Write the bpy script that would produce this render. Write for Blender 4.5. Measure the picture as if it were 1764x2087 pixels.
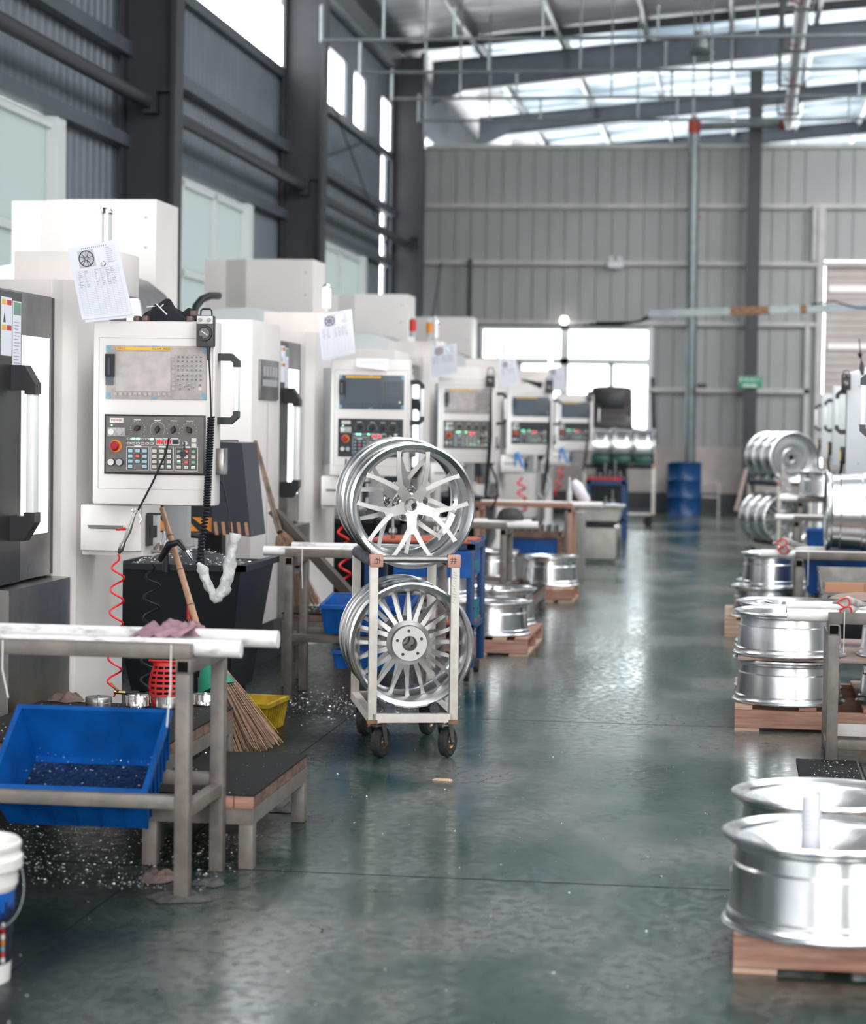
import bpy, bmesh, math, random
from mathutils import Matrix, Vector, noise
R = math.radians
PI = math.pi
random.seed(7)
for _o in list(bpy.data.objects):
    bpy.data.objects.remove(_o)
SC = bpy.context.scene
COL = SC.collection

# ------------------------------------------------------------------ camera, light, exposure
EYE = Vector((0.0, 0.0, 1.5))
cam = bpy.data.cameras.new('camera')
cam.sensor_fit = 'HORIZONTAL'
cam.sensor_width = 24.0
cam.lens = 4500.0 * 24.0 / 1764.0
cam.clip_start = 0.1
cam.clip_end = 200
cam.dof.use_dof = True
cam.dof.focus_distance = 9.4
cam.dof.aperture_fstop = 2.2
camo = bpy.data.objects.new('camera', cam)
CAMROT = Matrix.Rotation(0.1357977, 4, 'Z') @ Matrix.Rotation(PI/2 - 0.0409643, 4, 'X') @ Matrix.Rotation(0.0145, 4, 'Z')
camo.matrix_world = Matrix.Translation(EYE) @ CAMROT
COL.objects.link(camo)
SC.camera = camo

w = bpy.data.worlds.new('sky')
SC.world = w
w.use_nodes = True
bg = w.node_tree.nodes['Background']
bg.inputs[0].default_value = (0.93, 0.97, 1.0, 1)
bg.inputs[1].default_value = 5.2

def area(name, loc, rot, sx, sy, power, col=(1, 1, 1)):
    l = bpy.data.lights.new(name, 'AREA')
    l.shape = 'RECTANGLE'; l.size = sx; l.size_y = sy; l.energy = power; l.color = col
    o = bpy.data.objects.new(name, l); COL.objects.link(o)
    o.location = loc; o.rotation_euler = rot
    return o
# daylight through the open gate behind the camera; the overhead lamps are added, unseen fill
area('daylight_gate', (0.2, -7.9, 2.6), (R(90), 0, 0), 4.4, 5.0, 370, (1.0, 0.955, 0.91))
area('daylight_gate', (11.4, -7.9, 2.9), (R(90), 0, 0), 5.0, 5.0, 380, (1.0, 0.955, 0.91))
for _x, _y, _p in ((2.2, -4.0, 390), (2.2, 4.5, 450), (2.4, 13.0, 560), (2.8, 21.5, 800), (6.4, 30.5, 1050)):
    area('overhead_fill_lamp', (_x, _y, 7.6), (R(24), R(3), 0), 7.0, 7.5, _p, (0.93, 0.97, 1.0))
SC.view_settings.view_transform = 'Standard'
SC.view_settings.look = 'None'
SC.view_settings.gamma = 1.0
SC.view_settings.use_curve_mapping = False
SC.view_settings.exposure = 0.36
SC.cycles.use_denoising = True
SC.cycles.max_bounces = 7
SC.cycles.diffuse_bounces = 4
SC.cycles.glossy_bounces = 5
SC.cycles.sample_clamp_indirect = 6
SC.cycles.caustics_reflective = False
SC.cycles.caustics_refractive = False

# ------------------------------------------------------------------ measuring helpers: a sight line met by a known plane
_R3 = CAMROT.to_3x3()
def sight(px, py):
    return _R3 @ Vector(((px - 882) / 4500.0, (1043.5 - py) / 4500.0, -1.0))
def at(px, py, y):
    d = sight(px, py); return EYE + d * (y / d.y)
def on(px, py, z=0.0):
    d = sight(px, py); return EYE + d * ((z - EYE.z) / d.z)

# ------------------------------------------------------------------ materials
MATS = {}
def mat(name, col, rough=0.5, metal=0.0, noise_amt=0.0, noise_scale=8.0, bump=0.0, bump_scale=60.0, spec=0.5,
        emit=None, emit_s=0.0, col2=None, rough2=None, stretch=(1, 1, 1), trans=0.0, coat=0.0, detail=4.0, ramp=(0.35, 0.68), bd=0.01):
    if name in MATS: return MATS[name]
    m = bpy.data.materials.new(name); m.use_nodes = True
    nt = m.node_tree; N = nt.nodes; L = nt.links
    b = N['Principled BSDF']
    b.inputs['Base Color'].default_value = (*col, 1)
    b.inputs['Roughness'].default_value = rough
    b.inputs['Metallic'].default_value = metal
    b.inputs['Specular IOR Level'].default_value = spec
    b.inputs['Coat Weight'].default_value = coat
    b.inputs['Transmission Weight'].default_value = trans
    if emit:
        b.inputs['Emission Color'].default_value = (*emit, 1)
        b.inputs['Emission Strength'].default_value = emit_s
    if noise_amt or bump or col2:
        tc = N.new('ShaderNodeTexCoord'); mp = N.new('ShaderNodeMapping')
        mp.inputs['Scale'].default_value = stretch
        L.new(tc.outputs['Object'], mp.inputs[0])
    if noise_amt or col2:
        n = N.new('ShaderNodeTexNoise'); n.inputs['Scale'].default_value = noise_scale; n.inputs['Detail'].default_value = detail
        L.new(mp.outputs[0], n.inputs['Vector'])
        r = N.new('ShaderNodeValToRGB'); r.color_ramp.elements[0].position = ramp[0]; r.color_ramp.elements[1].position = ramp[1]
        c2 = col2 if col2 else tuple(max(0, c * (1 - noise_amt)) for c in col)
        r.color_ramp.elements[0].color = (*c2, 1); r.color_ramp.elements[1].color = (*col, 1)
        L.new(n.outputs[0], r.inputs[0]); L.new(r.outputs[0], b.inputs['Base Color'])
        if rough2 is not None:
            mr = N.new('ShaderNodeMapRange'); mr.inputs[1].default_value = 0.3; mr.inputs[2].default_value = 0.7
            mr.inputs[3].default_value = rough2; mr.inputs[4].default_value = rough
            L.new(n.outputs[0], mr.inputs[0]); L.new(mr.outputs[0], b.inputs['Roughness'])
    if bump:
        n2 = N.new('ShaderNodeTexNoise'); n2.inputs['Scale'].default_value = bump_scale; n2.inputs['Detail'].default_value = 3
        L.new(mp.outputs[0], n2.inputs['Vector'])
        bp = N.new('ShaderNodeBump'); bp.inputs['Strength'].default_value = bump; bp.inputs['Distance'].default_value = bd
        L.new(n2.outputs[0], bp.inputs['Height']); L.new(bp.outputs[0], b.inputs['Normal'])
    MATS[name] = m
    return m

WHITE = mat('white_machine_paint', (0.78, 0.725, 0.695), 0.42, noise_amt=0.05, noise_scale=3)
WHITE2 = mat('cool_white_paint', (0.66, 0.67, 0.68), 0.45, noise_amt=0.06, noise_scale=3)
GREYP = mat('pale_grey_paint', (0.42, 0.425, 0.43), 0.5, noise_amt=0.1)
DARKP = mat('charcoal_paint', (0.009, 0.011, 0.015), 0.40, noise_amt=0.25)
BLACK = mat('black_plastic', (0.012, 0.012, 0.014), 0.4)
RUBBER = mat('black_rubber', (0.03, 0.029, 0.028), 0.8, noise_amt=0.5, noise_scale=30, bump=0.4, bump_scale=80)
ALU = mat('machined_aluminium', (0.80, 0.80, 0.81), 0.25, 1.0, noise_amt=0.07, noise_scale=5, bump=0.03, bump_scale=25)
ALU2 = mat('brushed_aluminium', (0.42, 0.41, 0.40), 0.44, 1.0, noise_amt=0.08, noise_scale=9)
STEEL = mat('stainless_steel', (0.36, 0.35, 0.345), 0.27, 1.0, noise_amt=0.25, noise_scale=4, rough2=0.42)
STEELD = mat('dull_steel', (0.30, 0.29, 0.28), 0.38, 1.0, noise_amt=0.3, noise_scale=12)
CHROME = mat('chrome', (0.78, 0.77, 0.76), 0.14, 1.0)
TABLEG = mat('oily_grey_frame_paint', (0.185, 0.158, 0.138), 0.42, noise_amt=0.35, noise_scale=14, bump=0.08, bump_scale=60)
FRAMEW = mat('ivory_frame_paint', (0.72, 0.66, 0.60), 0.4, noise_amt=0.22, noise_scale=13)
RUST = mat('rusty_steel', (0.30, 0.16, 0.09), 0.75, col2=(0.15, 0.06, 0.03), noise_scale=20)
PVC = mat('white_plastic_pipe', (0.86, 0.82, 0.79), 0.38, noise_amt=0.10, noise_scale=9)
PVCD = mat('smudged_white_pipe', (0.84, 0.81, 0.79), 0.38, col2=(0.45, 0.43, 0.42), noise_scale=26, stretch=(0.5, 1.2, 1.2), rough2=0.5, ramp=(0.30, 0.47), detail=8)
BLUEP = mat('blue_plastic', (0.001, 0.105, 0.42), 0.42, noise_amt=0.35, noise_scale=8)
BLUEM = mat('blue_painted_steel', (0.006, 0.052, 0.17), 0.4, noise_amt=0.3)
YELP = mat('yellow_plastic', (0.60, 0.39, 0.008), 0.45, noise_amt=0.45, noise_scale=12)
REDP = mat('red_plastic', (0.62, 0.012, 0.010), 0.4, noise_amt=0.2)
REDH = mat('red_hose', (0.80, 0.015, 0.015), 0.28)
ORNG = mat('orange_paint', (0.72, 0.24, 0.02), 0.5, noise_amt=0.15)
REDPIPE = mat('red_fire_pipe_paint', (0.42, 0.05, 0.03), 0.5, noise_amt=0.3)
WOOD = mat('pallet_wood', (0.45, 0.255, 0.19), 0.62, col2=(0.29, 0.13, 0.09), noise_scale=5, stretch=(1, 6, 14), bump=0.2, bump_scale=30)
WOODB = mat('bleached_pallet_wood', (0.58, 0.40, 0.30), 0.65, col2=(0.42, 0.25, 0.17), noise_scale=5, stretch=(1, 6, 14), bump=0.2, bump_scale=30)
WOODD = mat('weathered_wood', (0.22, 0.125, 0.09), 0.7, col2=(0.10, 0.055, 0.04), noise_scale=6, stretch=(2, 2, 10), bump=0.3, bump_scale=30)
MATT = mat('black_rubber_mat', (0.017, 0.0165, 0.0165), 0.75, spec=0.2, noise_amt=0.35, noise_scale=40, bump=0.25, bump_scale=120)
BAMB = mat('bamboo', (0.50, 0.29, 0.18), 0.42, col2=(0.36, 0.19, 0.11), noise_scale=6, stretch=(6, 6, 1))
BAMBD = mat('dark_bamboo', (0.20, 0.12, 0.07), 0.5, col2=(0.06, 0.04, 0.03), noise_scale=6)
STRAW = mat('broom_straw', (0.34, 0.20, 0.13), 0.7, noise_amt=0.4, noise_scale=40)
CARD = mat('brown_cardboard', (0.36, 0.26, 0.22), 0.8, noise_amt=0.2)
PAPER = mat('white_paper', (0.80, 0.80, 0.86), 0.6, noise_amt=0.02)
INK = mat('faded_ink', (0.36, 0.36, 0.42), 0.7)
INKD = mat('dark_ink', (0.05, 0.05, 0.07), 0.6)
PINKRAG = mat('mauve_cloth', (0.40, 0.22, 0.27), 0.9, noise_amt=0.35, noise_scale=14, bump=0.3, bump_scale=90)
BROWNRAG = mat('brown_cloth', (0.20, 0.13, 0.115), 0.9, noise_amt=0.5, noise_scale=16, bump=0.4, bump_scale=90)
GREYRAG = mat('oily_grey_cloth', (0.075, 0.07, 0.068), 0.85, noise_amt=0.5, noise_scale=16, bump=0.4, bump_scale=90)
BLKCLOTH = mat('black_cloth', (0.010, 0.011, 0.016), 0.9, bump=0.4, bump_scale=60)
GLOVE = mat('dirty_white_cotton', (0.55, 0.50, 0.48), 0.9, noise_amt=0.55, noise_scale=22, bump=0.3, bump_scale=100)
TAPE = mat('peach_tape', (0.60, 0.30, 0.23), 0.5, noise_amt=0.15)
FOAM = mat('slate_pipe_wrap', (0.065, 0.072, 0.090), 0.85, noise_amt=0.4, noise_scale=25, bump=0.5, bump_scale=70)
GREENT = mat('green_binding', (0.01, 0.22, 0.13), 0.55)
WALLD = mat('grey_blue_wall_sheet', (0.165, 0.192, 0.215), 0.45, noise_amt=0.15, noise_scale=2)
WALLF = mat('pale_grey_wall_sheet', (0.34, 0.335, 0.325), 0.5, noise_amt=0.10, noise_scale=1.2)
PLASTER = mat('whitewashed_plaster', (0.50, 0.435, 0.40), 0.8, noise_amt=0.25, noise_scale=2)
CURB = mat('dark_skirting_paint', (0.06, 0.06, 0.06), 0.6, noise_amt=0.2)
GIRT = mat('pale_purlin_paint', (0.50, 0.48, 0.46), 0.45, noise_amt=0.2, noise_scale=3)
COLP = mat('slate_column_paint', (0.030, 0.032, 0.037), 0.5, noise_amt=0.2, noise_scale=3)
RAFT = mat('slate_rafter_paint', (0.080, 0.095, 0.112), 0.45, noise_amt=0.2, noise_scale=3)
GALV = mat('galvanised_pipe', (0.21, 0.235, 0.24), 0.38, 0.45, noise_amt=0.2)
PURL = mat('galvanised_purlin', (0.50, 0.51, 0.52), 0.4, 0.5, noise_amt=0.15)
FOIL = mat('foil_insulation', (0.76, 0.74, 0.74), 0.30, 0.55, noise_amt=0.45, noise_scale=2.0, bump=1.0, bump_scale=3.5, stretch=(0.35, 2.2, 1), bd=0.12, detail=8)
FRAMEWIN = mat('pale_window_frame', (0.70, 0.72, 0.71), 0.45)
WHITEHAND = mat('white_grip', (0.92, 0.92, 0.90), 0.3, emit=(1, 1, 1), emit_s=0.0)
GREYKEY = mat('worn_grey_key', (0.50, 0.46, 0.44), 0.5, noise_amt=0.3, noise_scale=90)
GREYKEYD = mat('dark_grey_key', (0.10, 0.12, 0.14), 0.45)
DIRTY = mat('grimy_panel_film', (0.50, 0.43, 0.405), 0.45, col2=(0.36, 0.31, 0.29), noise_scale=18)
DIRTYS = mat('grimy_screen_film', (0.55, 0.485, 0.47), 0.35, col2=(0.44, 0.385, 0.37), noise_scale=22, detail=8)
SLATE = mat('slate_panel_film', (0.085, 0.105, 0.125), 0.4, noise_amt=0.15, noise_scale=30)
SLATES = mat('slate_screen', (0.075, 0.095, 0.118), 0.3)
OPFILM = mat('umber_grey_operator_film', (0.145, 0.130, 0.122), 0.42, noise_amt=0.2, noise_scale=40)
OPFILMD = mat('black_operator_film', (0.022, 0.028, 0.032), 0.4)
BLUETAPE = mat('pale_blue_patch', (0.19, 0.36, 0.44), 0.5)
YELLOWST = mat('yellow_strip', (0.85, 0.48, 0.03), 0.4)
KEYW = mat('ivory_key', (0.66, 0.60, 0.55), 0.4)
KEYB = mat('pale_blue_key', (0.36, 0.55, 0.62), 0.4)
KEYR = mat('red_key', (0.58, 0.06, 0.06), 0.4)
KEYG = mat('green_key', (0.16, 0.30, 0.21), 0.4)
LINEW = mat('white_print', (0.72, 0.70, 0.68), 0.5)
LED = mat('green_led', (0.3, 0.8, 0.6), 0.4, emit=(0.22, 1.0, 0.5), emit_s=2.2)
LEDR = mat('red_seven_segment', (0.9, 0.05, 0.04), 0.4, emit=(1.0, 0.04, 0.04), emit_s=3.0)
LEDRB = mat('lit_red_display', (0.22, 0.008, 0.008), 0.4, emit=(1.0, 0.03, 0.03), emit_s=0.12)
ESTOP = mat('red_mushroom_button', (0.33, 0.006, 0.010), 0.35)
HOLLOW = mat('dark_tube_hollow', (0.008, 0.008, 0.008), 0.95, spec=0.0)
LAMPG = mat('clear_lamp_tube', (0.80, 0.80, 0.80), 0.22, 0.35)
LAMPO = mat('lit_amber_lamp', (1, 0.75, 0.55), 0.4, emit=(1.0, 0.62, 0.34), emit_s=4.0)
LIT = mat('lit_machine_interior', (0.9, 0.95, 0.95), 0.3, emit=(0.86, 0.97, 1.0), emit_s=1.6)
SIGNG = mat('green_sign', (0.01, 0.24, 0.12), 0.5)
CLEAR = mat('crumpled_clear_plastic', (0.62, 0.62, 0.60), 0.28, noise_amt=0.3, noise_scale=30, bump=0.8, bump_scale=40)
CHIP = mat('aluminium_chip', (0.85, 0.86, 0.84), 0.3, 0.45)
SEAT = mat('dark_brown_vinyl', (0.05, 0.04, 0.038), 0.4, noise_amt=0.2)
CREAM = mat('grey_cream_plastic', (0.42, 0.40, 0.35), 0.55, noise_amt=0.2)
WIRE = mat('black_cable', (0.010, 0.011, 0.014), 0.5, spec=0.3)
WHITEW = mat('pale_zip_tie', (0.66, 0.66, 0.62), 0.5)
DKGREEN = mat('dark_green_crate', (0.005, 0.06, 0.045), 0.4)

def glassy(name, col, rough):
    m = bpy.data.materials.new(name); m.use_nodes = True
    nt = m.node_tree; N = nt.nodes; N.remove(N['Principled BSDF'])
    a = N.new('ShaderNodeBsdfTransparent'); a.inputs[0].default_value = (*col, 1)
    g = N.new('ShaderNodeBsdfGlossy'); g.inputs[0].default_value = (1, 1, 1, 1); g.inputs[1].default_value = rough
    x = N.new('ShaderNodeMixShader'); x.inputs[0].default_value = 0.06
    nt.links.new(a.outputs[0], x.inputs[1]); nt.links.new(g.outputs[0], x.inputs[2])
    nt.links.new(x.outputs[0], N['Material Output'].inputs[0])
    return m
def frosted(name, col, mix=0.5, streaks=False):
    m = bpy.data.materials.new(name); m.use_nodes = True
    nt = m.node_tree; N = nt.nodes; N.remove(N['Principled BSDF'])
    a = N.new('ShaderNodeBsdfTranslucent'); a.inputs[0].default_value = (*col, 1)
    g = N.new('ShaderNodeBsdfDiffuse'); g.inputs[0].default_value = (*col, 1)
    x = N.new('ShaderNodeMixShader'); x.inputs[0].default_value = mix
    if streaks:
        tc = N.new('ShaderNodeNewGeometry'); mp = N.new('ShaderNodeMapping'); mp.inputs['Scale'].default_value = (0.5, 1.4, 1.0)
        n = N.new('ShaderNodeTexNoise'); n.inputs['Scale'].default_value = 1.0; n.inputs['Detail'].default_value = 3
        r = N.new('ShaderNodeValToRGB'); r.color_ramp.elements[0].position = 0.38; r.color_ramp.elements[1].position = 0.62
        r.color_ramp.elements[0].color = tuple(c*0.62 for c in col) + (1,); r.color_ramp.elements[1].color = (0.66, 0.68, 0.69, 1)
        nt.links.new(tc.outputs['Position'], mp.inputs[0]); nt.links.new(mp.outputs[0], n.inputs['Vector']); nt.links.new(n.outputs[0], r.inputs[0]); nt.links.new(r.outputs[0], a.inputs[0])
    nt.links.new(a.outputs[0], x.inputs[1]); nt.links.new(g.outputs[0], x.inputs[2])
    nt.links.new(x.outputs[0], N['Material Output'].inputs[0])
    return m
GLASS = glassy('clear_window_glass', (0.97, 1, 1), 0.02)
FROST = frosted('frosted_green_window_glass', (0.36, 0.385, 0.38), 0.3)
ROOFLITE = frosted('translucent_roof_sheet', (0.47, 0.53, 0.57), 0.25, True)
POLY = glassy('milky_bag_plastic', (0.8, 0.8, 0.8), 0.2)

# floor: worn green coating, polished by traffic
def floor_mat():
    m = bpy.data.materials.new('worn_green_epoxy_floor'); m.use_nodes = True
    nt = m.node_tree; N = nt.nodes; L = nt.links; b = N['Principled BSDF']
    g = N.new('ShaderNodeNewGeometry'); mp = N.new('ShaderNodeMapping'); L.new(g.outputs['Position'], mp.inputs[0])
    mp.inputs['Scale'].default_value = (1.0, 0.55, 1)
    n1 = N.new('ShaderNodeTexNoise'); n1.inputs['Scale'].default_value = 1.1; n1.inputs['Detail'].default_value = 9; n1.inputs['Roughness'].default_value = 0.62
    L.new(mp.outputs[0], n1.inputs['Vector'])
    r = N.new('ShaderNodeValToRGB'); e = r.color_ramp.elements
    e[0].position = 0.36; e[0].color = (0.003, 0.040, 0.028, 1)
    e[1].position = 0.57; e[1].color = (0.140, 0.148, 0.136, 1)
    e2 = r.color_ramp.elements.new(0.47); e2.color = (0.036, 0.075, 0.064, 1)
    L.new(n1.outputs[0], r.inputs[0])
    n2 = N.new('ShaderNodeTexNoise'); n2.inputs['Scale'].default_value = 26; n2.inputs['Detail'].default_value = 8
    mp2 = N.new('ShaderNodeMapping'); mp2.inputs['Scale'].default_value = (1.0, 0.7, 1); L.new(g.outputs['Position'], mp2.inputs[0]); L.new(mp2.outputs[0], n2.inputs['Vector'])
    r2 = N.new('ShaderNodeValToRGB'); r2.color_ramp.elements[0].position = 0.30; r2.color_ramp.elements[0].color = (0.25, 0.27, 0.27, 1)
    r2.color_ramp.elements[1].position = 0.55; r2.color_ramp.elements[1].color = (1, 1, 1, 1)
    L.new(n2.outputs[0], r2.inputs[0])
    mx = N.new('ShaderNodeMix'); mx.data_type = 'RGBA'; mx.blend_type = 'MULTIPLY'; mx.inputs[0].default_value = 0.8
    L.new(r.outputs[0], mx.inputs[6]); L.new(r2.outputs[0], mx.inputs[7])
    # dark skid stains
    n3 = N.new('ShaderNodeTexNoise'); n3.inputs['Scale'].default_value = 3.2; n3.inputs['Detail'].default_value = 3; n3.inputs['Distortion'].default_value = 0.4
    mp3 = N.new('ShaderNodeMapping'); mp3.inputs['Scale'].default_value = (1.0, 1.1, 1); mp3.inputs['Location'].default_value = (3.1, 1.7, 0)
    L.new(g.outputs['Position'], mp3.inputs[0]); L.new(mp3.outputs[0], n3.inputs['Vector'])
    r3 = N.new('ShaderNodeValToRGB'); r3.color_ramp.elements[0].position = 0.74; r3.color_ramp.elements[0].color = (0, 0, 0, 1)
    r3.color_ramp.elements[1].position = 0.80; r3.color_ramp.elements[1].color = (0.6, 0.6, 0.6, 1)
    L.new(n3.outputs[0], r3.inputs[0])
    mx2 = N.new('ShaderNodeMix'); mx2.data_type = 'RGBA'; L.new(r3.outputs[0], mx2.inputs[0]); L.new(mx.outputs[2], mx2.inputs[6]); mx2.inputs[7].default_value = (0.012, 0.014, 0.014, 1)
    # expansion joints
    sp = N.new('ShaderNodeSeparateXYZ'); L.new(g.outputs['Position'], sp.inputs[0])
    def joint(sock, off, period, half):
        a = N.new('ShaderNodeMath'); a.operation = 'SUBTRACT'; L.new(sock, a.inputs[0]); a.inputs[1].default_value = off
        p = N.new('ShaderNodeMath'); p.operation = 'PINGPONG'; L.new(a.outputs[0], p.inputs[0]); p.inputs[1].default_value = period / 2
        c = N.new('ShaderNodeMath'); c.operation = 'LESS_THAN'; L.new(p.outputs[0], c.inputs[0]); c.inputs[1].default_value = half
        return c.outputs[0]
    j1 = joint(sp.outputs[1], 7.15, 3.9, 0.008); j2 = joint(sp.outputs[0], -1.908, 4.0, 0.004)
    mm = N.new('ShaderNodeMath'); mm.operation = 'MAXIMUM'; L.new(j1, mm.inputs[0]); L.new(j2, mm.inputs[1])
    mx3 = N.new('ShaderNodeMix'); mx3.data_type = 'RGBA'; L.new(mm.outputs[0], mx3.inputs[0]); L.new(mx2.outputs[2], mx3.inputs[6]); mx3.inputs[7].default_value = (0.008, 0.009, 0.009, 1)
    # thin scratches
    nv = N.new('ShaderNodeTexVoronoi'); nv.feature = 'DISTANCE_TO_EDGE'; nv.inputs['Scale'].default_value = 1.3; nv.inputs['Randomness'].default_value = 1.0
    nd = N.new('ShaderNodeTexNoise'); nd.inputs['Scale'].default_value = 2.5; nd.inputs['Detail'].default_value = 4
    L.new(g.outputs['Position'], nd.inputs['Vector'])
    va = N.new('ShaderNodeMix'); va.data_type = 'RGBA'; va.inputs[0].default_value = 0.30; L.new(g.outputs['Position'], va.inputs[6]); L.new(nd.outputs[1], va.inputs[7]); L.new(va.outputs[2], nv.inputs['Vector'])
    sc_ = N.new('ShaderNodeMath'); sc_.operation = 'LESS_THAN'; sc_.inputs[1].default_value = 0.0010; L.new(nv.outputs['Distance'], sc_.inputs[0])
    sm = N.new('ShaderNodeMath'); sm.operation = 'MULTIPLY'; L.new(sc_.outputs[0], sm.inputs[0]); 
    gt = N.new('ShaderNodeMath'); gt.operation = 'GREATER_THAN'; gt.inputs[1].default_value = 0.56; L.new(n1.outputs[0], gt.inputs[0]); L.new(gt.outputs[0], sm.inputs[1])
    dk = N.new('ShaderNodeMath'); dk.operation = 'MAXIMUM'; L.new(sm.outputs[0], dk.inputs[0]); L.new(mm.outputs[0], dk.inputs[1])
    dk2 = N.new('ShaderNodeMath'); dk2.operation = 'MAXIMUM'; L.new(dk.outputs[0], dk2.inputs[0]); L.new(r3.outputs[0], dk2.inputs[1])
    mx4 = N.new('ShaderNodeMix'); mx4.data_type = 'RGBA'; L.new(dk.outputs[0], mx4.inputs[0]); L.new(mx3.outputs[2], mx4.inputs[6]); mx4.inputs[7].default_value = (0.010, 0.011, 0.011, 1)
    # oily grime plus painted under-bench shade along the machine row, with a ragged edge
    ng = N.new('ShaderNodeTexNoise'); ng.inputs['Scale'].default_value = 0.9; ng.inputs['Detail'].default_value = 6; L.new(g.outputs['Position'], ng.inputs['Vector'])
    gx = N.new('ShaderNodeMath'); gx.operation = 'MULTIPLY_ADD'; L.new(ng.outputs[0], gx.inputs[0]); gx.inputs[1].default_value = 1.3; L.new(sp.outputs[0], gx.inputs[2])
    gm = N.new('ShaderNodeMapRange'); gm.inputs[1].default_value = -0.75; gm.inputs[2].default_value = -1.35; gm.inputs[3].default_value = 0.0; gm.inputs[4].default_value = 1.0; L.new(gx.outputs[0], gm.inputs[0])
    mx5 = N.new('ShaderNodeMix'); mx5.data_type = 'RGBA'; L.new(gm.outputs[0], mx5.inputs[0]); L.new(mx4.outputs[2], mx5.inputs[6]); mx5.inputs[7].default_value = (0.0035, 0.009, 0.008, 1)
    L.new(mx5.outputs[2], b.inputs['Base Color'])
    mr = N.new('ShaderNodeMapRange'); mr.inputs[1].default_value = 0.35; mr.inputs[2].default_value = 0.68; mr.inputs[3].default_value = 0.10; mr.inputs[4].default_value = 0.20
    L.new(n1.outputs[0], mr.inputs[0])
    # fine wear breaks the polish up
    mr2 = N.new('ShaderNodeMapRange'); mr2.inputs[1].default_value = 0.40; mr2.inputs[2].default_value = 0.62; mr2.inputs[3].default_value = 0.10; mr2.inputs[4].default_value = 0.0
    L.new(n2.outputs[0], mr2.inputs[0])
    ad = N.new('ShaderNodeMath'); ad.operation = 'ADD'; L.new(mr.outputs[0], ad.inputs[0]); L.new(mr2.outputs[0], ad.inputs[1])
    ad2 = N.new('ShaderNodeMath'); ad2.operation = 'MULTIPLY_ADD'; L.new(dk2.outputs[0], ad2.inputs[0]); ad2.inputs[1].default_value = 0.3; L.new(ad.outputs[0], ad2.inputs[2])
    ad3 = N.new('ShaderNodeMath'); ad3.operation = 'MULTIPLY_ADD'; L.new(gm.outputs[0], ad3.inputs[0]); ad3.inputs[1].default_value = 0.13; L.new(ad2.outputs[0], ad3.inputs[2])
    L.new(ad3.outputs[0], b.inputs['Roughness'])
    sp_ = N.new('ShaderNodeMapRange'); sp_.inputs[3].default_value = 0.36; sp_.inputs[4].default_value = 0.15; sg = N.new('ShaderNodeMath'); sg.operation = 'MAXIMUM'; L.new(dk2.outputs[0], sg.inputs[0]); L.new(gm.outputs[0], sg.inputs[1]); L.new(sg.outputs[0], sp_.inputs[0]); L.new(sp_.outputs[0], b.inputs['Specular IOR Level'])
    bp = N.new('ShaderNodeBump'); bp.inputs['Strength'].default_value = 0.010; bp.inputs['Distance'].default_value = 0.01
    n4 = N.new('ShaderNodeTexNoise'); n4.inputs['Scale'].default_value = 9; n4.inputs['Detail'].default_value = 6
    L.new(mp2.outputs[0], n4.inputs['Vector']); L.new(n4.outputs[0], bp.inputs['Height']); L.new(bp.outputs[0], b.inputs['Normal'])
    return m
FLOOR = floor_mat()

# ------------------------------------------------------------------ scene-graph helpers
WM = {}
def thing(name, label, cat, loc=(0, 0, 0), rz=0.0, group=None, mtx=None):
    o = bpy.data.objects.new(name, None); COL.objects.link(o)
    M = mtx if mtx is not None else Matrix.Translation(Vector(loc)) @ Matrix.Rotation(rz, 4, 'Z')
    o.matrix_basis = M; o.empty_display_size = 0.1
    WM[o.name] = M
    o['label'] = label; o['category'] = cat
    if group: o['group'] = group
    return o
def tag(o, label, cat, group=None, kind=None):
    o['label'] = label; o['category'] = cat
    if group: o['group'] = group
    if kind: o['kind'] = kind
    return o
def struct(o):
    o['kind'] = 'structure'; return o
def copy_tree(src, mtx=None, label=None, group=None, parent=None):
    c = src.copy(); COL.objects.link(c)
    if parent is not None:
        c.parent = parent
    if mtx is not None:
        c.matrix_basis = mtx; WM[c.name] = mtx
    if label: c['label'] = label
    if group: c['group'] = group
    for ch in src.children:
        copy_tree(ch, parent=c)
    return c

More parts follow.
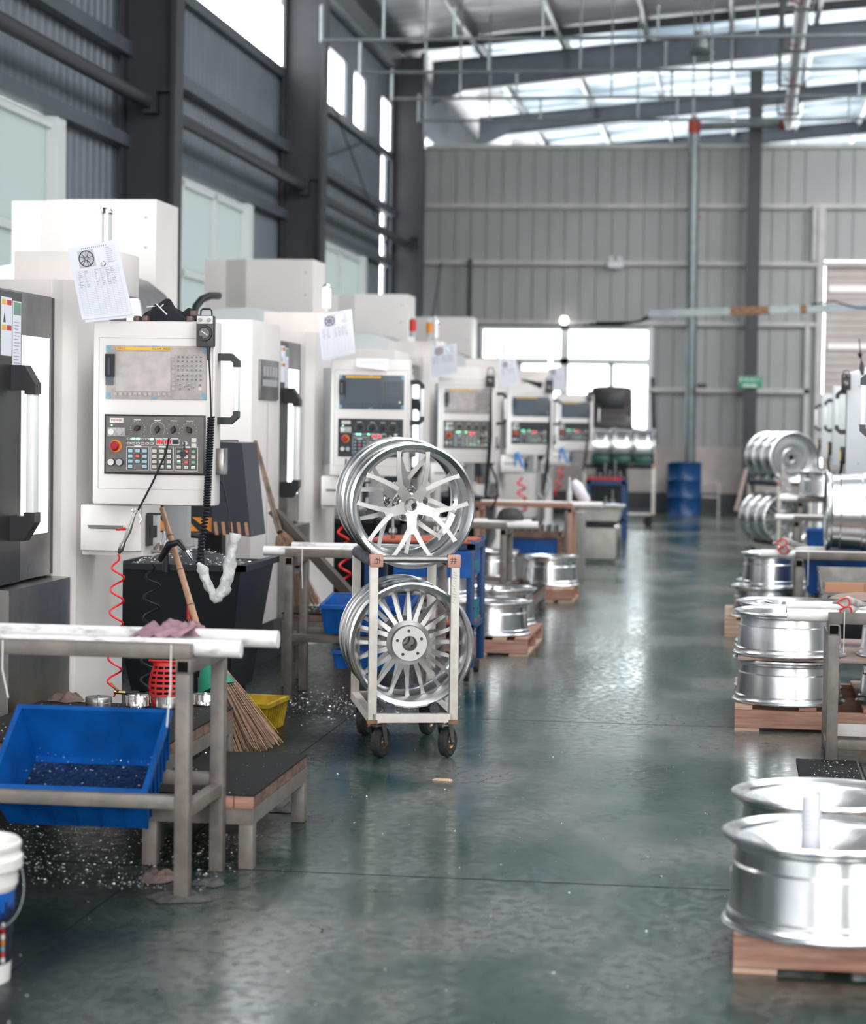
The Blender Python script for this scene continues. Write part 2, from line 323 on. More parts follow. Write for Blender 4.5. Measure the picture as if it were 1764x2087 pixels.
class MB:
    def __init__(s): s.bm = bmesh.new(); s.mats = [None]
    def mi(s, m):
        if m is None: return 0
        if m not in s.mats: s.mats.append(m)
        return s.mats.index(m)
    def face(s, vs, m=None):
        try:
            f = s.bm.faces.new(vs); f.material_index = s.mi(m); return f
        except ValueError: return None
    def box(s, a, b, m=None, M=None, bev=0.0):
        x0, y0, z0 = [min(a[i], b[i]) for i in range(3)]; x1, y1, z1 = [max(a[i], b[i]) for i in range(3)]
        co = [(x0,y0,z0),(x1,y0,z0),(x1,y1,z0),(x0,y1,z0),(x0,y0,z1),(x1,y0,z1),(x1,y1,z1),(x0,y1,z1)]
        vs = [s.bm.verts.new((M @ Vector(c)) if M else c) for c in co]
        fs = [s.face([vs[i] for i in q], m) for q in ((3,2,1,0),(4,5,6,7),(0,1,5,4),(1,2,6,5),(2,3,7,6),(3,0,4,7))]
        if bev:
            es = list({e for f in fs for e in f.edges})
            r = bmesh.ops.bevel(s.bm, geom=es, offset=bev, segments=2, profile=0.5, affect='EDGES', material=s.mi(m))
        return s
    def prism(s, poly, f0, f1, m=None):
        """poly: list of 2-D points; f0/f1 map a point to the two ends"""
        a = [s.bm.verts.new(f0(p)) for p in poly]; b = [s.bm.verts.new(f1(p)) for p in poly]
        n = len(poly)
        s.face(a[::-1], m); s.face(b, m)
        for i in range(n): s.face([a[i], a[(i+1) % n], b[(i+1) % n], b[i]], m)
        return s
    def ring(s, c, t, r, n, up=None):
        t = Vector(t).normalized()
        u = up if up is not None else (Vector((0, 0, 1)) if abs(t.z) < 0.9 else Vector((1, 0, 0)))
        a = t.cross(u).normalized(); b2 = t.cross(a).normalized()
        return [s.bm.verts.new(Vector(c) + r * (math.cos(2*PI*i/n) * a + math.sin(2*PI*i/n) * b2)) for i in range(n)]
    def tube(s, pts, r, n=10, m=None, cap=True, rs=None):
        pts = [Vector(p) for p in pts]
        rings = []
        # parallel transport
        t = (pts[1] - pts[0]).normalized()
        u = Vector((0, 0, 1)) if abs(t.z) < 0.9 else Vector((1, 0, 0))
        a = t.cross(u).normalized()
        for i, p in enumerate(pts):
            if i == 0: tt = pts[1] - pts[0]
            elif i == len(pts) - 1: tt = pts[-1] - pts[-2]
            else: tt = (pts[i+1] - pts[i]).normalized() + (pts[i] - pts[i-1]).normalized()
            if tt.length < 1e-9: tt = pts[i] - pts[i-1]
            tt = tt.normalized()
            a = (a - tt * a.dot(tt)).normalized(); b2 = tt.cross(a)
            rr = rs[i] if rs else r
            rings.append([s.bm.verts.new(p + rr * (math.cos(2*PI*k/n) * a + math.sin(2*PI*k/n) * b2)) for k in range(n)])
        for i in range(len(rings) - 1):
            for k in range(n): s.face([rings[i][k], rings[i][(k+1) % n], rings[i+1][(k+1) % n], rings[i+1][k]], m)
        if cap: s.face(rings[0][::-1], m); s.face(rings[-1], m)
        return s
    def cyl(s, a, b, r, n=20, m=None, r2=None, cap=True):
        return s.tube([a, b], r, n, m, cap, rs=[r, r if r2 is None else r2])
    def bar(s, a, b, w_, h, m=None, up=(0, 0, 1)):
        """rectangular bar between two points"""
        a = Vector(a); b = Vector(b); t = (b - a).normalized(); u = Vector(up)
        if abs(t.dot(u)) > 0.95: u = Vector((1, 0, 0))
        sx = t.cross(u).normalized(); uz = sx.cross(t).normalized()
        q = [(-1,-1),(1,-1),(1,1),(-1,1)]
        va = [s.bm.verts.new(a + sx*i*w_/2 + uz*j*h/2) for i, j in q]; vb = [s.bm.verts.new(b + sx*i*w_/2 + uz*j*h/2) for i, j in q]
        s.face(va[::-1], m); s.face(vb, m)
        for i in range(4): s.face([va[i], va[(i+1) % 4], vb[(i+1) % 4], vb[i]], m)
        return s
    def lathe(s, prof, n=48, M=None, m=None, closed=False, a0=0.0, a1=2*PI):
        M = M or Matrix.Identity(4); rings = []; full = abs(a1 - a0 - 2*PI) < 1e-6
        k = n if full else n + 1
        for r, z in prof:
            rings.append([s.bm.verts.new(M @ Vector((r*math.cos(a0+(a1-a0)*i/n), r*math.sin(a0+(a1-a0)*i/n), z))) for i in range(k)])
        pairs = list(zip(rings, rings[1:])) + ([(rings[-1], rings[0])] if closed else [])
        for A, B in pairs:
            for i in range(n):
                j = (i + 1) % k
                s.face([A[i], A[j], B[j], B[i]], m)
        return s
    def disc(s, c, r, axis=(0, 0, 1), n=24, m=None):
        s.face(s.ring(c, axis, r, n), m); return s
    def grid(s, f, nu, nv, m=None, thick=0.0):
        g = [[s.bm.verts.new(f(i/nu, j/nv)) for j in range(nv+1)] for i in range(nu+1)]
        for i in range(nu):
            for j in range(nv): s.face([g[i][j], g[i+1][j], g[i+1][j+1], g[i][j+1]], m)
        return s
    def build(s, name, m=None, parent=None, smooth=True, world=True, base=None, angle=38, solid=0.0):
        """vertices are given in world space unless world=False (then in the parent's space)"""
        me = bpy.data.meshes.new(name)
        s.mats[0] = m if m is not None else (s.mats[1] if len(s.mats) > 1 else WHITE)
        if solid:
            bmesh.ops.recalc_face_normals(s.bm, faces=s.bm.faces[:])
            bmesh.ops.solidify(s.bm, geom=s.bm.faces[:], thickness=solid)
        bmesh.ops.recalc_face_normals(s.bm, faces=s.bm.faces[:])
        M = Matrix.Identity(4); loc = Vector((0, 0, 0))
        if parent is not None:
            if world: M = WM[parent.name].inverted()
        elif base is not None:
            loc = Vector(base); M = Matrix.Translation(-loc)
        elif world is True and s.bm.verts:
            vs = [v.co for v in s.bm.verts]
            loc = Vector(((min(v.x for v in vs)+max(v.x for v in vs))/2, (min(v.y for v in vs)+max(v.y for v in vs))/2, min(v.z for v in vs)))
            M = Matrix.Translation(-loc)
        bmesh.ops.transform(s.bm, matrix=M, verts=s.bm.verts[:])
        s.bm.to_mesh(me); s.bm.free()
        for q in s.mats: me.materials.append(q)
        if smooth and len(me.polygons):
            me.polygons.foreach_set('use_smooth', [True] * len(me.polygons))
            me.set_sharp_from_angle(angle=R(angle))
        o = bpy.data.objects.new(name, me); COL.objects.link(o)
        if parent is not None:
            o.parent = parent; WM[o.name] = WM[parent.name]
        else:
            o.location = loc; WM[o.name] = Matrix.Translation(loc)
        return o

def text(parent, s, m, size, M, name='lettering', depth=0.0006):
    """flat lettering; M places it (x right, y up, z towards the reader)"""
    cu = bpy.data.curves.new(name, 'FONT'); cu.body = s; cu.size = size; cu.extrude = depth; cu.align_x = 'CENTER'; cu.align_y = 'CENTER'; cu.resolution_u = 2
    t = bpy.data.objects.new(name, cu); COL.objects.link(t)
    dg = bpy.context.evaluated_depsgraph_get(); dg.update()
    me = bpy.data.meshes.new_from_object(t.evaluated_get(dg)); me.name = name
    bpy.data.objects.remove(t)
    me.transform(WM[parent.name].inverted() @ M); me.materials.clear(); me.materials.append(m)
    o = bpy.data.objects.new(name, me); COL.objects.link(o); o.parent = parent; WM[o.name] = WM[parent.name]
    return o
def face_cam(p, tilt=0.0):
    """frame for lettering on a surface that faces -Y (towards the viewer)"""
    return Matrix.Translation(Vector(p)) @ Matrix.Rotation(PI/2, 4, 'X') @ Matrix.Rotation(tilt, 4, 'Z')

def rag(name, c, sx, sy, h, m, label, cat='rag', seed=0, rz=0.0, parent=None, folds=1.9, group=None):
    mb = MB(); c = Vector(c)
    def f(u, v):
        a = 2*PI*u; r = v
        ns = noise.noise(Vector((math.cos(a)*1.3+seed, math.sin(a)*1.3, seed*1.7)))
        rr = r * (1 + 0.35*ns)
        x = rr*math.cos(a)*sx/2; y = rr*math.sin(a)*sy/2
        fold = noise.noise(Vector((x/sx*folds*2+seed*3, y/sy*folds, seed))) + 0.3*noise.noise(Vector((x/sx*folds*5, y/sy*folds*4+seed, 1.0)))
        z = h * (1 - r**5) * (0.42 + 0.85*fold) if r < 1 else 0
        z = max(z, 0.0) + 0.002
        x2 = x*math.cos(rz) - y*math.sin(rz); y2 = x*math.sin(rz) + y*math.cos(rz)
        return c + Vector((x2, y2, z))
    mb.grid(f, 40, 16)
    bmesh.ops.remove_doubles(mb.bm, verts=mb.bm.verts[:], dist=0.0004)
    o = mb.build(name, m, parent, angle=60)
    if parent is None: tag(o, label, cat, group)
    return o
# ================================================================== THE HALL
def corr_wall(name, axis, plane, s0, s1, z0, z1, m, pitch=0.25, rib=0.035, ribw=0.035, out=1, th=0.05):
    """ribbed sheet wall; axis 'x': runs along Y at X=plane, 'y': runs along X at Y=plane; out: side the ribs stand on"""
    mb = MB(); pts = [(s0, 0.0)]
    k = math.ceil((s0 + 1e-6) / pitch); 
    while k*pitch < s1 - 0.06:
        c = k*pitch
        if c > s0 + 0.06: pts += [(c-ribw, 0), (c-ribw*0.4, rib), (c+ribw*0.4, rib), (c+ribw, 0)]
        k += 1
    pts += [(s1, 0.0), (s1, -th), (s0, -th)]
    if axis == 'x': mp = lambda z: (lambda p: (plane + out*p[1], p[0], z))
    else: mp = lambda z: (lambda p: (p[0], plane + out*p[1], z))
    mb.prism(pts, mp(z0), mp(z1))
    return struct(mb.build(name, m, smooth=False))
def sbox(name, a, b, m, bev=0.0):
    return struct(MB().box(a, b, bev=bev).build(name, m, smooth=False))

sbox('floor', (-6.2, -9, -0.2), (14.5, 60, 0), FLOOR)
# left wall, ribbed sheets around three frosted windows and the open clerestory
XW = -5.75
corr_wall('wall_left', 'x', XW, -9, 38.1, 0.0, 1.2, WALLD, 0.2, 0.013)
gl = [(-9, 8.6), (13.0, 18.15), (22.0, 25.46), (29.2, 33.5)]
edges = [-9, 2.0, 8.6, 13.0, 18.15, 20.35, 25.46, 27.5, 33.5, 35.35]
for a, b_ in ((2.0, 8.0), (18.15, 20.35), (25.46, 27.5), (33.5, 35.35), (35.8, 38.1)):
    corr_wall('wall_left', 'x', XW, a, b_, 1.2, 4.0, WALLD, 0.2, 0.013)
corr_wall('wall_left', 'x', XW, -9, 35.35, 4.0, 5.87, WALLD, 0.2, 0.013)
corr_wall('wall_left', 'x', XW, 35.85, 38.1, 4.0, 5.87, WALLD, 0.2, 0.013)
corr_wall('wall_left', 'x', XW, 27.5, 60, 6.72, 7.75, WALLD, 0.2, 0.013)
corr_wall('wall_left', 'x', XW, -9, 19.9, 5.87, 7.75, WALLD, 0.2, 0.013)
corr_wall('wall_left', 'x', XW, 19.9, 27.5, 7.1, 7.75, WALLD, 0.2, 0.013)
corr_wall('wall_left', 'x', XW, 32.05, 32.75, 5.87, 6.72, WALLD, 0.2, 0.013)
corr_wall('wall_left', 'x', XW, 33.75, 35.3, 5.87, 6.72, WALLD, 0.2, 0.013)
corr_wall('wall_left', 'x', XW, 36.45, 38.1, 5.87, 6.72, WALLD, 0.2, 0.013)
# windows in the left wall
for i, (y0, y1) in enumerate(((13.0, 18.15), (20.35, 25.46), (27.5, 33.5))):
    f = MB(); fx0, fx1 = XW-0.04, XW+0.05
    for z in (1.2, 3.0, 3.93):
        f.box((fx0, y0, z-0.03 if z > 1.3 else z), (fx1, y1, z+0.04))
    f.box((fx0-0.02, y1-0.22, 1.2), (fx1+0.05, y1, 4.0)); f.box((fx0, y0, 1.2), (fx1, y0+0.06, 4.0))
    n = 2
    for k in range(1, n+1):
        y = y1 - 0.22 - (y1-y0-0.3)*k/(n+1)*0.9
        f.box((fx0, y-0.025, 1.2), (fx1, y+0.025, 3.97))
    f.box((fx0, y1-0.95, 1.2), (fx1, y1-0.90, 3.0))
    o = struct(f.build('window_%d' % (i+1), FRAMEWIN, smooth=False))
    MB().box((XW-0.012, y0, 1.2), (XW-0.004, y1, 3.97)).build('pane', FROST, o, smooth=False)
# girts, eaves beam and tie pipe along the left wall
for z, h, d in ((4.06, 0.12, 0.13), (4.90, 0.13, 0.15), (5.81, 0.12, 0.09), (7.35, 0.30, 0.22), (2.6, 0.05, 0.05)):
    if z == 2.6: continue
    sbox('trim_1', (XW+0.02, 1, z-h/2), (XW+d, 37.9, z+h/2), RAFT)
for a, b_ in ((8, 20.045), (20.3, 27.325), (27.55, 35.995)):
    t = MB(); t.cyl((-5.42, a, 4.40), (-5.42, b_, 4.40), 0.065, 16); o = t.build('tie_pipe', COLP)
    tag(o, {8: 'dark horizontal tie pipe ending at the nearest left column', 20.3: 'dark horizontal tie pipe between the first and second left columns', 27.55: 'dark tie pipe running to the left column by the far wall'}[a], 'pipe')
# I-section columns on the left
def column(y, label, xi=-5.2, xo=-5.66):
    t = thing('steel_column', label, 'column', (xi-0.2, y, 0))
    m = MB(); m.box((xo, y-0.008, 0), (xi, y+0.008, 7.45)); m.build('web', COLP, t, smooth=False)
    for x, n in ((xi, 1), (xo, -1)):
        m = MB(); m.prism([(x-0.008 - (0.03 if n < 0 else 0), 7.5), (x+0.008 + (0.05 if n > 0 else 0), 7.5), (x+0.008, 0), (x-0.008, 0)], lambda p: (p[0], y-0.15, p[1]), lambda p: (p[0], y+0.15, p[1]))
        m.build('flange', COLP, t, smooth=False)
    m = MB(); m.box((xo, y-0.14, 4.50), (xi, y+0.14, 4.52)); m.box((xi-0.26, y-0.17, 4.30), (xi-0.14, y-0.009, 4.50)); m.build('stiffener_plate', COLP, t, smooth=False)
    m = MB(); m.box((xo, y-0.12, 0.0), (xi+0.04, y+0.12, 0.02)); m.build('base_plate', COLP, t, smooth=False)
    return t
column(20.05, 'slate steel column behind the nearest tall white machine cover')
column(27.33, 'slate steel column between the first two frosted window bays')
column(36.0, 'darkest slate steel column in the corner by the far wall')
# thin bracing rods
for a, b_, l in (((-5.6, 28.0, 4.75), (-5.6, 33.8, 5.85), 'thin brace rod rising towards the far corner on the left wall'), ((-5.55, 29.8, 5.85), (-5.55, 35.2, 4.1), 'thin brace rod falling towards the far corner on the left wall')):
    m = MB(); m.cyl(a, b_, 0.012, 6); tag(m.build('brace_rod', COLP), l, 'rod')
# small fittings on the left wall
for p, l in ((at(585, 50, 0.001), ''),):
    pass

# far wall ------------------------------------------------------------
YF = 38.03
WX0, WX1, WZ0, WZ1 = -4.36, -1.53, 1.1, 3.15
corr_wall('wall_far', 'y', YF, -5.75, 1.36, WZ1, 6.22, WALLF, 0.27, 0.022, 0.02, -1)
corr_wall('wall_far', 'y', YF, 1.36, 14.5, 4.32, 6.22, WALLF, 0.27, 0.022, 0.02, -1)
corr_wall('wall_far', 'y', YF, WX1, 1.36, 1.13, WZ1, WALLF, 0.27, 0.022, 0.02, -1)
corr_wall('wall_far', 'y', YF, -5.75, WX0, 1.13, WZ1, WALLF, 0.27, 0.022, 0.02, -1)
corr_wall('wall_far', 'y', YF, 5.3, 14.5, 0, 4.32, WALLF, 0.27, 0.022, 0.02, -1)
sbox('wall_far', (-5.75, YF-0.02, 0.33), (1.36, YF+0.1, 1.13), PLASTER)
sbox('baseboard_far', (-5.75, YF-0.05, 0), (1.36, YF+0.1, 0.34), CURB)
sbox('trim_2', (-5.4, YF-0.10, 6.20), (14.5, YF+0.12, 6.27), GIRT)
for z in (5.22, 4.25):
    sbox('trim_2', (-5.4, YF-0.11, z-0.04), (14.5, YF-0.02, z+0.04), GIRT)
sbox('trim_2', (-5.4, YF-0.11, 3.19), (1.36, YF-0.02, 3.27), GIRT)
sbox('trim_2', (WX1+0.06, YF-0.11, 2.06), (1.2, YF-0.02, 2.14), GIRT)
sbox('trim_2', (1.30, YF-0.13, 0), (1.42, YF-0.01, 5.2), GIRT)
sbox('trim_2', (1.12, YF-0.11, 0.3), (1.20, YF-0.02, 3.2), GIRT)
# far window, over-bright daylight outside
f = MB(); y0, y1 = YF-0.06, YF+0.03
f.box((WX0-0.06, y0, WZ0), (WX0, y1, WZ1)); f.box((WX1, y0, WZ0-0.1), (WX1+0.09, y1, WZ1+0.02)); f.box((WX0, y0, WZ1-0.05), (WX1, y1, WZ1))
f.box((WX0, y0, 2.51), (WX1, y1, 2.62)); f.box((-3.02, y0, WZ0), (-2.88, y1, WZ1)); f.box((-2.19, y0, WZ0), (-2.10, y1, 2.55)); f.box((-3.77, y0, WZ0), (-3.68, y1, 2.55)); f.box((WX0, y0, WZ0-0.04), (WX1, y1, WZ0+0.03))
o = struct(f.build('window_4', FRAMEWIN, smooth=False))
MB().box((WX0, YF-0.008, WZ0), (WX1, YF-0.002, WZ1)).build('pane', GLASS, o, smooth=False)
# roller door
rd = MB(); pts = [(-0.0, 0.0)]
ROLL = mat('rosy_grey_door_slats', (0.50, 0.43, 0.40), 0.5, noise_amt=0.15, noise_scale=2)
for k in range(34):
    z = 0.02 + k*0.125
    rd.prism([(0, z), (-0.012, z+0.03), (-0.012, z+0.095), (0, z+0.12)], lambda p: (1.44, YF+p[0]-0.0, p[1]), lambda p: (5.3, YF+p[0], p[1]))
rd.box((1.44, YF, 0), (5.3, YF+0.02, 4.3))
o = struct(rd.build('door_1', ROLL, smooth=False))
m = MB(); m.box((1.5, YF-0.045, 3.78), (5.2, YF-0.03, 3.90)); m.box((1.5, YF-0.045, 2.82), (5.2, YF-0.03, 2.92)); m.build('vision_strip', mat('pale_vision_strip', (0.9, 0.86, 0.82), 0.4), o, smooth=False)
# right wall and wall behind the camera (their gates are the daylight openings)
corr_wall('wall_right', 'x', 14.4, -9, 60, 0, 8.9, WALLF, 0.3, 0.02, 0.03, -1)
corr_wall('wall_back', 'y', -8.9, -5.75, -1.9, 0, 8.8, WALLF, 0.3, 0.02, 0.03, 1)
corr_wall('wall_back', 'y', -8.9, 2.7, 8.6, 0, 8.8, WALLF, 0.3, 0.02, 0.03, 1)
corr_wall('wall_back', 'y', -8.9, -1.9, 2.7, 5.2, 8.8, WALLF, 0.3, 0.02, 0.03, 1)
corr_wall('wall_back', 'y', -8.9, 8.6, 14.4, 5.5, 8.8, WALLF, 0.3, 0.02, 0.03, 1)
# roof: foil-lined sheet on this side, translucent sheet over the far bays
def roofz(x): return 7.78 + 0.088*(x + 5.0)
def roof(name, x0, x1, y0, y1, m, th=0.03):
    mb = MB()
    def f(p, z): return (p[0], p[1], roofz(p[0]) + z)
    mb.prism([(x0, y0), (x1, y0), (x1, y1), (x0, y1)], lambda p: f(p, 0), lambda p: f(p, th))
    return struct(mb.build(name, m, smooth=False))
roof('ceiling', -5.9, 14.5, 26.0, 36.3, FOIL)
roof('ceiling', -5.9, 1.4, -9, 26.0, FOIL)
roof('ceiling', 4.6, 14.5, -9, 26.0, FOIL)
roof('ceiling', -4.6, 14.5, 36.3, 46.0, ROOFLITE)
roof('ceiling', -5.9, -4.6, 36.3, 60.0, FOIL)
roof('ceiling', -4.6, 14.5, 46.0, 60.0, ROOFLITE)
roof('ceiling', 1.4, 4.6, -9, 26.0, ROOFLITE)  # unseen translucent strip, added to go with the overhead fill lamps
m = MB(); m.bar((-5.7, 36.25, roofz(-5.7)-0.09), (14.3, 36.25, roofz(14.3)-0.09), 0.12, 0.13); struct(m.build('trim_3', COLP, smooth=False))
# purlins
for k in range(14):
    x = -4.35 + k*1.38
    m = MB(); z = roofz(x)
    m.box((x-0.035, 13, z-0.21), (x-0.022, 56, z-0.005)); m.box((x-0.035, 13, z-0.21), (x+0.045, 56, z-0.195)); m.box((x-0.035, 13, z-0.02), (x+0.045, 56, z-0.006))
    struct(m.build('trim_3', PURL, smooth=False))
# rafters
def rafter(name, y, zt0, zb0, label):
    t = thing(name, label, 'rafter', (-5.2, y, zb0))
    m = MB()
    pts = [(-5.2, zb0-0.25), (-4.65, zb0), (2.0, zb0+0.70), (8.0, zb0+1.2), (14.3, zb0+1.7), (14.3, zt0+1.72), (-5.2, zt0)]
    m.prism(pts, lambda p: (p[0], y-0.007, p[1]), lambda p: (p[0], y+0.007, p[1])); m.build('web', RAFT, t, smooth=False)
    for q in ((pts[5], pts[6]), (pts[1], pts[2]), (pts[2], pts[3])):
        m = MB(); m.bar((q[0][0], y, q[0][1]), (q[1][0], y, q[1][1]), 0.22, 0.016); m.build('flange', RAFT, t, smooth=False)
    m = MB()
    for k in range(6):
        x = -2.9 + 2.76*k; zb = zb0 + 0.7*(min(x, 2.0)+4.65)/6.65 + max(0, x-2)*0.083; m.box((x-0.005, y-0.1, zb), (x+0.005, y+0.1, zt0+0.088*(x+5.2)))
    m.build('stiffener', RAFT, t, smooth=False)
rafter('roof_rafter', 37.2, 7.55, 7.08, 'nearest dark sloping roof rafter, held up by the far pillar')
rafter('roof_rafter', 44.0, 7.55, 7.22, 'second roof rafter, seen above the far wall')
rafter('roof_rafter', 50.5, 7.66, 7.30, 'farthest roof rafter, low behind the far wall top')
# pillar in front of the far wall, with the exit sign
m = MB(); m.box((0.11, 37.45, 0), (0.33, 37.47, 7.45)); m.box((0.11, 37.71, 0), (0.33, 37.73, 7.45)); m.box((0.21, 37.47, 0), (0.23, 37.71, 7.45)); m.box((0.05, 37.4, 0), (0.39, 37.78, 0.03))
tag(m.build('steel_pillar', COLP, smooth=False), 'slim dark steel pillar standing at the far wall, carrying the green sign', 'pillar')
t = thing('exit_sign', 'small green arrow exit sign fixed on the dark far pillar', 'sign', (0.217, 37.42, 2.14))
MB().box((0.024, 37.40, 2.135), (0.41, 37.43, 2.335), bev=0.004).build('board', SIGNG, t, smooth=False)
text(t, '安全出口', LINEW, 0.092, face_cam((0.20, 37.398, 2.275)))
m = MB(); m.box((0.09, 37.394, 2.160), (0.27, 37.399, 2.190)); m.prism([(0.26, 2.145), (0.345, 2.175), (0.26, 2.205)], lambda p: (p[0], 37.394, p[1]), lambda p: (p[0], 37.399, p[1])); m.build('arrow', LINEW, t, smooth=False)
# fire main: run along the hall, cross piece and downpipe with red joints
t = thing('fire_main_pipe', 'large galvanised downpipe with red joints rising behind the blue drum', 'pipe', (-0.79, 37.5, 0))
m = MB(); m.cyl((-0.76, 37.55, 0.0), (-0.80, 37.45, 6.45), 0.092, 20); m.build('downpipe', GALV, t)
m = MB(); m.cyl((-0.80, 37.45, 6.50), (0.72, 37.2, 6.50), 0.065, 20); m.build('cross_pipe', GALV, t)
m = MB(); m.cyl((0.76, 37.25, 6.50), (0.63, 20, 6.66), 0.088, 24); m.build('main_pipe', PURL, t)
m = MB(); m.cyl((-0.80, 37.45, 6.38), (-0.80, 37.45, 6.62), 0.105, 20); m.cyl((-0.90, 37.45, 6.50), (-0.69, 37.44, 6.50), 0.1, 20); m.cyl((-0.80, 37.45, 6.62), (-0.80, 37.45, 6.68), 0.05, 12); m.build('red_coupling', REDPIPE, t)
m = MB(); m.cyl((0.61, 37.2, 6.50), (0.69, 37.2, 6.50), 0.1, 20); m.build('red_coupling', REDPIPE, t)
m = MB(); m.cyl((-0.782, 37.5, 4.95), (-0.782, 37.5, 5.0), 0.102, 20); m.build('red_coupling', REDPIPE, t)
for y in (35.0, 32.3, 29.5, 26.7, 24.3):
    m = MB(); x = 0.72 - (37.2-y)*0.0074; z = 6.5 + (37.2-y)*0.0093
    m.tube([(x-0.1, y, z+0.02), (x-0.09, y, z-0.05), (x, y, z-0.1), (x+0.09, y, z-0.05), (x+0.1, y, z+0.02)], 0.012, 6, REDPIPE)
    m.bar((x-0.16, y, z-0.16), (x+0.16, y, z-0.16), 0.04, 0.04, COLP); m.bar((x-0.16, y, z-0.18), (x-0.16, y, roofz(x)-0.1), 0.03, 0.03, COLP); m.bar((x+0.16, y, z-0.18), (x+0.16, y, z+0.9), 0.03, 0.03, COLP)
    m.build('hanger', COLP, t, smooth=False)
# sprinkler branches
lab = ['nearest thin sprinkler pipe across the upper part of the hall', 'second thin sprinkler pipe, just beyond the nearest one', 'third thin sprinkler pipe, in front of the dark rafter', 'farthest thin sprinkler pipe, lowest in view above the far wall']
for i, y in enumerate((26.16, 28.9, 31.6, 34.3)):
    t = thing('sprinkler_pipe', lab[i], 'pipe', (-5.0, y, 6.1), 0, 'sprinkler branch pipes')
    z = 6.03 + 0.05*i
    m = MB(); m.cyl((-5.0, y, z), (13, y, z+0.02), 0.022, 8); m.cyl((-5.0, y, z-0.02), (-5.0, y, z+0.42), 0.022, 8); m.build('pipe', GALV, t)
    for x in (-4.25+0.12*i, -2.35+0.25*i, 0.15-0.3*i, 2.9):
        m = MB(); m.cyl((x, y, z), (x, y, roofz(x)-0.05), 0.016, 6); m.build('hanger_rod', GALV, t)
    for x in (-3.4+0.1*i, -1.0, 1.6):
        m = MB(); m.cyl((x, y, z), (x, y, z+0.34), 0.018, 6); m.cyl((x, y, z+0.34), (x, y, z+0.37), 0.028, 8); m.build('sprinkler_head', GALV, t)
# high-bay lamp
t = thing('high_bay_lamp', 'unlit bell-shaped high-bay lamp hanging below the roof rafter', 'lamp', (-0.63, 33, 7.0))
M_ = Matrix.Translation((-0.63, 33, 7.0)) @ Matrix.Scale(0.9, 4)
MB().lathe([(0.0, 0.17), (0.13, 0.165), (0.135, 0.05), (0.16, 0.03), (0.225, -0.02), (0.23, -0.035), (0.15, -0.01), (0.0, 0.03)], 28, M_).build('lamp_shade', GALV, t)
m = MB(); m.cyl((-0.63, 33, 7.16), (-0.63, 33, 7.30), 0.1, 16); m.build('ballast', GALV, t)
m = MB(); m.cyl((-0.63, 33, 7.28), (-0.63, 33, roofz(-0.63)-0.1), 0.01, 6); m.build('rod', GALV, t)
# service boom with cables
t = thing('overhead_boom', 'grey steel boom with a rusty stretch reaching in from the right', 'beam', (1.7, 30, 3.0))
a = at(1320, 640, 30); b_ = at(1764, 626, 30); b2 = a + (b_-a)*4.3
m = MB(); m.bar(a, b2, 0.09, 0.10); m.build('beam', GALV, t, smooth=False)
q0 = a + (b_-a)*0.38; q1 = a + (b_-a)*0.56
m = MB(); m.bar(q0, q1, 0.098, 0.108); m.build('rust_patch', RUST, t, smooth=False)
m = MB(); m.bar(a + (b_-a)*0.70, a + (b_-a)*0.73, 0.098, 0.108); m.build('rust_patch', RUST, t, smooth=False)
for k in range(3):
    m = MB(); p = a + (b_-a)*(0.01+0.03*k); e = at(1290-14*k, 656+3*k, 30)
    m.tube([p, (p+e)/2 + Vector((0, 0, -0.03)), e, e + Vector((-0.5, 0, -0.01))], 0.012, 6); m.build('cable', WIRE, t)
m = MB(); m.tube([a+(b_-a)*0.75+Vector((0, -0.06, 0.05)), a+(b_-a)*0.85+Vector((0, -0.06, 0.09)), a+(b_-a)*0.95+Vector((0, -0.06, 0.0)), a+(b_-a)*1.1+Vector((0, -0.06, -0.03))], 0.012, 6); m.build('cable', WIRE, t)
m = MB(); m.bar(b2 + Vector((0, 0, 0.1)), (b2.x, 30, 0), 0.2, 0.2, up=(0, 1, 0)); m.build('post', GALV, t, smooth=False)
# wall fittings
p = at(1254, 538, 37.9)
m = MB(); m.box((p.x-0.13, 37.84, p.z-0.07), (p.x+0.13, 37.92, p.z+0.05), WHITE2); m.cyl((p.x-0.07, 37.86, p.z+0.08), (p.x-0.07, 37.80, p.z+0.09), 0.035, 12, WHITE2); m.cyl((p.x+0.07, 37.86, p.z+0.08), (p.x+0.07, 37.80, p.z+0.09), 0.035, 12, WHITE2)
tag(m.build('emergency_light', None), 'white twin-head emergency light on the far wall rail', 'lamp')
p = at(1149, 653, 37.8)
o = MB(); o.lathe([(0.0, 0.07), (0.05, 0.06), (0.07, 0.0), (0.05, -0.06), (0, -0.07)], 16, Matrix.Translation(p)); o.cyl(p + Vector((0, 0, 0)), (p.x, 37.95, p.z), 0.02, 8)
tag(o.build('bulkhead_lamp', mat('lit_bulkhead_glass', (1, 1, 1), 0.4, emit=(1, 0.97, 0.9), emit_s=4)), 'lit round bulkhead lamp above the far bright window', 'lamp')
p = at(957, 590, 37.85)
m = MB(); m.cyl((p.x, 37.85, 1.2), (p.x, 37.85, 4.3), 0.035, 8); tag(m.build('conduit', COLP), 'black vertical conduit on the far wall above the machines', 'pipe')
p = at(1660, 470, 37.8)
m = MB(); m.bar((p.x, 37.85, 4.3), (p.x, 37.85, 5.25), 0.07, 0.07); tag(m.build('wall_stud', GIRT, smooth=False), 'pale rusty vertical stud above the roller door corner', 'stud')
m = MB(); a = at(880, 650, 36.5); b_ = at(900, 535, 37.85); m.cyl(b_ + (a-b_)*(b_.z/(b_.z-a.z)), b_, 0.02, 6); tag(m.build('leaning_rod', GALV), 'thin pale rod leaning on the far wall behind the machines', 'rod')
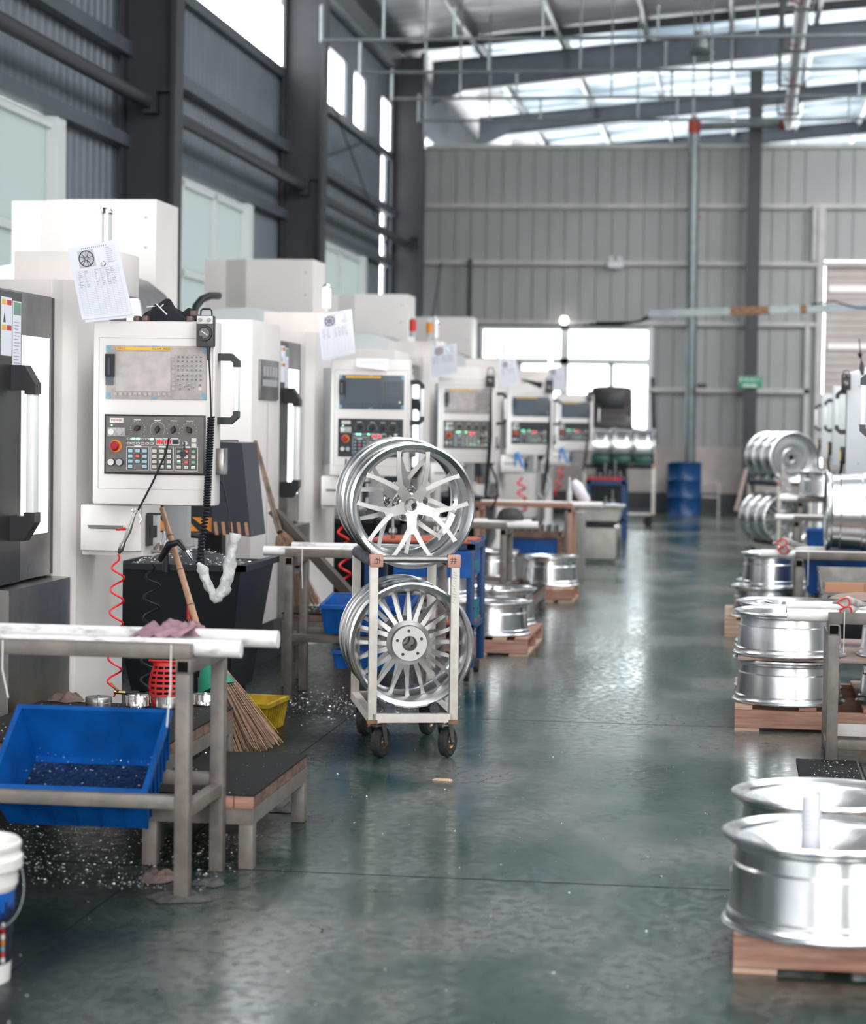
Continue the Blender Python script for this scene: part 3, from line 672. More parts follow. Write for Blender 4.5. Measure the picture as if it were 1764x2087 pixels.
# speaker / camera on downpipe
p = at(1431, 786, 37.3); m = MB(); m.box((p.x-0.07, 37.2, p.z-0.035), (p.x+0.07, 37.32, p.z+0.035), bev=0.01); m.bar((p.x-0.1, 37.4, p.z), (p.x, 37.3, p.z), 0.03, 0.03); tag(m.build('wall_camera', BLACK), 'small black camera fixed beside the galvanised downpipe', 'camera')
# ================================================================== MACHINING CENTRES, LEFT ROW
PITCH = 5.35
MDX = [0, 0, 0.03, 0.10, 0.20]
PDX = [0, 0.02, -0.02, -0.02, -0.01]
MLAB = ['nearest white machining centre, only its door edge and big control panel in view',
        'second white machining centre, its tall cover rising behind the nearest control panel',
        'third white machining centre, behind the upright wheel on the trolley',
        'fourth white machining centre, with a dark screen and green lit panel',
        'farthest white machining centre of the left row, in front of the bright window']
def dial(m, c, r, y, n=16):
    for k in range(n):
        a = R(-220 + 260*k/(n-1) + 130 - 90 + 0) ; a = R(210 - 240*k/(n-1))
        m.box((c[0]+r*math.cos(a)-0.0011, y-0.0006, c[1]+r*math.sin(a)-0.0011), (c[0]+r*math.cos(a)+0.0011, y, c[1]+r*math.sin(a)+0.0011))
def machine(k):
    dy = PITCH*k; dx = MDX[k]
    t = thing('machining_centre', MLAB[k], 'machine', (-3.8+dx, 8.9+dy, 0), 0, 'machining centres of the left row')
    def X(v): return v + dx
    def Y(v): return v + dy
    # bodywork
    m = MB()
    m.box((X(-4.9), Y(7.51), 0.24), (X(-2.85), Y(8.32), 2.09), bev=0.012)
    m.box((X(-4.9), Y(9.1), 0.16), (X(-2.90), Y(9.14), 2.08))
    m.prism([(-4.9, 9.11), (-2.845, 9.11), (-2.79, 9.15), (-2.76, 9.22), (-2.76, 9.775), (-4.9, 9.775)], lambda p: (X(p[0]), Y(p[1]), 0.0), lambda p: (X(p[0]), Y(p[1]), 2.08))
    m.box((X(-4.9), Y(8.32), 0.2), (X(-3.5), Y(9.1), 1.98))
    m.build('enclosure', WHITE, t, angle=25)
    MB().box((X(-4.85), Y(7.54), 0), (X(-2.87), Y(9.1), 0.25)).build('base', DARKP, t, smooth=False)
    m = MB(); m.box((X(-3.26), Y(9.70), 2.05), (X(-2.752), Y(9.98), 2.243), bev=0.006); m.build('top_cover', WHITE, t)
    # tall column cover with an inset facet
    m = MB(); m.prism([(-4.88, 9.12), (-4.68, 9.12), (-4.47, 9.02), (-3.85, 9.02), (-3.85, 9.60), (-4.88, 9.60)], lambda p: (X(p[0]), Y(p[1]), 1.9), lambda p: (X(p[0]), Y(p[1]), 2.95)); m.build('column_cover', WHITE, t, smooth=False)
    m = MB()
    for z in (2.83, 2.63, 2.30): m.cyl((X(-3.92), Y(9.012), z), (X(-3.92), Y(9.022), z), 0.008, 8)
    m.build('screw', STEELD, t)
    # rounded telescoping roof guard
    prof = [(-4.7, 2.10), (-4.7, 2.40), (-4.4, 2.455), (-4.15, 2.46), (-3.98, 2.44), (-3.84, 2.39), (-3.73, 2.31), (-3.66, 2.22), (-3.62, 2.10)]
    m = MB(); m.prism(prof, lambda p: (X(p[0]), Y(7.95), p[1]), lambda p: (X(p[0]), Y(8.80), p[1])); m.build('roof_guard', STEEL, t, angle=30)
    m = MB(); m.prism([(p[0], p[1]) for p in prof[:-1]] + [(-3.64, 2.1)], lambda p: (X(p[0]), Y(7.93), p[1]-0.004), lambda p: (X(p[0]), Y(7.949), p[1]-0.004)); m.build('roof_guard_end', WHITE2, t, smooth=False)
    # sliding door
    d = MB().box((X(-2.90), Y(8.32), 0.83), (X(-2.87), Y(9.035), 2.0)).build('door', STEEL, t, smooth=False)
    MB().box((X(-2.905), Y(8.33), 0.83), (X(-2.855), Y(8.60), 1.99)).build('door_stile', mat('dark_bronze_steel', (0.09, 0.09, 0.09), 0.35, 0.9), d, smooth=False)
    MB().box((X(-2.872), Y(8.63), 1.01), (X(-2.866), Y(8.995), 1.825)).build('lit_window', LIT, d, smooth=False)
    MB().box((X(-3.0), Y(9.035), 0.83), (X(-2.878), Y(9.10), 2.0)).build('door_gap', BLACK, t, smooth=False)
    m = MB()
    hz0, hz1 = 1.0, 1.70
    for z, sgn in ((hz1, 1), (hz0, -1)):
        m = MB(); m.prism([(-2.86, z), (-2.86, z-0.10*sgn), (-2.80, z-0.10*sgn), (-2.80, z-0.115*sgn), (-2.755, z-0.115*sgn), (-2.755, z-0.075*sgn), (-2.80, z)],
                lambda p: (X(p[0]), Y(8.47), p[1]), lambda p: (X(p[0]), Y(8.55), p[1])); m.build('handle_bracket', BLACK, d, smooth=False)
    m = MB(); m.box((X(-2.795), Y(8.475), hz0+0.1), (X(-2.76), Y(8.545), hz1-0.1), bev=0.008); m.build('handle_grip', WHITEHAND, d)
    # stainless skirt below the door
    m = MB(); m.prism([(-2.90, 0.82), (-2.80, 0.815), (-2.80, 0.18), (-2.86, 0.05), (-2.90, 0.05)], lambda p: (X(p[0]), Y(8.30), p[1]), lambda p: (X(p[0]), Y(9.10), p[1])); m.build('skirt', STEEL, t, smooth=False)
    # warning stickers on the door stile
    m = MB(); m.box((X(-2.856), Y(8.345), 1.735), (X(-2.853), Y(8.47), 1.965), PAPER)
    for (a, b_, c, e, q) in ((8.35, 8.40, 1.935, 1.955, YELLOWST), (8.41, 8.465, 1.935, 1.955, REDP), (8.35, 8.40, 1.835, 1.855, YELLOWST), (8.41, 8.465, 1.835, 1.855, REDP)):
        m.box((X(-2.8535), Y(a), c), (X(-2.8525), Y(b_), e), q)
    m.prism([(8.365, 1.865), (8.395, 1.865), (8.38, 1.905)], lambda p: (X(-2.8535), Y(p[0]), p[1]), lambda p: (X(-2.8525), Y(p[0]), p[1]), INKD)
    m.build('warning_sticker', PAPER, d, smooth=False)
    m = MB(); m.box((X(-2.856), Y(8.485), 1.62), (X(-2.853), Y(8.585), 1.955), PAPER); m.box((X(-2.8535), Y(8.49), 1.90), (X(-2.8525), Y(8.58), 1.95), KEYG)
    for q in range(18): m.box((X(-2.8535), Y(8.495), 1.64+q*0.0135), (X(-2.8525), Y(8.55+0.025*((q*7) % 3)/2), 1.643+q*0.0135), INK)
    m.build('instruction_sticker', PAPER, d, smooth=False)
    # maker's plate on the end panel
    if k > 0:
        pl = MB(); pl.box((X(-2.849), Y(7.68), 1.62), (X(-2.838), Y(8.22), 1.86), bev=0.003); pl = pl.build('maker_plate', STEEL, t)
        m = MB(); 
        for c in range(5): m.box((X(-2.838), Y(7.76+c*0.085), 1.76), (X(-2.836), Y(7.82+c*0.085), 1.82))
        m.box((X(-2.838), Y(7.74), 1.70), (X(-2.836), Y(8.16), 1.74)); m.build('plate_print', GREYP, pl, smooth=False)
        m = MB(); m.box((X(-2.8485), Y(7.94), 0.3), (X(-2.8465), Y(7.945), 1.60)); m.build('panel_seam', GREYP, t, smooth=False)
    # signal lamp on the top cover
    m = MB(); m.cyl((X(-2.80), Y(9.6), 2.08), (X(-2.80), Y(9.6), 2.28 if k else 2.27), 0.012 if k else 0.024, 12)
    m.build('lamp_stem', WHITE2, t)
    on_ = k in (1, 4)
    m = MB(); m.lathe([(0, 2.27), (0.027, 2.27), (0.027, 2.40), (0.020, 2.40), (0, 2.40)], 20, Matrix.Translation((X(-2.80), Y(9.6), 0))); m.build('signal_lamp', LAMPO if on_ else LAMPG, t)
    m = MB(); m.lathe([(0, 2.40), (0.028, 2.40), (0.028, 2.415), (0.02, 2.43), (0, 2.432)], 20, Matrix.Translation((X(-2.80), Y(9.6), 0))); m.build('lamp_cap', CHROME, t)
    # swing-out control panel
    px = dx + PDX[k]
    def P(v): return v + px
    yf = Y(8.95)
    cp = MB().box((P(-2.663), yf, 1.134), (P(-2.140), yf+0.11, 1.900), bev=0.012).build('control_panel', WHITE, t)
    m = MB()
    for (a, c, b_, e) in ((-2.638, 1.828, -2.150, 1.8305), (-2.638, 1.200, -2.150, 1.2025), (-2.638, 1.200, -2.6355, 1.83), (-2.1525, 1.200, -2.150, 1.83)):
        m.box((P(a), yf-0.0006, c), (P(b_), yf+0.002, e))
    m.build('panel_seam', GREYP, cp, smooth=False)
    dirty = k in (0, 2)
    # display unit
    u0, u1, v0, v1 = -2.605, -2.176, 1.797, 1.575
    def U(u): return P(u0 + (u1-u0)*u)
    def V(v): return v0 + (v1-v0)*v
    MB().box((U(0), yf-0.006, V(1)), (U(1), yf, V(0)), bev=0.0015).build('display_unit', DIRTY if dirty else SLATE, cp)
    y1 = yf-0.006
    MB().box((U(.10), y1-0.0012, V(.85)), (U(.64), y1, V(.115))).build('screen', DIRTYS if dirty else SLATES, cp, smooth=False)
    m = MB(); m.box((U(.10), y1-0.002, V(.085)), (U(.645), y1, V(.03))); st = m.build('title_strip', YELLOWST, cp, smooth=False)
    if k == 0:
        text(cp, 'FANUC', KEYR, 0.011, face_cam((U(.155), y1-0.0024, V(.056))), 'title_lettering')
        text(cp, 'Series 0i-MF', INKD, 0.0085, face_cam((U(.505), y1-0.0024, V(.058))), 'title_lettering')
        text(cp, 'AICC', INKD, 0.013, face_cam((U(.605), y1-0.0024, V(.056))), 'title_lettering')
    m = MB(); m.box((U(0.0), y1-0.014, V(.58)), (U(.088), y1, V(.16)), BLACK); m.box((U(0.0), y1-0.006, V(.74)), (U(.075), y1, V(.58)), GREYKEYD); m.box((U(.028), y1-0.0155, V(.55)), (U(.055), y1-0.013, V(.23)), GREYKEYD if k else INKD)
    m.build('card_slot', BLACK, cp, smooth=False)
    m = MB()
    for (a, b_, c, e) in ((0, .045, 0, .115), (.955, 1, .02, .135), (0, .045, .88, .995), (.955, 1, .88, .995), (.455, .515, 0, .03), (.455, .52, .955, .995)):
        m.box((U(a), y1-0.001, V(e)), (U(b_), y1, V(c)))
    m.build('blue_patch', BLUETAPE, cp, smooth=False)
    keys = []
    for x in (250, 322, 390, 455, 520, 585, 668, 735, 800, 865, 932, 1008): keys.append(((x-110)/1410, .91, 0))
    for y in (305, 360, 415, 470, 545, 600, 655, 710, 785): keys.append(((1060-110)/1410, (y-160)/780, 0))
    for x in (1128, 1190, 1253, 1315, 1378, 1440):
        for y in (312, 375, 440, 500, 580, 640): keys.append(((x-110)/1410, (y-160)/780, 1))
    for x, y in ((1155, 715), (1278, 715), (1435, 715), (1215, 745), (1340, 748), (1155, 775), (1278, 775)): keys.append(((x-110)/1410, (y-160)/780, 1))
    keys.append(((1433-110)/1410, (778-160)/780, 2))
    kw, kh = 0.0068, 0.0070
    kb = MB()
    for (u, v, c) in keys:
        q = kb if k else MB()
        km = (GREYKEY if dirty else GREYKEYD) if c < 2 else KEYW
        q.box((U(u)-kw, y1-0.0035, V(v)-kh), (U(u)+kw, y1, V(v)+kh), km, bev=0.001 if not k else 0)
        q.box((U(u)-kw*.55, y1-0.0040, V(v)-kh*.6), (U(u)+kw*.55, y1-0.0034, V(v)+kh*.1), GREYKEYD if dirty and c == 1 else km)
        if not k: q.build('display_key', km, cp, smooth=False)
    if k: kb.build('display_keypad', GREYKEY, cp, smooth=False)
    # operator unit
    a0, a1, b0, b1 = -2.609, -2.179, 1.511, 1.262
    def U(u): return P(a0 + (a1-a0)*u)
    def V(v): return b0 + (b1-b0)*v
    OF = OPFILM if dirty else OPFILMD
    MB().box((U(0), yf-0.008, V(1)), (U(1), yf, V(0)), BLACK, bev=0.0015).box((U(.018), yf-0.009, V(.965)), (U(.985), yf-0.007, V(.03)), OF).build('operator_unit', None, cp)
    y2 = yf - 0.009
    m = MB(); m.box((U(.055), y2-0.002, V(.14)), (U(.19), y2, V(.06))); m.build('power_plate', LINEW, cp, smooth=False)
    text(cp, 'POWER', KEYR, 0.0135, face_cam((U(.1225), y2-0.0024, V(.10))), 'power_lettering')
    m = MB(); m.cyl((U(.076), y2-0.006, V(.185)), (U(.076), y2, V(.185)), 0.0038 if k else 0.003, 10); m.build('power_led', LED, cp)
    m = MB(); m.box((U(.035), y2-0.006, V(.37)), (U(.207), y2, V(.222)), GREYKEY, bev=0.002); m.cyl((U(.073), y2-0.013, V(.295)), (U(.073), y2-0.005, V(.295)), 0.0125, 16, LINEW); m.cyl((U(.16), y2-0.011, V(.297)), (U(.16), y2-0.005, V(.297)), 0.0115, 16, GREYP); m.build('power_button', None, cp)
    m = MB(); m.cyl((U(.116), y2-0.004, V(.53)), (U(.116), y2, V(.53)), 0.0265, 24, ORNG); m.build('stop_ring', ORNG, cp)
    m = MB(); m.lathe([(0, .030), (.015, .029), (.0205, .024), (.021, .016), (.012, .012), (.012, 0)], 24, Matrix.Translation((U(.112), y2, V(.53))) @ Matrix.Rotation(PI/2, 4, 'X')); m.build('emergency_stop_button', ESTOP, cp)
    for u, q in ((.073, KEYW), (.156, GREYP)):
        m = MB(); m.cyl((U(u), y2-0.004, V(.80)), (U(u), y2, V(.80)), 0.017, 20, BLACK); m.cyl((U(u), y2-0.012, V(.80)), (U(u), y2-0.003, V(.80)), 0.0135, 20, q); m.build('round_button', None, cp)
    kn = ((.331, .225, 60), (.53, .24, 8), (.687, .245, 15), (.844, .245, -40))
    for u, v, ang in kn:
        m = MB(); c = Vector((U(u), y2, V(v))); a = R(ang)
        m.cyl(c, c + Vector((0, -0.006, 0)), 0.012, 16)
        dvec = Vector((math.sin(a), 0, math.cos(a))); sv = Vector((math.cos(a), 0, -math.sin(a)))
        pl = [dvec*0.018, dvec*0.006+sv*0.0105, -dvec*0.006+sv*0.0105, -dvec*0.018, -dvec*0.006-sv*0.0105, dvec*0.006-sv*0.0105]
        m.prism(pl, lambda p: c+p+Vector((0, -0.005, 0)), lambda p: c+p*0.75+Vector((0, -0.02, 0))); m.build('rotary_knob', BLACK, cp, smooth=False)
    if k < 3:
        m = MB()
        for i, (u, v, ang) in enumerate(kn): dial(m, (U(u), V(v)), 0.031 if i != 2 else 0.028, y2, (14, 24, 7, 11)[i])
        for i, (u, v) in enumerate(((.33, .08), (.53, .085), (.69, .09), (.85, .09), (.54, .385), (.615, .385), (.70, .385))):
            m.box((U(u-.035), y2-0.0006, V(v+.012)), (U(u+.035), y2, V(v)))
        m.build('dial_print', LINEW, cp, smooth=False)
    m = MB(); ml = MB()
    for r_, v in enumerate((.405, .48)):
        for c, u in enumerate((.246, .292, .337, .383, .429, .473)):
            q = ml if (r_ == 0 and c in (1, 2, 5)) else m
            q.cyl((U(u), y2-0.001, V(v)), (U(u), y2, V(v)), 0.0075 if (k == 0 or q is m) else 0.0085, 12) if False else q.box((U(u)-0.0078, y2-0.002, V(v)-0.0045), (U(u)+0.0078, y2, V(v)+0.0045), bev=0.0018)
            if q is m: q.box((U(u)-0.0055, y2-0.0025, V(v)-0.0025), (U(u)+0.0055, y2, V(v)+0.0025), OF)
    m.build('indicator', LINEW, cp, smooth=False); ml.build('lit_indicator', LED, cp, smooth=False)
    for a, b_, s_ in ((.519, .586, '07'), (.6, .667, '22'), (.675, .745, '')):
        m = MB(); m.box((U(a)-.001, y2-0.001, V(.495)), (U(b_)+.001, y2, V(.405)), LINEW); m.box((U(a)+.001, y2-0.0015, V(.485)), (U(b_)-.001, y2, V(.415)), LEDRB if s_ else BLACK); o = m.build('digit_display', None, cp, smooth=False)
        if s_: text(cp, s_, LEDR, 0.021, face_cam((U((a+b_)/2), y2-0.002, V(.453))), 'digits')
    m = MB(); m.cyl((U(.805), y2-0.004, V(.47)), (U(.805), y2, V(.47)), 0.010, 16, LINEW); m.build('key_switch', None, cp)
    m = MB(); m.box((U(.803)-0.0025, y2-0.02, V(.56)), (U(.803)+0.0025, y2-0.003, V(.44))); m.cyl((U(.79), y2-0.012, V(.645)), (U(.79), y2-0.006, V(.645)), 0.014, 14); m.build('hanging_key', BLACK, cp, smooth=False)
    g = MB()
    for a, b_ in ((.223, .448), (.464, .692), (.703, .931)):
        for (x0, z0, x1, z1) in ((a, .93, b_, .923), (a, .537, b_, .53), (a, .93, a+.004, .53), (b_-.004, .93, b_, .53)): g.box((U(x0), y2-0.0006, V(z0)), (U(x1), y2, V(z1)))
        g.box((U((a+b_)/2-.035), y2-0.001, V(.545)), (U((a+b_)/2+.035), y2, V(.515)))
    g.build('key_frame', LINEW, cp, smooth=False)
    kb = MB(); kl = MB(); nk = 0
    for gi, x0 in enumerate((.263, .503, .745)):
        for c in range(3):
            for r_ in range(4):
                if gi == 0 and c == 1 and r_ == 3: continue
                km = (KEYB, KEYW, KEYW)[gi]
                if gi == 0 and (c, r_) == (1, 1): km = KEYR
                if gi == 2 and (c, r_) in ((1, 0), (1, 2)): km = KEYR
                if gi == 2 and (c, r_) in ((0, 0), (2, 0), (0, 2), (2, 2)): km = KEYG
                u = x0 + .0715*c; v = (.605, .693, .78, .866)[r_]
                if not dirty and km in (KEYW, KEYB): km = GREYKEY if km is KEYW else mat('dim_blue_key', (0.15, 0.24, 0.29), 0.4)
                q = kb if k else MB()
                q.box((U(u)-0.0118, y2-0.0008, V(v)-0.0092), (U(u)+0.0118, y2, V(v)+0.0092), BLACK)
                q.box((U(u)-0.0092, y2-0.004, V(v)-0.0068), (U(u)+0.0092, y2, V(v)+0.0068), km, bev=0 if k else 0.001)
                q.box((U(u)-0.005, y2-0.0043, V(v)-0.002), (U(u)+0.005, y2-0.0039, V(v)+0.0015), GREYP)
                if not k: q.build('function_key', None, cp, smooth=False)
                if (gi, c, r_) in ((1, 1, 3), (1, 2, 3), (2, 0, 2), (2, 2, 3)): kl.box((U(u)-0.006, y2-0.0046, V(v)+0.002), (U(u)+0.006, y2-0.0041, V(v)+0.006))
    for v in (.415, .503):
        q = kb if k else MB(); q.box((U(.892)-0.0105, y2-0.004, V(v)-0.0085), (U(.892)+0.0105, y2, V(v)+0.0085), KEYW)
        if not k: q.build('function_key', None, cp, smooth=False)
    if k: kb.build('function_keypad', None, cp, smooth=False)
    kl.build('lit_key_lamp', LED, cp, smooth=False)
    # side grab handle
    m = MB(); yc = yf + 0.06
    for z, s_ in ((1.77, 1), (1.475, -1)):
        m = MB(); m.prism([(-2.142, z), (-2.142, z-0.03*s_), (-2.085, z-0.03*s_), (-2.075, z-0.04*s_), (-2.075, z-0.055*s_), (-2.052, z-0.055*s_), (-2.052, z-0.03*s_), (-2.085, z)], lambda p: (P(p[0]), yc-0.02, p[1]), lambda p: (P(p[0]), yc+0.02, p[1])); m.build('grab_handle_bracket', BLACK, cp, smooth=False)
    m = MB(); m.box((P(-2.073), yc-0.017, 1.53), (P(-2.053), yc+0.017, 1.715), bev=0.004); m.build('grab_handle_grip', WHITEHAND, cp)
    m = MB(); m.box((P(-2.142), yf+0.02, 1.265), (P(-2.106), yf+0.10, 1.375), bev=0.003); m.build('socket_cover', STEELD, cp)
    # support arm back to the body, drawer and document tray
    m = MB(); m.box((P(-2.60), yf+0.10, 1.2), (P(-2.45), Y(9.3), 1.85)); m.box((X(-2.80), Y(9.3), 1.2), (P(-2.45), Y(9.40), 1.85)); m.build('panel_arm', GREYP, t, smooth=False)
    dr = MB(); dr.box((P(-2.735), Y(9.03), 0.935), (P(-2.472), Y(9.35), 1.128), bev=0.004); dr.prism([(-2.735, 0.936), (-2.472, 0.936), (-2.472, 0.915), (-2.735, 0.915)], lambda p: (P(p[0]), Y(9.06), p[1]), lambda p: (P(p[0]), Y(9.35), p[1])); dr = dr.build('drawer_box', WHITE, t)
    m = MB(); m.box((P(-2.70), Y(9.026), 1.030), (P(-2.55), Y(9.031), 1.038)); m.box((P(-2.70), Y(9.015), 1.038), (P(-2.55), Y(9.03), 1.043)); m.build('drawer_pull', STEEL, dr, smooth=False)
    m = MB(); m.box((P(-2.472), Y(9.10), 0.955), (P(-2.455), Y(9.16), 1.085)); m.box((P(-2.455), Y(9.11), 0.99), (P(-2.435), Y(9.15), 1.04)); m.box((P(-2.47), Y(9.11), 1.085), (P(-2.42), Y(9.15), 1.095)); m.build('hook_bracket', BLACK, dr, smooth=False)
    m = MB(); m.box((P(-2.47), Y(9.2), 0.925), (P(-2.38), Y(9.6), 0.932)); m.box((P(-2.385), Y(9.2), 0.93), (P(-2.38), Y(9.6), 0.95)); m.box((P(-2.52), Y(9.58), 0.92), (P(-2.41), Y(9.64), 1.14)); m.build('document_tray', GREYP, t, smooth=False)
    return t
MACH = [machine(k) for k in range(5)]

# parts of the second machine that show between the first two: chip conveyor (its own thing) and chip cart
def conveyor(k, label):
    dy = PITCH*k; dx = MDX[k]
    t = thing('chip_conveyor', label, 'conveyor', (-3.0+dx, 11.9+dy, 0), 0, 'chip conveyors between the machines')
    F = lambda x, y, z: (x+dx, y+dy, z)
    m = MB(); m.prism([(-3.9, 0.88), (-2.78, 0.88), (-2.78, 1.38), (-3.9, 1.38)], lambda p: F(p[0], 11.62, p[1]), lambda p: F(p[0], 12.2, p[1])); m.box(F(-3.6, 11.8, 0), F(-3.5, 11.9, 0.9)); m.box(F(-2.9, 11.9, 0), F(-2.8, 12.0, 0.9)); m.build('housing', DARKP, t, smooth=False)
    m = MB(); m.prism([(-2.78, 0.885), (-2.565, 0.868), (-2.62, 1.37), (-2.78, 1.375)], lambda p: F(p[0], 11.58, p[1]), lambda p: F(p[0], 11.95, p[1])); m.build('discharge_hood', mat('slate_hood_paint', (0.024, 0.030, 0.040), 0.4), t, smooth=False)
    m = MB()
    for i in range(5):
        x = -2.77 + i*0.042; m.prism([(x, 0.945), (x+0.018, 0.945), (x+0.028, 0.875), (x+0.010, 0.875)], lambda p: F(p[0], 11.577, p[1]), lambda p: F(p[0], 11.58, p[1]))
    m.build('hazard_stripe', mat('faded_orange_stripe', (0.42, 0.20, 0.11), 0.5), t, smooth=False)
    m = MB()
    for i in range(4):
        x = -3.20 + i*0.15; m.prism([(x, 0.965), (x+0.11, 0.965), (x+0.19, 0.89), (x+0.10, 0.89)], lambda p: F(p[0], 11.617, p[1]), lambda p: F(p[0], 11.62, p[1]))
    m.build('hazard_stripe', ORNG, t, smooth=False)
    m = MB(); m.box(F(-3.02, 11.6, 1.03), F(-2.955, 11.615, 1.16), GREYP, bev=0.002); m.build('rating_plate', GREYP, t)
    return t
conveyor(0, 'dark chip conveyor hood with hazard stripes, right behind the nearest control panel')
conveyor(1, 'dark chip conveyor with hazard stripes behind the upright wheel on the trolley')
conveyor(2, 'dark chip conveyor between the third and fourth machines')
def chip_heap(name, x0, x1, y0, y1, z, h, n, label, seed, parent=None, size=0.006, m=None):
    rnd = random.Random(seed); mb = MB()
    for i in range(n):
        u, v = rnd.random(), rnd.random()
        zz = z + h*(1-abs(2*u-1)**2)*(1-abs(2*v-1)**2)*rnd.random() if h else z
        c = Vector((x0+(x1-x0)*u, y0+(y1-y0)*v, zz+0.001)); s = size*rnd.uniform(0.4, 1.3)
        vs = [mb.bm.verts.new(c + Vector((rnd.uniform(-s, s), rnd.uniform(-s, s), rnd.uniform(0, s*0.9)))) for _ in range(4)]
        for q in ((0, 1, 2), (0, 2, 3), (0, 3, 1), (1, 3, 2)): mb.face([vs[i] for i in q])
    o = mb.build(name, m or CHIP, parent, smooth=False)
    if parent is None: tag(o, label, 'metal chips', kind='stuff')
    return o
def chip_cart(k, label):
    dy = PITCH*k; dx = MDX[k]; F = lambda x, y, z: (x+dx, y+dy, z)
    t = thing('chip_cart', label, 'cart', (-2.75+dx, 11.0+dy, 0), 0, 'black chip carts beside the machines')
    m = MB(); a = [(-3.12, 10.65), (-2.41, 10.65), (-2.41, 11.45), (-3.12, 11.45)]; b_ = [(-3.0, 10.8), (-2.50, 10.8), (-2.50, 11.35), (-3.0, 11.35)]
    top = [m.bm.verts.new(F(x, y, 0.76)) for x, y in a]; bot = [m.bm.verts.new(F(x, y, 0.12)) for x, y in b_]
    ti = [m.bm.verts.new(F(x*0.985-0.04*0, y, 0.76)) for x, y in [(-3.14, 10.68), (-2.47, 10.68), (-2.47, 11.42), (-3.14, 11.42)]]; fl = [m.bm.verts.new(F(x, y, 0.62)) for x, y in [(-3.07, 10.72), (-2.46, 10.72), (-2.46, 11.40), (-3.07, 11.40)]]
    for i in range(4):
        j = (i+1) % 4; m.face([bot[i], bot[j], top[j], top[i]]); m.face([top[i], top[j], ti[j], ti[i]]); m.face([ti[i], ti[j], fl[j], fl[i]])
    m.face(bot[::-1]); m.face(fl)
    m.box(F(-3.14, 10.63, 0.745), F(-2.385, 10.66, 0.775)); m.box(F(-2.43, 10.63, 0.745), F(-2.385, 11.47, 0.775))
    m.build('bin_body', DARKP, t, smooth=False)
    for x, y in ((-2.95, 10.87), (-2.55, 10.87), (-2.95, 11.28), (-2.55, 11.28)):
        m = MB(); m.cyl(F(x-0.02, y, 0.06), F(x+0.02, y, 0.06), 0.06, 16); m.build('caster', RUBBER, t)
    m = MB(); m.tube([F(-2.78, 10.62, 0.74), F(-2.78, 10.60, 0.93), F(-2.60, 10.60, 0.92), F(-2.60, 10.62, 0.74)], 0.018, 8); m.build('push_handle', DARKP, t)
    MB().grid(lambda u, v: F(-3.08+0.62*u, 10.71+0.7*v, 0.725+0.10*(1-(2*u-1)**2)*(1-(2*v-1)**2)+0.012*noise.noise(Vector((u*9, v*9, k)))), 14, 14).build('chip_bed', mat('dark_chip_bed', (0.12, 0.12, 0.13), 0.4, 0.8, bump=1.0, bump_scale=50), t)
    chip_heap('chip_heap', -3.08+dx, -2.46+dx, 10.70+dy, 11.4+dy, 0.735, 0.10, 1700, '', 5+k, parent=t, size=0.0075)['kind'] = 'stuff'
    return t
chip_cart(0, 'black steel chip cart heaped with bright swarf below the nearest control panel')
chip_cart(1, 'black chip cart behind the blue tool cart, left of the trolley wheels')
chip_cart(2, 'black chip cart with the red coil in front of it, beyond the third machine')

# right row: only the panel boxes and their handles reach into the picture
RLAB = ['nearest right-hand machine, only a slice of white panel and a grip at the picture edge', 'right-hand white machine panel with loop pendant on its top corner', 'third right-hand machine panel, half hidden by the second', 'farthest right-hand machine panel, a narrow white strip with a grip']
for k, (x, y) in enumerate(((0.675, 10.9), (0.785, 16.2), (0.912, 21.5), (1.0, 26.6))):
    t = thing('machining_centre', RLAB[k], 'machine', (x+1.6, y+0.6, 0), 0, 'machining centres of the right row')
    m = MB(); m.box((x+1.25, y-0.9, 0.02), (x+3.0, y+1.7, 2.0), bev=0.01); m.build('enclosure', WHITE2, t)
    m = MB(); m.box((x+0.35, y+0.12, 1.3), (x+1.3, y+0.3, 1.6)); m.build('panel_arm', GREYP, t, smooth=False)
    cp = MB().box((x, y, 1.134 if k != 1 else 1.09), (x+0.54, y+0.20, 1.895), bev=0.01).build('control_panel', WHITE2, t)
    m = MB()
    for zz in (1.80, 1.52, 1.24): m.cyl((x+0.09, y-0.002, zz), (x+0.09, y, zz), 0.006, 8)
    m.build('screw', STEELD, cp)
    m = MB()
    for z, s_ in ((1.775, 1), (1.45, -1)):
        m = MB(); m.prism([(0, z), (0, z-0.035*s_), (-0.04, z-0.035*s_), (-0.05, z-0.045*s_), (-0.05, z-0.065*s_), (-0.078, z-0.065*s_), (-0.078, z-0.035*s_), (-0.04, z)], lambda p: (x+p[0], y+0.07, p[1]), lambda p: (x+p[0], y+0.12, p[1])); m.build('grab_handle_bracket', BLACK, cp, smooth=False)
    m = MB(); m.box((x-0.076, y+0.075, 1.51), (x-0.054, y+0.115, 1.715), bev=0.004); m.build('grab_handle_grip', WHITEHAND, cp)
    m = MB(); m.box((x-0.035, y+0.06, 1.235), (x, y+0.14, 1.36), bev=0.004); m.box((x-0.04, y+0.05, 1.26), (x-0.032, y+0.08, 1.33), YELLOWST); m.build('socket_cover', BLACK, cp)
    m = MB(); m.tube([(x-0.02, y+0.1, 1.24), (x-0.03, y+0.1, 1.16), (x-0.01, y+0.1, 1.02), (x+0.1, y+0.1, 0.85)], 0.012, 8); m.build('cable', WIRE, cp)
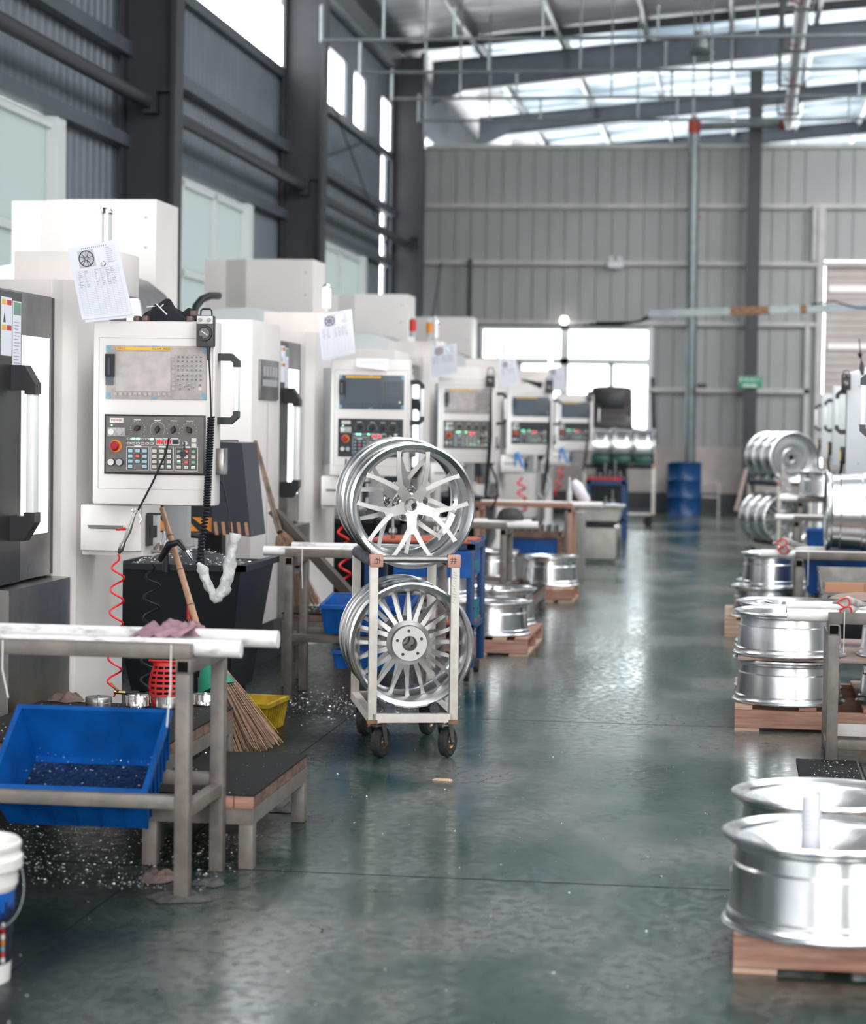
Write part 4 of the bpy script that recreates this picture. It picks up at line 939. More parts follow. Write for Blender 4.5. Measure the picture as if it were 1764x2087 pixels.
# ================================================================== THINGS ON THE MACHINES
def pendant(px, py, y, label, col, s=1.0, face=True):
    """handwheel pendant hung on the corner of a control panel; px,py: its top left corner in sight at depth y"""
    p = at(px, py, y); x0, z1 = p.x, p.z
    w_, h = 0.073*s, 0.128*s
    t = thing('handwheel_pendant', label, 'pendant', (x0+w_/2, y, z1-h), 0, 'handwheel pendants')
    MB().box((x0, y-0.045, z1-h), (x0+w_, y-0.004, z1), bev=0.005).build('body', mat('pendant_body', (0.06, 0.055, 0.052), 0.45), t)
    MB().box((x0+0.003, y-0.047, z1-0.034*s), (x0+w_-0.003, y-0.044, z1-0.002), bev=0.0012).build('face_plate', col, t)
    for q in (0.25, 0.76):
        m = MB(); m.cyl((x0+w_*q, y-0.058, z1-0.018*s), (x0+w_*q, y-0.046, z1-0.018*s), 0.0068*s, 12); m.build('selector_knob', STEELD, t)
    c = Vector((x0+w_*0.5, y-0.045, z1-0.073*s))
    m = MB(); m.lathe([(0, .010), (.022, .010), (.024, .012), (.031, .012), (.033, .0), ], 28, Matrix.Translation(c) @ Matrix.Rotation(PI/2, 4, 'X') @ Matrix.Diagonal((s, s, 1, 1))); m.build('handwheel', BLACK, t)
    m = MB(); m.disc(c + Vector((0, -0.0105, 0)), 0.022*s, (0, -1, 0), 24); m.cyl(c+Vector((-0.013, -0.022, -0.016))*s, c+Vector((-0.013, -0.008, -0.016))*s, 0.005*s, 10, BLACK); m.bar(c+Vector((-0.010*s, -0.0115, 0.008*s)), c+Vector((0.014*s, -0.0115, -0.008*s)), 0.002, 0.004*s, LINEW); m.build('handwheel_dial', mat('dial_umber', (0.14, 0.125, 0.12), 0.4), t)
    m = MB(); m.tube([(x0+0.012, y-0.02, z1), (x0+0.014, y-0.02, z1+0.022*s), (x0+0.022, y-0.02, z1+0.028*s), (x0+w_-0.022, y-0.02, z1+0.028*s), (x0+w_-0.014, y-0.02, z1+0.022*s), (x0+w_-0.012, y-0.02, z1)], 0.0035*s, 8); m.build('hanging_loop', BLACK, t)
    return t, Vector((x0+w_*0.64, y-0.02, z1-h))
def coil_pts(a, b, r, turns, axis_u=Vector((1, 0, 0)), n=14, amp=None):
    a = Vector(a); b = Vector(b); pts = []
    tot = int(turns*n)
    for i in range(tot+1):
        f = i/tot; ang = 2*PI*turns*f; rr = r*(amp(f) if amp else 1)
        pts.append(a.lerp(b, f) + Vector((math.cos(ang)*rr, math.sin(ang)*rr, 0)))
    return pts
pe, q = pendant(405, 644, 8.945, 'handwheel pendant hanging on the top right corner of the nearest control panel', LINEW)
m = MB(); m.cyl(q, q+Vector((0, 0, -0.055)), 0.008, 12, r2=0.0055); m.build('strain_relief', BLACK, pe)
e0 = at(430, 850, 8.92); m = MB(); m.tube([q, q.lerp(e0, 0.5)+Vector((0.002, 0, 0)), e0], 0.0035, 8); m.build('straight_cable', WIRE, pe)
e1 = at(421, 1030, 8.92); e2 = at(405, 1150, 8.95)
m = MB(); m.tube(coil_pts(e0, e1, 0.0125, 34, n=12), 0.0042, 6); m.tube(coil_pts(e1, e2, 0.012, 17, n=12), 0.0042, 6); m.build('coiled_cable', WIRE, pe)
# the plastic-wrapped end of that cable
def bag(pts, rs, name, label):
    m = MB(); P_ = [Vector(p) for p in pts]; n = 12; rings = []
    out = []; orr = []
    for i in range(len(P_)-1):
        for k in range(6): out.append(P_[i].lerp(P_[i+1], k/6)); orr.append(rs[i]+(rs[i+1]-rs[i])*k/6)
    out.append(P_[-1]); orr.append(rs[-1])
    m.tube(out, 0.01, 16, rs=orr)
    for v in m.bm.verts:
        d = noise.noise(v.co*38)*0.012; v.co.x += d; v.co.y += noise.noise(v.co*30+Vector((5, 5, 5)))*0.012
    o = m.build(name, CLEAR, angle=70); tag(o, label, 'bag'); return o
bag([at(403, 1148, 8.93), at(415, 1165, 8.93), at(425, 1195, 8.93), at(440, 1220, 8.93), at(455, 1205, 8.94), at(466, 1165, 8.95), at(472, 1125, 8.96), at(480, 1088, 8.97)], [0.012, 0.022, 0.018, 0.022, 0.026, 0.024, 0.022, 0.025], 'plastic_wrap', 'crumpled clear plastic wrapped around the hanging cable bend beside the bamboo pole')
m = MB(); m.tube([at(444, 975, 9.1), at(455, 990, 9.05), at(466, 1040, 9.0), at(470, 1085, 8.96)], 0.0032, 8); tag(m.build('thin_cable', WIRE), 'thin black cable hanging right of the nearest panel into the plastic wrap', 'cable')
m = MB(); m.tube([at(393, 645, 12.4), at(399, 625, 12.5), at(411, 610, 12.6), at(428, 603, 12.7), at(445, 603, 13.0)], 0.022, 10); tag(m.build('black_hose', WIRE), 'black hose arching behind the glove heap on the nearest panel', 'hose')
pendant(991, 757, 19.62, 'handwheel pendant with a bright plate on the third control panel', LINEW, 1.1)
pendant(1112, 774, 24.98, 'all-black handwheel pendant on the fourth control panel', BLACK, 1.15)
pendant(1196, 797, 30.3, 'dark blue-black handwheel pendant on the farthest left control panel', BLACK, 1.1)
pendant(1714, 762, 16.15, 'dark loop-handled pendant on the corner of the right-hand white panel', BLACK, 0.9)
for (a, b_, l, yy) in (((1000, 790), (988, 1010), 'black cable hanging beside the third control panel', 19.55), ((1121, 815), (1108, 1000), 'black coiled cable hanging beside the fourth control panel', 24.9), ((1201, 830), (1188, 960), 'black cable hanging beside the farthest left control panel', 30.2)):
    p0 = at(*a, yy); p1 = at(*b_, yy); m = MB(); m.tube([p0, p0.lerp(p1, 0.45)+Vector((0.02, 0, 0)), p0.lerp(p1, 0.8)+Vector((0.01, 0, 0)), p1], 0.014, 8, rs=[0.006, 0.016, 0.018, 0.012]); tag(m.build('pendant_cable', WIRE), l, 'cable')

# job sheets held with magnets
def sheet(c4, y, label, wheel=True, lines=True, mag=(0.78, 0.29), seed=1, spokes=10, back=True):
    """c4: sight points tl,tr,br,bl at depth y"""
    A, B, C_, D = [at(px, py, y) for px, py in c4]
    t = thing('job_sheet', label, 'paper', ((A+C_)/2).to_tuple(), 0, 'job sheets on the machine row')
    def S(u, v, off=0.0):
        p = (A.lerp(B, u)).lerp(D.lerp(C_, u), v); p = p.copy(); p.y -= off + 0.012*math.sin(v*2.6)*(0.4+u) ; return p
    MB().grid(lambda u, v: S(u, v), 12, 16, ).build('page', PAPER, t, solid=0.0006)
    if back:
        MB().grid(lambda u, v: S(u*0.96+0.03, v*1.03, -0.004) + Vector((0.004, 0, -0.002)), 6, 8).build('back_page', PAPER, t, solid=0.0006)
    if lines:
        m = MB(); rnd = random.Random(seed)
        def ln(u0, v0, u1, v1, th=0.0012, mt=INK):
            n = 6
            for i in range(n):
                a = S(u0+(u1-u0)*i/n, v0+(v1-v0)*i/n, 0.0012); b2 = S(u0+(u1-u0)*(i+1)/n, v0+(v1-v0)*(i+1)/n, 0.0012)
                d = (b2-a); nrm = Vector((-d.z, 0, d.x)).normalized()*th/2
                m.face([m.bm.verts.new(q) for q in (a-nrm, b2-nrm, b2+nrm, a+nrm)], mt)
        for i in range(27):
            v = 0.34+i*0.0235; ln(0.07, v, 0.93, v, 0.0005)
        for u in (0.07, 0.20, 0.40, 0.52, 0.62, 0.73, 0.83, 0.93): ln(u, 0.34, u, 0.95, 0.0005)
        for i in range(10):
            for u in (0.10, 0.23, 0.44, 0.55, 0.66, 0.76): ln(u, 0.35+i*0.0235, u+rnd.uniform(0.02, 0.09), 0.35+i*0.0235, 0.0022)
        for i in range(8): ln(0.72, 0.07+i*0.028, 0.93, 0.07+i*0.028, 0.0006); ln(0.74, 0.08+i*0.028, 0.80+rnd.random()*0.1, 0.08+i*0.028, 0.0018)
        for i in range(13): ln(0.26+i*0.04, 0.045, 0.285+i*0.04, 0.045, 0.006, GREYP)
        m.build('print', INK, t, smooth=False)
    if wheel:
        m = MB(); m2 = MB()
        cu, cv, ru, rv = 0.33, 0.185, 0.155, 0.115
        m2.face([m2.bm.verts.new(S(u, v, 0.0012)) for u, v in ((0.17, 0.07), (0.50, 0.07), (0.50, 0.305), (0.17, 0.305))]); m2.build('picture_ground', mat('picture_grey', (0.55, 0.52, 0.56), 0.6), t, smooth=False)
        n = 28; pr = []
        for i in range(n+1):
            a = 2*PI*i/n; pr.append((S(cu+ru*math.cos(a), cv+rv*math.sin(a), 0.002), S(cu+ru*0.86*math.cos(a), cv+rv*0.86*math.sin(a), 0.002)))
        for i in range(n): m.face([m.bm.verts.new(q) for q in (pr[i][0], pr[i+1][0], pr[i+1][1], pr[i][1])])
        for i in range(spokes):
            a = 2*PI*i/spokes+0.3; b2 = a + (0.12 if i % 2 else -0.12)
            p0 = [S(cu+ru*0.15*math.cos(a+s_), cv+rv*0.15*math.sin(a+s_), 0.002) for s_ in (-0.35, 0.35)]; p1 = [S(cu+ru*0.9*math.cos(b2+s_), cv+rv*0.9*math.sin(b2+s_), 0.002) for s_ in (0.04, -0.04)]
            m.face([m.bm.verts.new(q) for q in p0+p1])
        m.build('wheel_picture', INKD, t, smooth=False)
    if mag:
        c = S(mag[0]-0.12, mag[1]); g = thing('magnet', 'small metal magnet pinning the ' + ' '.join(label.replace('large printed ', '').replace('with a wheel picture ', '').split()[:10]).rstrip(','), 'magnet', c.to_tuple(), 0, 'magnets pinning the job sheets')
        m = MB(); m.lathe([(0, .010), (.006, .010), (.0095, .006), (.0095, 0)], 16, Matrix.Translation(c+Vector((0, -0.002, 0))) @ Matrix.Rotation(PI/2, 4, 'X')); m.build('magnet_body', CHROME, g)
        m = MB(); m.cyl(c+Vector((-0.010, -0.014, 0.004)), c+Vector((0, -0.012, 0)), 0.002, 8); m.build('magnet_pin', STEELD, g)
    return t
sheet([(138, 506), (238, 488), (272, 641), (168, 652)], 8.93, 'large printed job sheet with a wheel picture above the nearest control panel')
sheet([(648, 642), (716, 630), (724, 716), (656, 732)], 14.2, 'job sheet with a wheel picture above the second control panel', seed=2, spokes=14, mag=(0.78, 0.22))
sheet([(876, 706), (930, 700), (932, 760), (878, 772)], 19.5, 'job sheet above the third control panel, left of its bright pendant', seed=3, mag=(0.78, 0.22), back=False)
sheet([(1016, 736), (1050, 730), (1060, 780), (1022, 788)], 24.8, 'job sheet beside the bright window over the fourth control panel', seed=4, mag=(0.78, 0.22), back=False)
sheet([(1114, 752), (1148, 745), (1154, 796), (1122, 798)], 30.1, 'job sheet in front of the bright window over the farthest left panel', seed=5, mag=(0.78, 0.22), back=False)
# folded note taped to the second panel
A = [at(*p, 14.28) for p in ((725, 730), (792, 731), (791, 756), (727, 748))]
m = MB(); m.grid(lambda u, v: A[0].lerp(A[1], u).lerp(A[3].lerp(A[2], u), v) + Vector((0, -0.01-0.02*v, 0)), 6, 6); o = tag(m.build('folded_note', PAPER, solid=0.002), 'folded handwritten note stuck to the top of the second control panel', 'paper')
m = MB()
for i in range(9):
    a = at(735+i*5.5, 739, 14.255); m.bar(a, a+Vector((0.011, 0, 0.004*(-1)**i)), 0.001, 0.0016)
m.build('handwriting', INKD, o, smooth=False)

# glove heap, strap and wooden blocks on top of the nearest panel
c = at(345, 651, 9.02)
gh = rag('glove_heap', (c.x, 9.05, 1.901), 0.26, 0.12, 0.135, BLKCLOTH, 'heap of black cloth on top of the nearest control panel', 'cloth', 3.3, folds=1.1)
m = MB(); a = at(318, 619, 8.97); b_ = at(340, 641, 8.97); m.bar(a, b_, 0.003, 0.012, up=(0, 1, 0)); m.bar(at(326, 628, 8.972), at(333, 620, 8.972), 0.003, 0.01, up=(0, 1, 0)); m.bar(at(299, 626, 8.98), at(316, 624, 8.98), 0.003, 0.006, up=(0, 1, 0)); tag(m.build('white_strap', mat('white_webbing', (0.80, 0.86, 0.95), 0.6), smooth=False), 'white strap lying over the black cloth heap', 'strap')
for i, (px, py, l) in enumerate(((278, 650, 'leftmost small brown block on the nearest panel top'), (296, 650, 'small brown block just left of the black cloth heap'), (387, 651, 'lower small brown block right of the black cloth heap'), (394, 641, 'upper small brown block right of the black cloth heap'))):
    p = at(px, py, 8.97); z = 1.901 if py > 645 else 1.924
    tag(MB().box((p.x-0.012, 8.96, z), (p.x+0.012, 9.0, z+0.021), bev=0.001).build('steel_block', mat('brown_steel_block', (0.16, 0.115, 0.095), 0.5, 0.5)), l, 'block', 'small blocks on the nearest panel')
tag(MB().box((-2.60, 8.97, 1.902), (-2.54, 9.02, 1.914)).cyl((-2.545, 8.97, 1.915), (-2.52, 8.955, 1.935), 0.006, 8).build('door_catch', STEELD), 'small steel catch on the left of the nearest panel top', 'catch')
tag(MB().box(tuple(at(404, 651, 9.03)-Vector((0.02, 0, 0))), (at(404, 651, 9.03).x+0.02, 9.06, 1.925)).build('dark_block', BLACK), 'dark block behind the pendant on the nearest panel', 'block')
# spray cans and tube behind the third panel
def can(px, py0, py1, y, w_, colr, label, zb=None):
    p = at(px, py0, y); z0 = at(px, py1, y).z if zb is None else zb; r = w_/2; h = p.z - z0
    t = thing('spray_can', label, 'spray can', (p.x, y, z0))
    M_ = Matrix.Translation((p.x, y, z0))
    MB().lathe([(0, 0), (r, 0), (r, h*0.25), (r*1.02, h*0.26)], 20, M_).build('base_band', GREYP, t)
    MB().lathe([(r, h*0.25), (r, h*0.80), (r*0.95, h*0.84)], 20, M_).build('body', colr, t)
    MB().lathe([(r*0.95, h*0.84), (r*0.6, h*0.90), (r*0.45, h*0.90)], 20, M_).build('shoulder', STEEL, t)
    MB().lathe([(r*0.4, h*0.88), (r*0.4, h), (0, h)], 14, M_).build('nozzle', LINEW, t)
can(841, 645, 695, 20.1, 0.064, REDP, 'red spray can standing on the third machine top', 2.275)
can(875, 653, 696, 20.2, 0.062, ORNG, 'orange spray can standing beside the red one', 2.275)
m = MB(); p = at(886, 650, 20.25); m.cyl((p.x, 20.25, 2.275), (p.x, 20.25, 2.45), 0.012, 10); m.cyl((p.x, 20.25, 2.44), (p.x, 20.25, 2.47), 0.017, 10); tag(m.build('lamp_tube', WHITE2), 'white lamp tube right beside the orange spray can', 'tube')
m = MB(); m.cyl(at(1010, 697, 25.5), at(1016, 740, 25.5), 0.02, 8); tag(m.build('lamp_tube', WHITE2), 'slanted pale tube against the bright window above the fourth machine', 'tube')
m = MB(); a = at(1060, 772, 24.85); b_ = at(1103, 786, 24.85); m.tube([a, a.lerp(b_, 0.5), b_], 0.02, 8, rs=[0.006, 0.02, 0.035]); m.tube([at(1061, 779, 24.85), a.lerp(b_, 0.5)], 0.006, 6); tag(m.build('dark_brush', BLACK), 'dark brush lying on the fourth control panel top', 'brush')

# air guns with coiled hoses
def air_gun(k, label, kind='steel', p0=None, hose=True):
    pass
ag = thing('air_gun', 'silver air gun with red trigger hanging from a black cord at the drawer', 'air gun', tuple(at(262, 1080, 8.9)))
Yg = 8.88
m = MB(); m.tube([at(271, 1056, Yg), at(281, 1040, Yg), at(288, 1058, Yg), at(284, 1068, Yg)], 0.003, 8); m.lathe([(0.006, 0), (0.009, 0.002), (0.006, 0.004)], 14, Matrix.Translation(at(273, 1040, Yg)) @ Matrix.Rotation(PI/2, 4, 'X')); m.build('hook', CHROME, ag)
m = MB(); m.tube([at(277, 1040, Yg), at(268, 1065, Yg), at(262, 1082, Yg), at(252, 1105, Yg)], 0.009, 12, rs=[0.004, 0.009, 0.012, 0.008]); m.build('body', ALU2, ag)
m = MB(); m.tube([at(255, 1078, Yg), at(236, 1080, Yg)], 0.004, 8, rs=[0.007, 0.003]); m.build('trigger', REDP, ag)
m = MB(); m.cyl(at(262, 1078, Yg), at(184, 1076, Yg), 0.0028, 8); m.build('nozzle', STEEL, ag)
m = MB(); m.tube([at(252, 1105, Yg), at(249, 1112, Yg), at(246, 1120, Yg), at(242, 1128, Yg)], 0.011, 12, rs=[0.008, 0.012, 0.012, 0.006]); m.build('hose_coupling', STEELD, ag)
m = MB(); m.tube([at(344, 893, Yg), at(337, 925, Yg), at(310, 985, Yg), at(281, 1040, Yg)], 0.0045, 8); m.build('hanging_cord', WIRE, ag)
def zig_hose(name, pts, r, col, label, cat='hose', group=None, turns=None, amp=0.03, y=9.0, slack=1.0):
    """helical hose hanging from pts[0] to pts[-1]"""
    a, b = Vector(pts[0]), Vector(pts[-1]); n = 20
    out = []
    for i in range(int(turns*n)+1):
        f = i/(turns*n); e = min(1.0, min(f, 1-f)*turns*1.6)
        ang = 2*PI*turns*f
        out.append(a.lerp(b, f) + Vector((math.cos(ang)*amp*e, math.sin(ang)*amp*e, 0)))
    m = MB(); m.tube(out, r, 8); o = m.build(name, col); tag(o, label, cat, group); return o
zig_hose('coiled_air_hose', [at(241, 1130, Yg), at(232, 1420, 8.7)], 0.0042, REDH, 'red coiled air hose hanging from the silver air gun', turns=6.2, amp=0.028)
zig_hose('coiled_air_hose', [at(312, 1150, 9.15), at(300, 1412, 9.1)], 0.0055, WIRE, 'black coiled air hose hanging in front of the chip cart', turns=6.1, amp=0.033)
m = MB(); m.tube([at(325, 1142, 9.12), at(345, 1110, 9.1), at(365, 1105, 9.08), at(386, 1132, 9.05)], 0.01, 12, rs=[0.012, 0.016, 0.014, 0.007]); bg_ = m.build('black_air_gun', BLACK); tag(bg_, 'black air gun with a steel tip beside the bamboo pole', 'air gun')
m = MB(); m.tube([at(380, 1122, 9.05), at(388, 1136, 9.05), at(391, 1142, 9.05)], 0.006, 12, rs=[0.011, 0.009, 0.004]); m.build('steel_tip', CHROME, bg_, world=True)
# the same on the other machines
for (a, b_, yy, l, tn, am) in (((697, 1065), (706, 1225), 14.2, 'red coiled hose left of the trolley', 4.6, 0.034), ((1061, 972), (1065, 1058), 24.5, 'red coiled hose above the brown bench', 4, 0.045), ((1146, 950), (1131, 1010), 29.9, 'farthest red hose, beside the blue rack', 3, 0.04)):
    zig_hose('coiled_air_hose', [at(*a, yy), at(*b_, yy)], 0.0075 if yy < 20 else 0.011, REDH, l, turns=tn, amp=am)
for (px, py, yy, l) in ((1055, 925, 24.6, 'blue air gun on the fourth machine drawer'), (1146, 915, 29.9, 'blue air gun on the farthest left machine')):
    m = MB(); m.tube([at(px-6, py+26, yy), at(px-5, py+2, yy), at(px, py, yy), at(px+10, py+28, yy)], 0.02, 8, rs=[0.012, 0.025, 0.03, 0.02]); tag(m.build('blue_air_gun', mat('light_blue_plastic', (0.10, 0.28, 0.62), 0.4)), l, 'air gun')
m = MB(); m.tube([at(697, 1030, 14.2), at(700, 1045, 14.2), at(698, 1062, 14.2)], 0.012, 8, rs=[0.006, 0.014, 0.01]); m.tube([at(705, 935, 14.2), at(697, 1035, 14.2)], 0.006, 6); tag(m.build('black_air_gun', BLACK), 'black air gun above the red hose left of the upright wheel', 'air gun')
for (pts, yy, r, l) in (([(1000, 950), (1012, 980), (1014, 1010), (1000, 1040)], 19.7, 0.01, 'thin black cable looping down from the third control panel'), ([(1108, 945), (1120, 990), (1110, 1020), (1095, 1005), (1098, 960)], 25.2, 0.02, 'pale grey hose looped below the fourth control panel')):
    m = MB(); m.tube([at(*p, yy) for p in pts], r, 8); tag(m.build('hanging_cable', WIRE if r < 0.015 else GREYP), l, 'cable')
# crumpled paper and foil in the document tray
rag('crumpled_paper', tuple(at(325, 1112, 9.4)), 0.12, 0.12, 0.075, mat('crumpled_white_paper', (0.6, 0.62, 0.65), 0.6), 'crumpled white paper in the tray beside the drawer', 'paper', 5.1, folds=5)
rag('crumpled_foil', tuple(at(340, 1122, 9.25)+Vector((0, 0, -0.01))), 0.13, 0.1, 0.045, mat('brown_foil', (0.40, 0.33, 0.29), 0.35, 0.6), 'crumpled brown foil behind the bamboo pole', 'foil', 7.4, folds=6)

# bamboo-handled brooms
def broom(h0, h1, s1, label, w0, w1, hm, sm, r=0.014, bind=True, thin=1.0):
    h0, h1, s1 = Vector(h0), Vector(h1), Vector(s1)
    t = thing('bamboo_broom', label, 'broom', tuple(s1))
    m = MB(); n = 26; pts = []; rs = []
    for i in range(n+1):
        f = i/n; pts.append(h0.lerp(h1, f)); rs.append(r*(1.12 if i in (5, 11, 17, 23) else 1.0)*(0.8+0.35*f))
    m.tube(pts, r, 12, rs=rs); m.build('handle', hm, t)
    for i in (5, 11, 17, 23):
        q_ = h0.lerp(h1, i/n); d_ = (h1-h0).normalized()*0.0025
        m = MB(); m.cyl(q_-d_, q_+d_, rs[i]*1.04, 14); m.build('bamboo_node', BAMBD, t)
    if bind:
        d = (s1-h1); m = MB(); m.tube([h1-d*0.03, h1+d*0.18, h1+d*0.30], 0.03, 14, rs=[r*1.5, w0*0.55, w0*0.72]); m.build('binding', GREENT, t)
    m = MB(); rnd = random.Random(4); d = s1-h1; side = d.cross(Vector((0, 1, 0))).normalized(); dep = Vector((0, 1, 0))
    for i in range(int(420*thin)):
        a = rnd.uniform(-1, 1); b_ = rnd.uniform(-1, 1)*math.sqrt(max(0, 1-a*a))
        s0 = h1 + d*0.12 + side*a*w0*0.5 + dep*b_*w0*0.45
        e = h1 + d*rnd.uniform(0.86, 1.0) + side*(a*w1*0.5 + rnd.uniform(-0.02, 0.02)) + dep*b_*w1*0.28
        mid = s0.lerp(e, 0.5) + Vector((rnd.uniform(-1, 1), 0, 0))*0.006
        m.tube([s0, mid, e], 0.0016, 3, cap=False)
    m.build('bristles', sm, t)['kind'] = 'stuff'
    return t
broom(at(330, 1036, 9.28), at(422, 1345, 8.85), (-1.965, 8.75, 0.11), 'bamboo-handled straw broom with green binding leaning under the nearest control panel', 0.12, 0.34, BAMB, STRAW)
broom(at(520, 900, 12.85), at(570, 1085, 12.4), at(580, 1117, 12.3), 'dark bamboo broom leaning on the second machine behind the near bench', 0.06, 0.10, BAMBD, STRAW, 0.016, False, 0.6)
broom(at(604, 1130, 12.75), at(606, 1155, 12.7), at(622, 1240, 12.65), 'worn straw broom head behind the second bench', 0.06, 0.17, BAMBD, STRAW, 0.016, False, 0.6)
m = MB(); m.bar(at(562, 1045, 12.55), at(722, 1222, 12.1), 0.05, 0.10, up=(0, 1, 0)); tag(m.build('dark_plank', mat('dark_oily_wood', (0.045, 0.032, 0.024), 0.6), smooth=False), 'dark wooden plank slanting behind the second bench', 'plank')
# red scraper handle by the broom
m = MB(); a = at(384, 1230, 9.0); m.tube([a, at(386, 1262, 9.0)], 0.012, 12, rs=[0.008, 0.013]); sc = m.build('red_scraper', REDP); tag(sc, 'red-handled scraper standing behind the bamboo pole', 'scraper')
m = MB(); m.cyl(at(386, 1262, 9.0), at(388, 1345, 9.0), 0.006, 8); m.build('shank', CHROME, sc)
# ================================================================== ALUMINIUM WHEELS
WR = 0.28
def rim_profile(h, r=WR):
    s = h/0.25; k = r/0.28
    o = [(.268, 0), (.280, .003), (.281, .010), (.277, .015), (.268, .019), (.2655, .028), (.2655, .040), (.259, .046), (.257, .080), (.254, .130), (.2515, .165), (.2470, .172), (.2455, .200), (.2455, .212), (.256, .220), (.262, .228), (.263, .236), (.277, .239), (.281, .243), (.280, .249), (.272, .252)]
    i = [(.262, .246), (.252, .238), (.246, .222), (.238, .205), (.237, .172), (.243, .160), (.249, .10), (.252, .05), (.259, .020), (.262, .004)]
    return [(a*k, b*s) for a, b in o + i]
def strip(mb, path, zf, hw, th, M):
    """spoke: path of (x,y), half widths, top height zf(r), thickness th(r)"""
    ring = []
    for i, (x, y) in enumerate(path):
        a = path[max(0, i-1)]; b = path[min(len(path)-1, i+1)]
        d = Vector((b[0]-a[0], b[1]-a[1])).normalized(); n = Vector((-d.y, d.x)); r = math.hypot(x, y); w_ = hw[i]; z = zf(r); t_ = th(r)
        ring.append([mb.bm.verts.new(M @ Vector(q)) for q in ((x+n.x*w_, y+n.y*w_, z), (x-n.x*w_, y-n.y*w_, z), (x-n.x*w_*0.75, y-n.y*w_*0.75, z-t_), (x+n.x*w_*0.75, y+n.y*w_*0.75, z-t_))])
    for A, B in zip(ring, ring[1:]):
        for i in range(4): mb.face([A[i], A[(i+1) % 4], B[(i+1) % 4], B[i]])
    mb.face(ring[0][::-1]); mb.face(ring[-1])
def make_wheel(style, h=0.25, r=WR, seg=96):
    t = thing('alloy_wheel', 'x', 'wheel', (0, 0, 0)); k = r/0.28
    MB().lathe(rim_profile(h, r), seg, closed=True).build('rim', ALU, t, angle=28)
    I = Matrix.Identity(4); pol = lambda rr, a: (rr*math.cos(a), rr*math.sin(a))
    if style == 'split5':
        mb = MB(); zf = lambda q: h - 0.012 - 0.040*max(0, 1-(q/(0.25*k)))**1.6; th = lambda q: 0.020 + 0.02*(1-q/0.27)
        for s in range(5):
            a = R(270 + 72*s)
            P0 = [pol(0.024*k, a), pol(0.06*k, a), pol(0.10*k, a), pol(0.128*k, a)]
            strip(mb, P0, zf, [0.030*k, 0.023*k, 0.021*k, 0.020*k], th, I)
            for sg in (-1, 1):
                pts = []; hw = []
                for f in [0, .12, .25, .4, .55, .7, .85, 1.0]:
                    rr = (0.098 + (0.249-0.098)*f)*k; aa = a + sg*R(21)*(0.10*(1-f) + f**0.62 if f > 0 else 0.10)*1.0
                    pts.append(pol(rr, aa)); hw.append((0.0125 - 0.005*f + (0.0035 if f > .95 else 0))*k)
                strip(mb, pts, lambda q: zf(q)+0.0004, hw, th, I)
            ab = a + R(36)
        mb.build('spokes', ALU2, t, angle=30)
        mb = MB(); mb.lathe([(0.026*k, h-0.075), (0.026*k, h-0.044), (0.034*k, h-0.042), (0.040*k, h-0.050), (0.075*k, h-0.075), (0.078*k, h-0.11), (0.06*k, h-0.12), (0.034*k, h-0.12)], 40, I, closed=True)
        for s in range(5):
            a = R(270+36+72*s); c = Vector((*pol(0.058*k, a), h-0.062)); mb.lathe([(0.009, -0.004), (0.010, 0.003), (0.019, 0.010), (0.022, 0.004), (0.024, -0.02)], 18, Matrix.Translation(c))
        mb.build('hub', CHROME, t)
        mb = MB()
        for s in range(5):
            c = Vector((*pol(0.058*k, R(270+36+72*s)), h-0.066)); mb = MB(); mb.cyl(c, c+Vector((0, 0, 0.004)), 0.0095, 14); mb.build('bolt_hole', BLACK, t)
        mb = MB(); mb.cyl((*pol(0.242*k, R(-28)), h-0.045), (*pol(0.238*k, R(-28)), h-0.042), 0.006, 10)
        mb.build('valve_hole', BLACK, t)
    elif style == 'multi20':       # twenty straight spokes; the mounting side is the top, spokes sit deep in the barrel
        zt = 0.115*h/0.25
        mb = MB(); zf = lambda q: zt + 0.05*(1-q/(0.25*k)) - 0.02; th = lambda q: 0.024
        for s in range(10):
            for sg in (-1, 1):
                a = R(36*s + 9 + sg*6.5); a1 = R(36*s + 9 + sg*9.5)
                pts = [pol((0.055+(0.246-0.055)*f)*k, a+(a1-a)*f) for f in (0, .3, .6, .9, 1)]
                strip(mb, pts, zf, [0.0125*k, 0.0105*k, 0.0088*k, 0.0075*k, 0.011*k], th, I)
        mb.build('spokes', ALU2, t, angle=30)
        mb = MB(); z0 = zt+0.06
        mb.lathe([(0.030*k, zt-0.03), (0.030*k, z0-0.005), (0.034*k, z0), (0.078*k, z0), (0.081*k, z0-0.003), (0.081*k, z0-0.035), (0.10*k, z0-0.045), (0.10*k, zt-0.02)], 56, I, closed=True); mb.build('hub', ALU2, t)
        mb = MB()
        for s in range(5):
            c = Vector((*pol(0.057*k, R(18+72*s+4)), z0)); mb = MB(); mb.cyl(c-Vector((0, 0, 0.003)), c+Vector((0, 0, 0.0006)), 0.0072, 14); mb.build('bolt_hole', BLACK, t)
    elif style == 'dish':          # turned solid dish
        prof = [(0.250*k, h-0.022), (0.240*k, h-0.018), (0.226*k, h-0.024), (0.20*k, h-0.034), (0.13*k, h-0.075), (0.082*k, h-0.098), (0.078*k, h-0.090), (0.055*k, h-0.090), (0.036*k, h-0.092), (0.032*k, h-0.12)]
        mb = MB(); n = 90; rings = []
        for i, (rr, z) in enumerate(prof):
            w_ = math.sin(PI*min(1, max(0, (rr/k-0.082)/(0.226-0.082)))) if 0.082 < rr/k < 0.23 else 0
            rings.append([mb.bm.verts.new((rr*math.cos(2*PI*j/n), rr*math.sin(2*PI*j/n), z + w_*0.016*abs(math.sin(2.5*2*PI*j/n)))) for j in range(n)])
        for A, B in zip(rings, rings[1:]):
            for j in range(n): mb.face([A[j], A[(j+1) % n], B[(j+1) % n], B[j]])
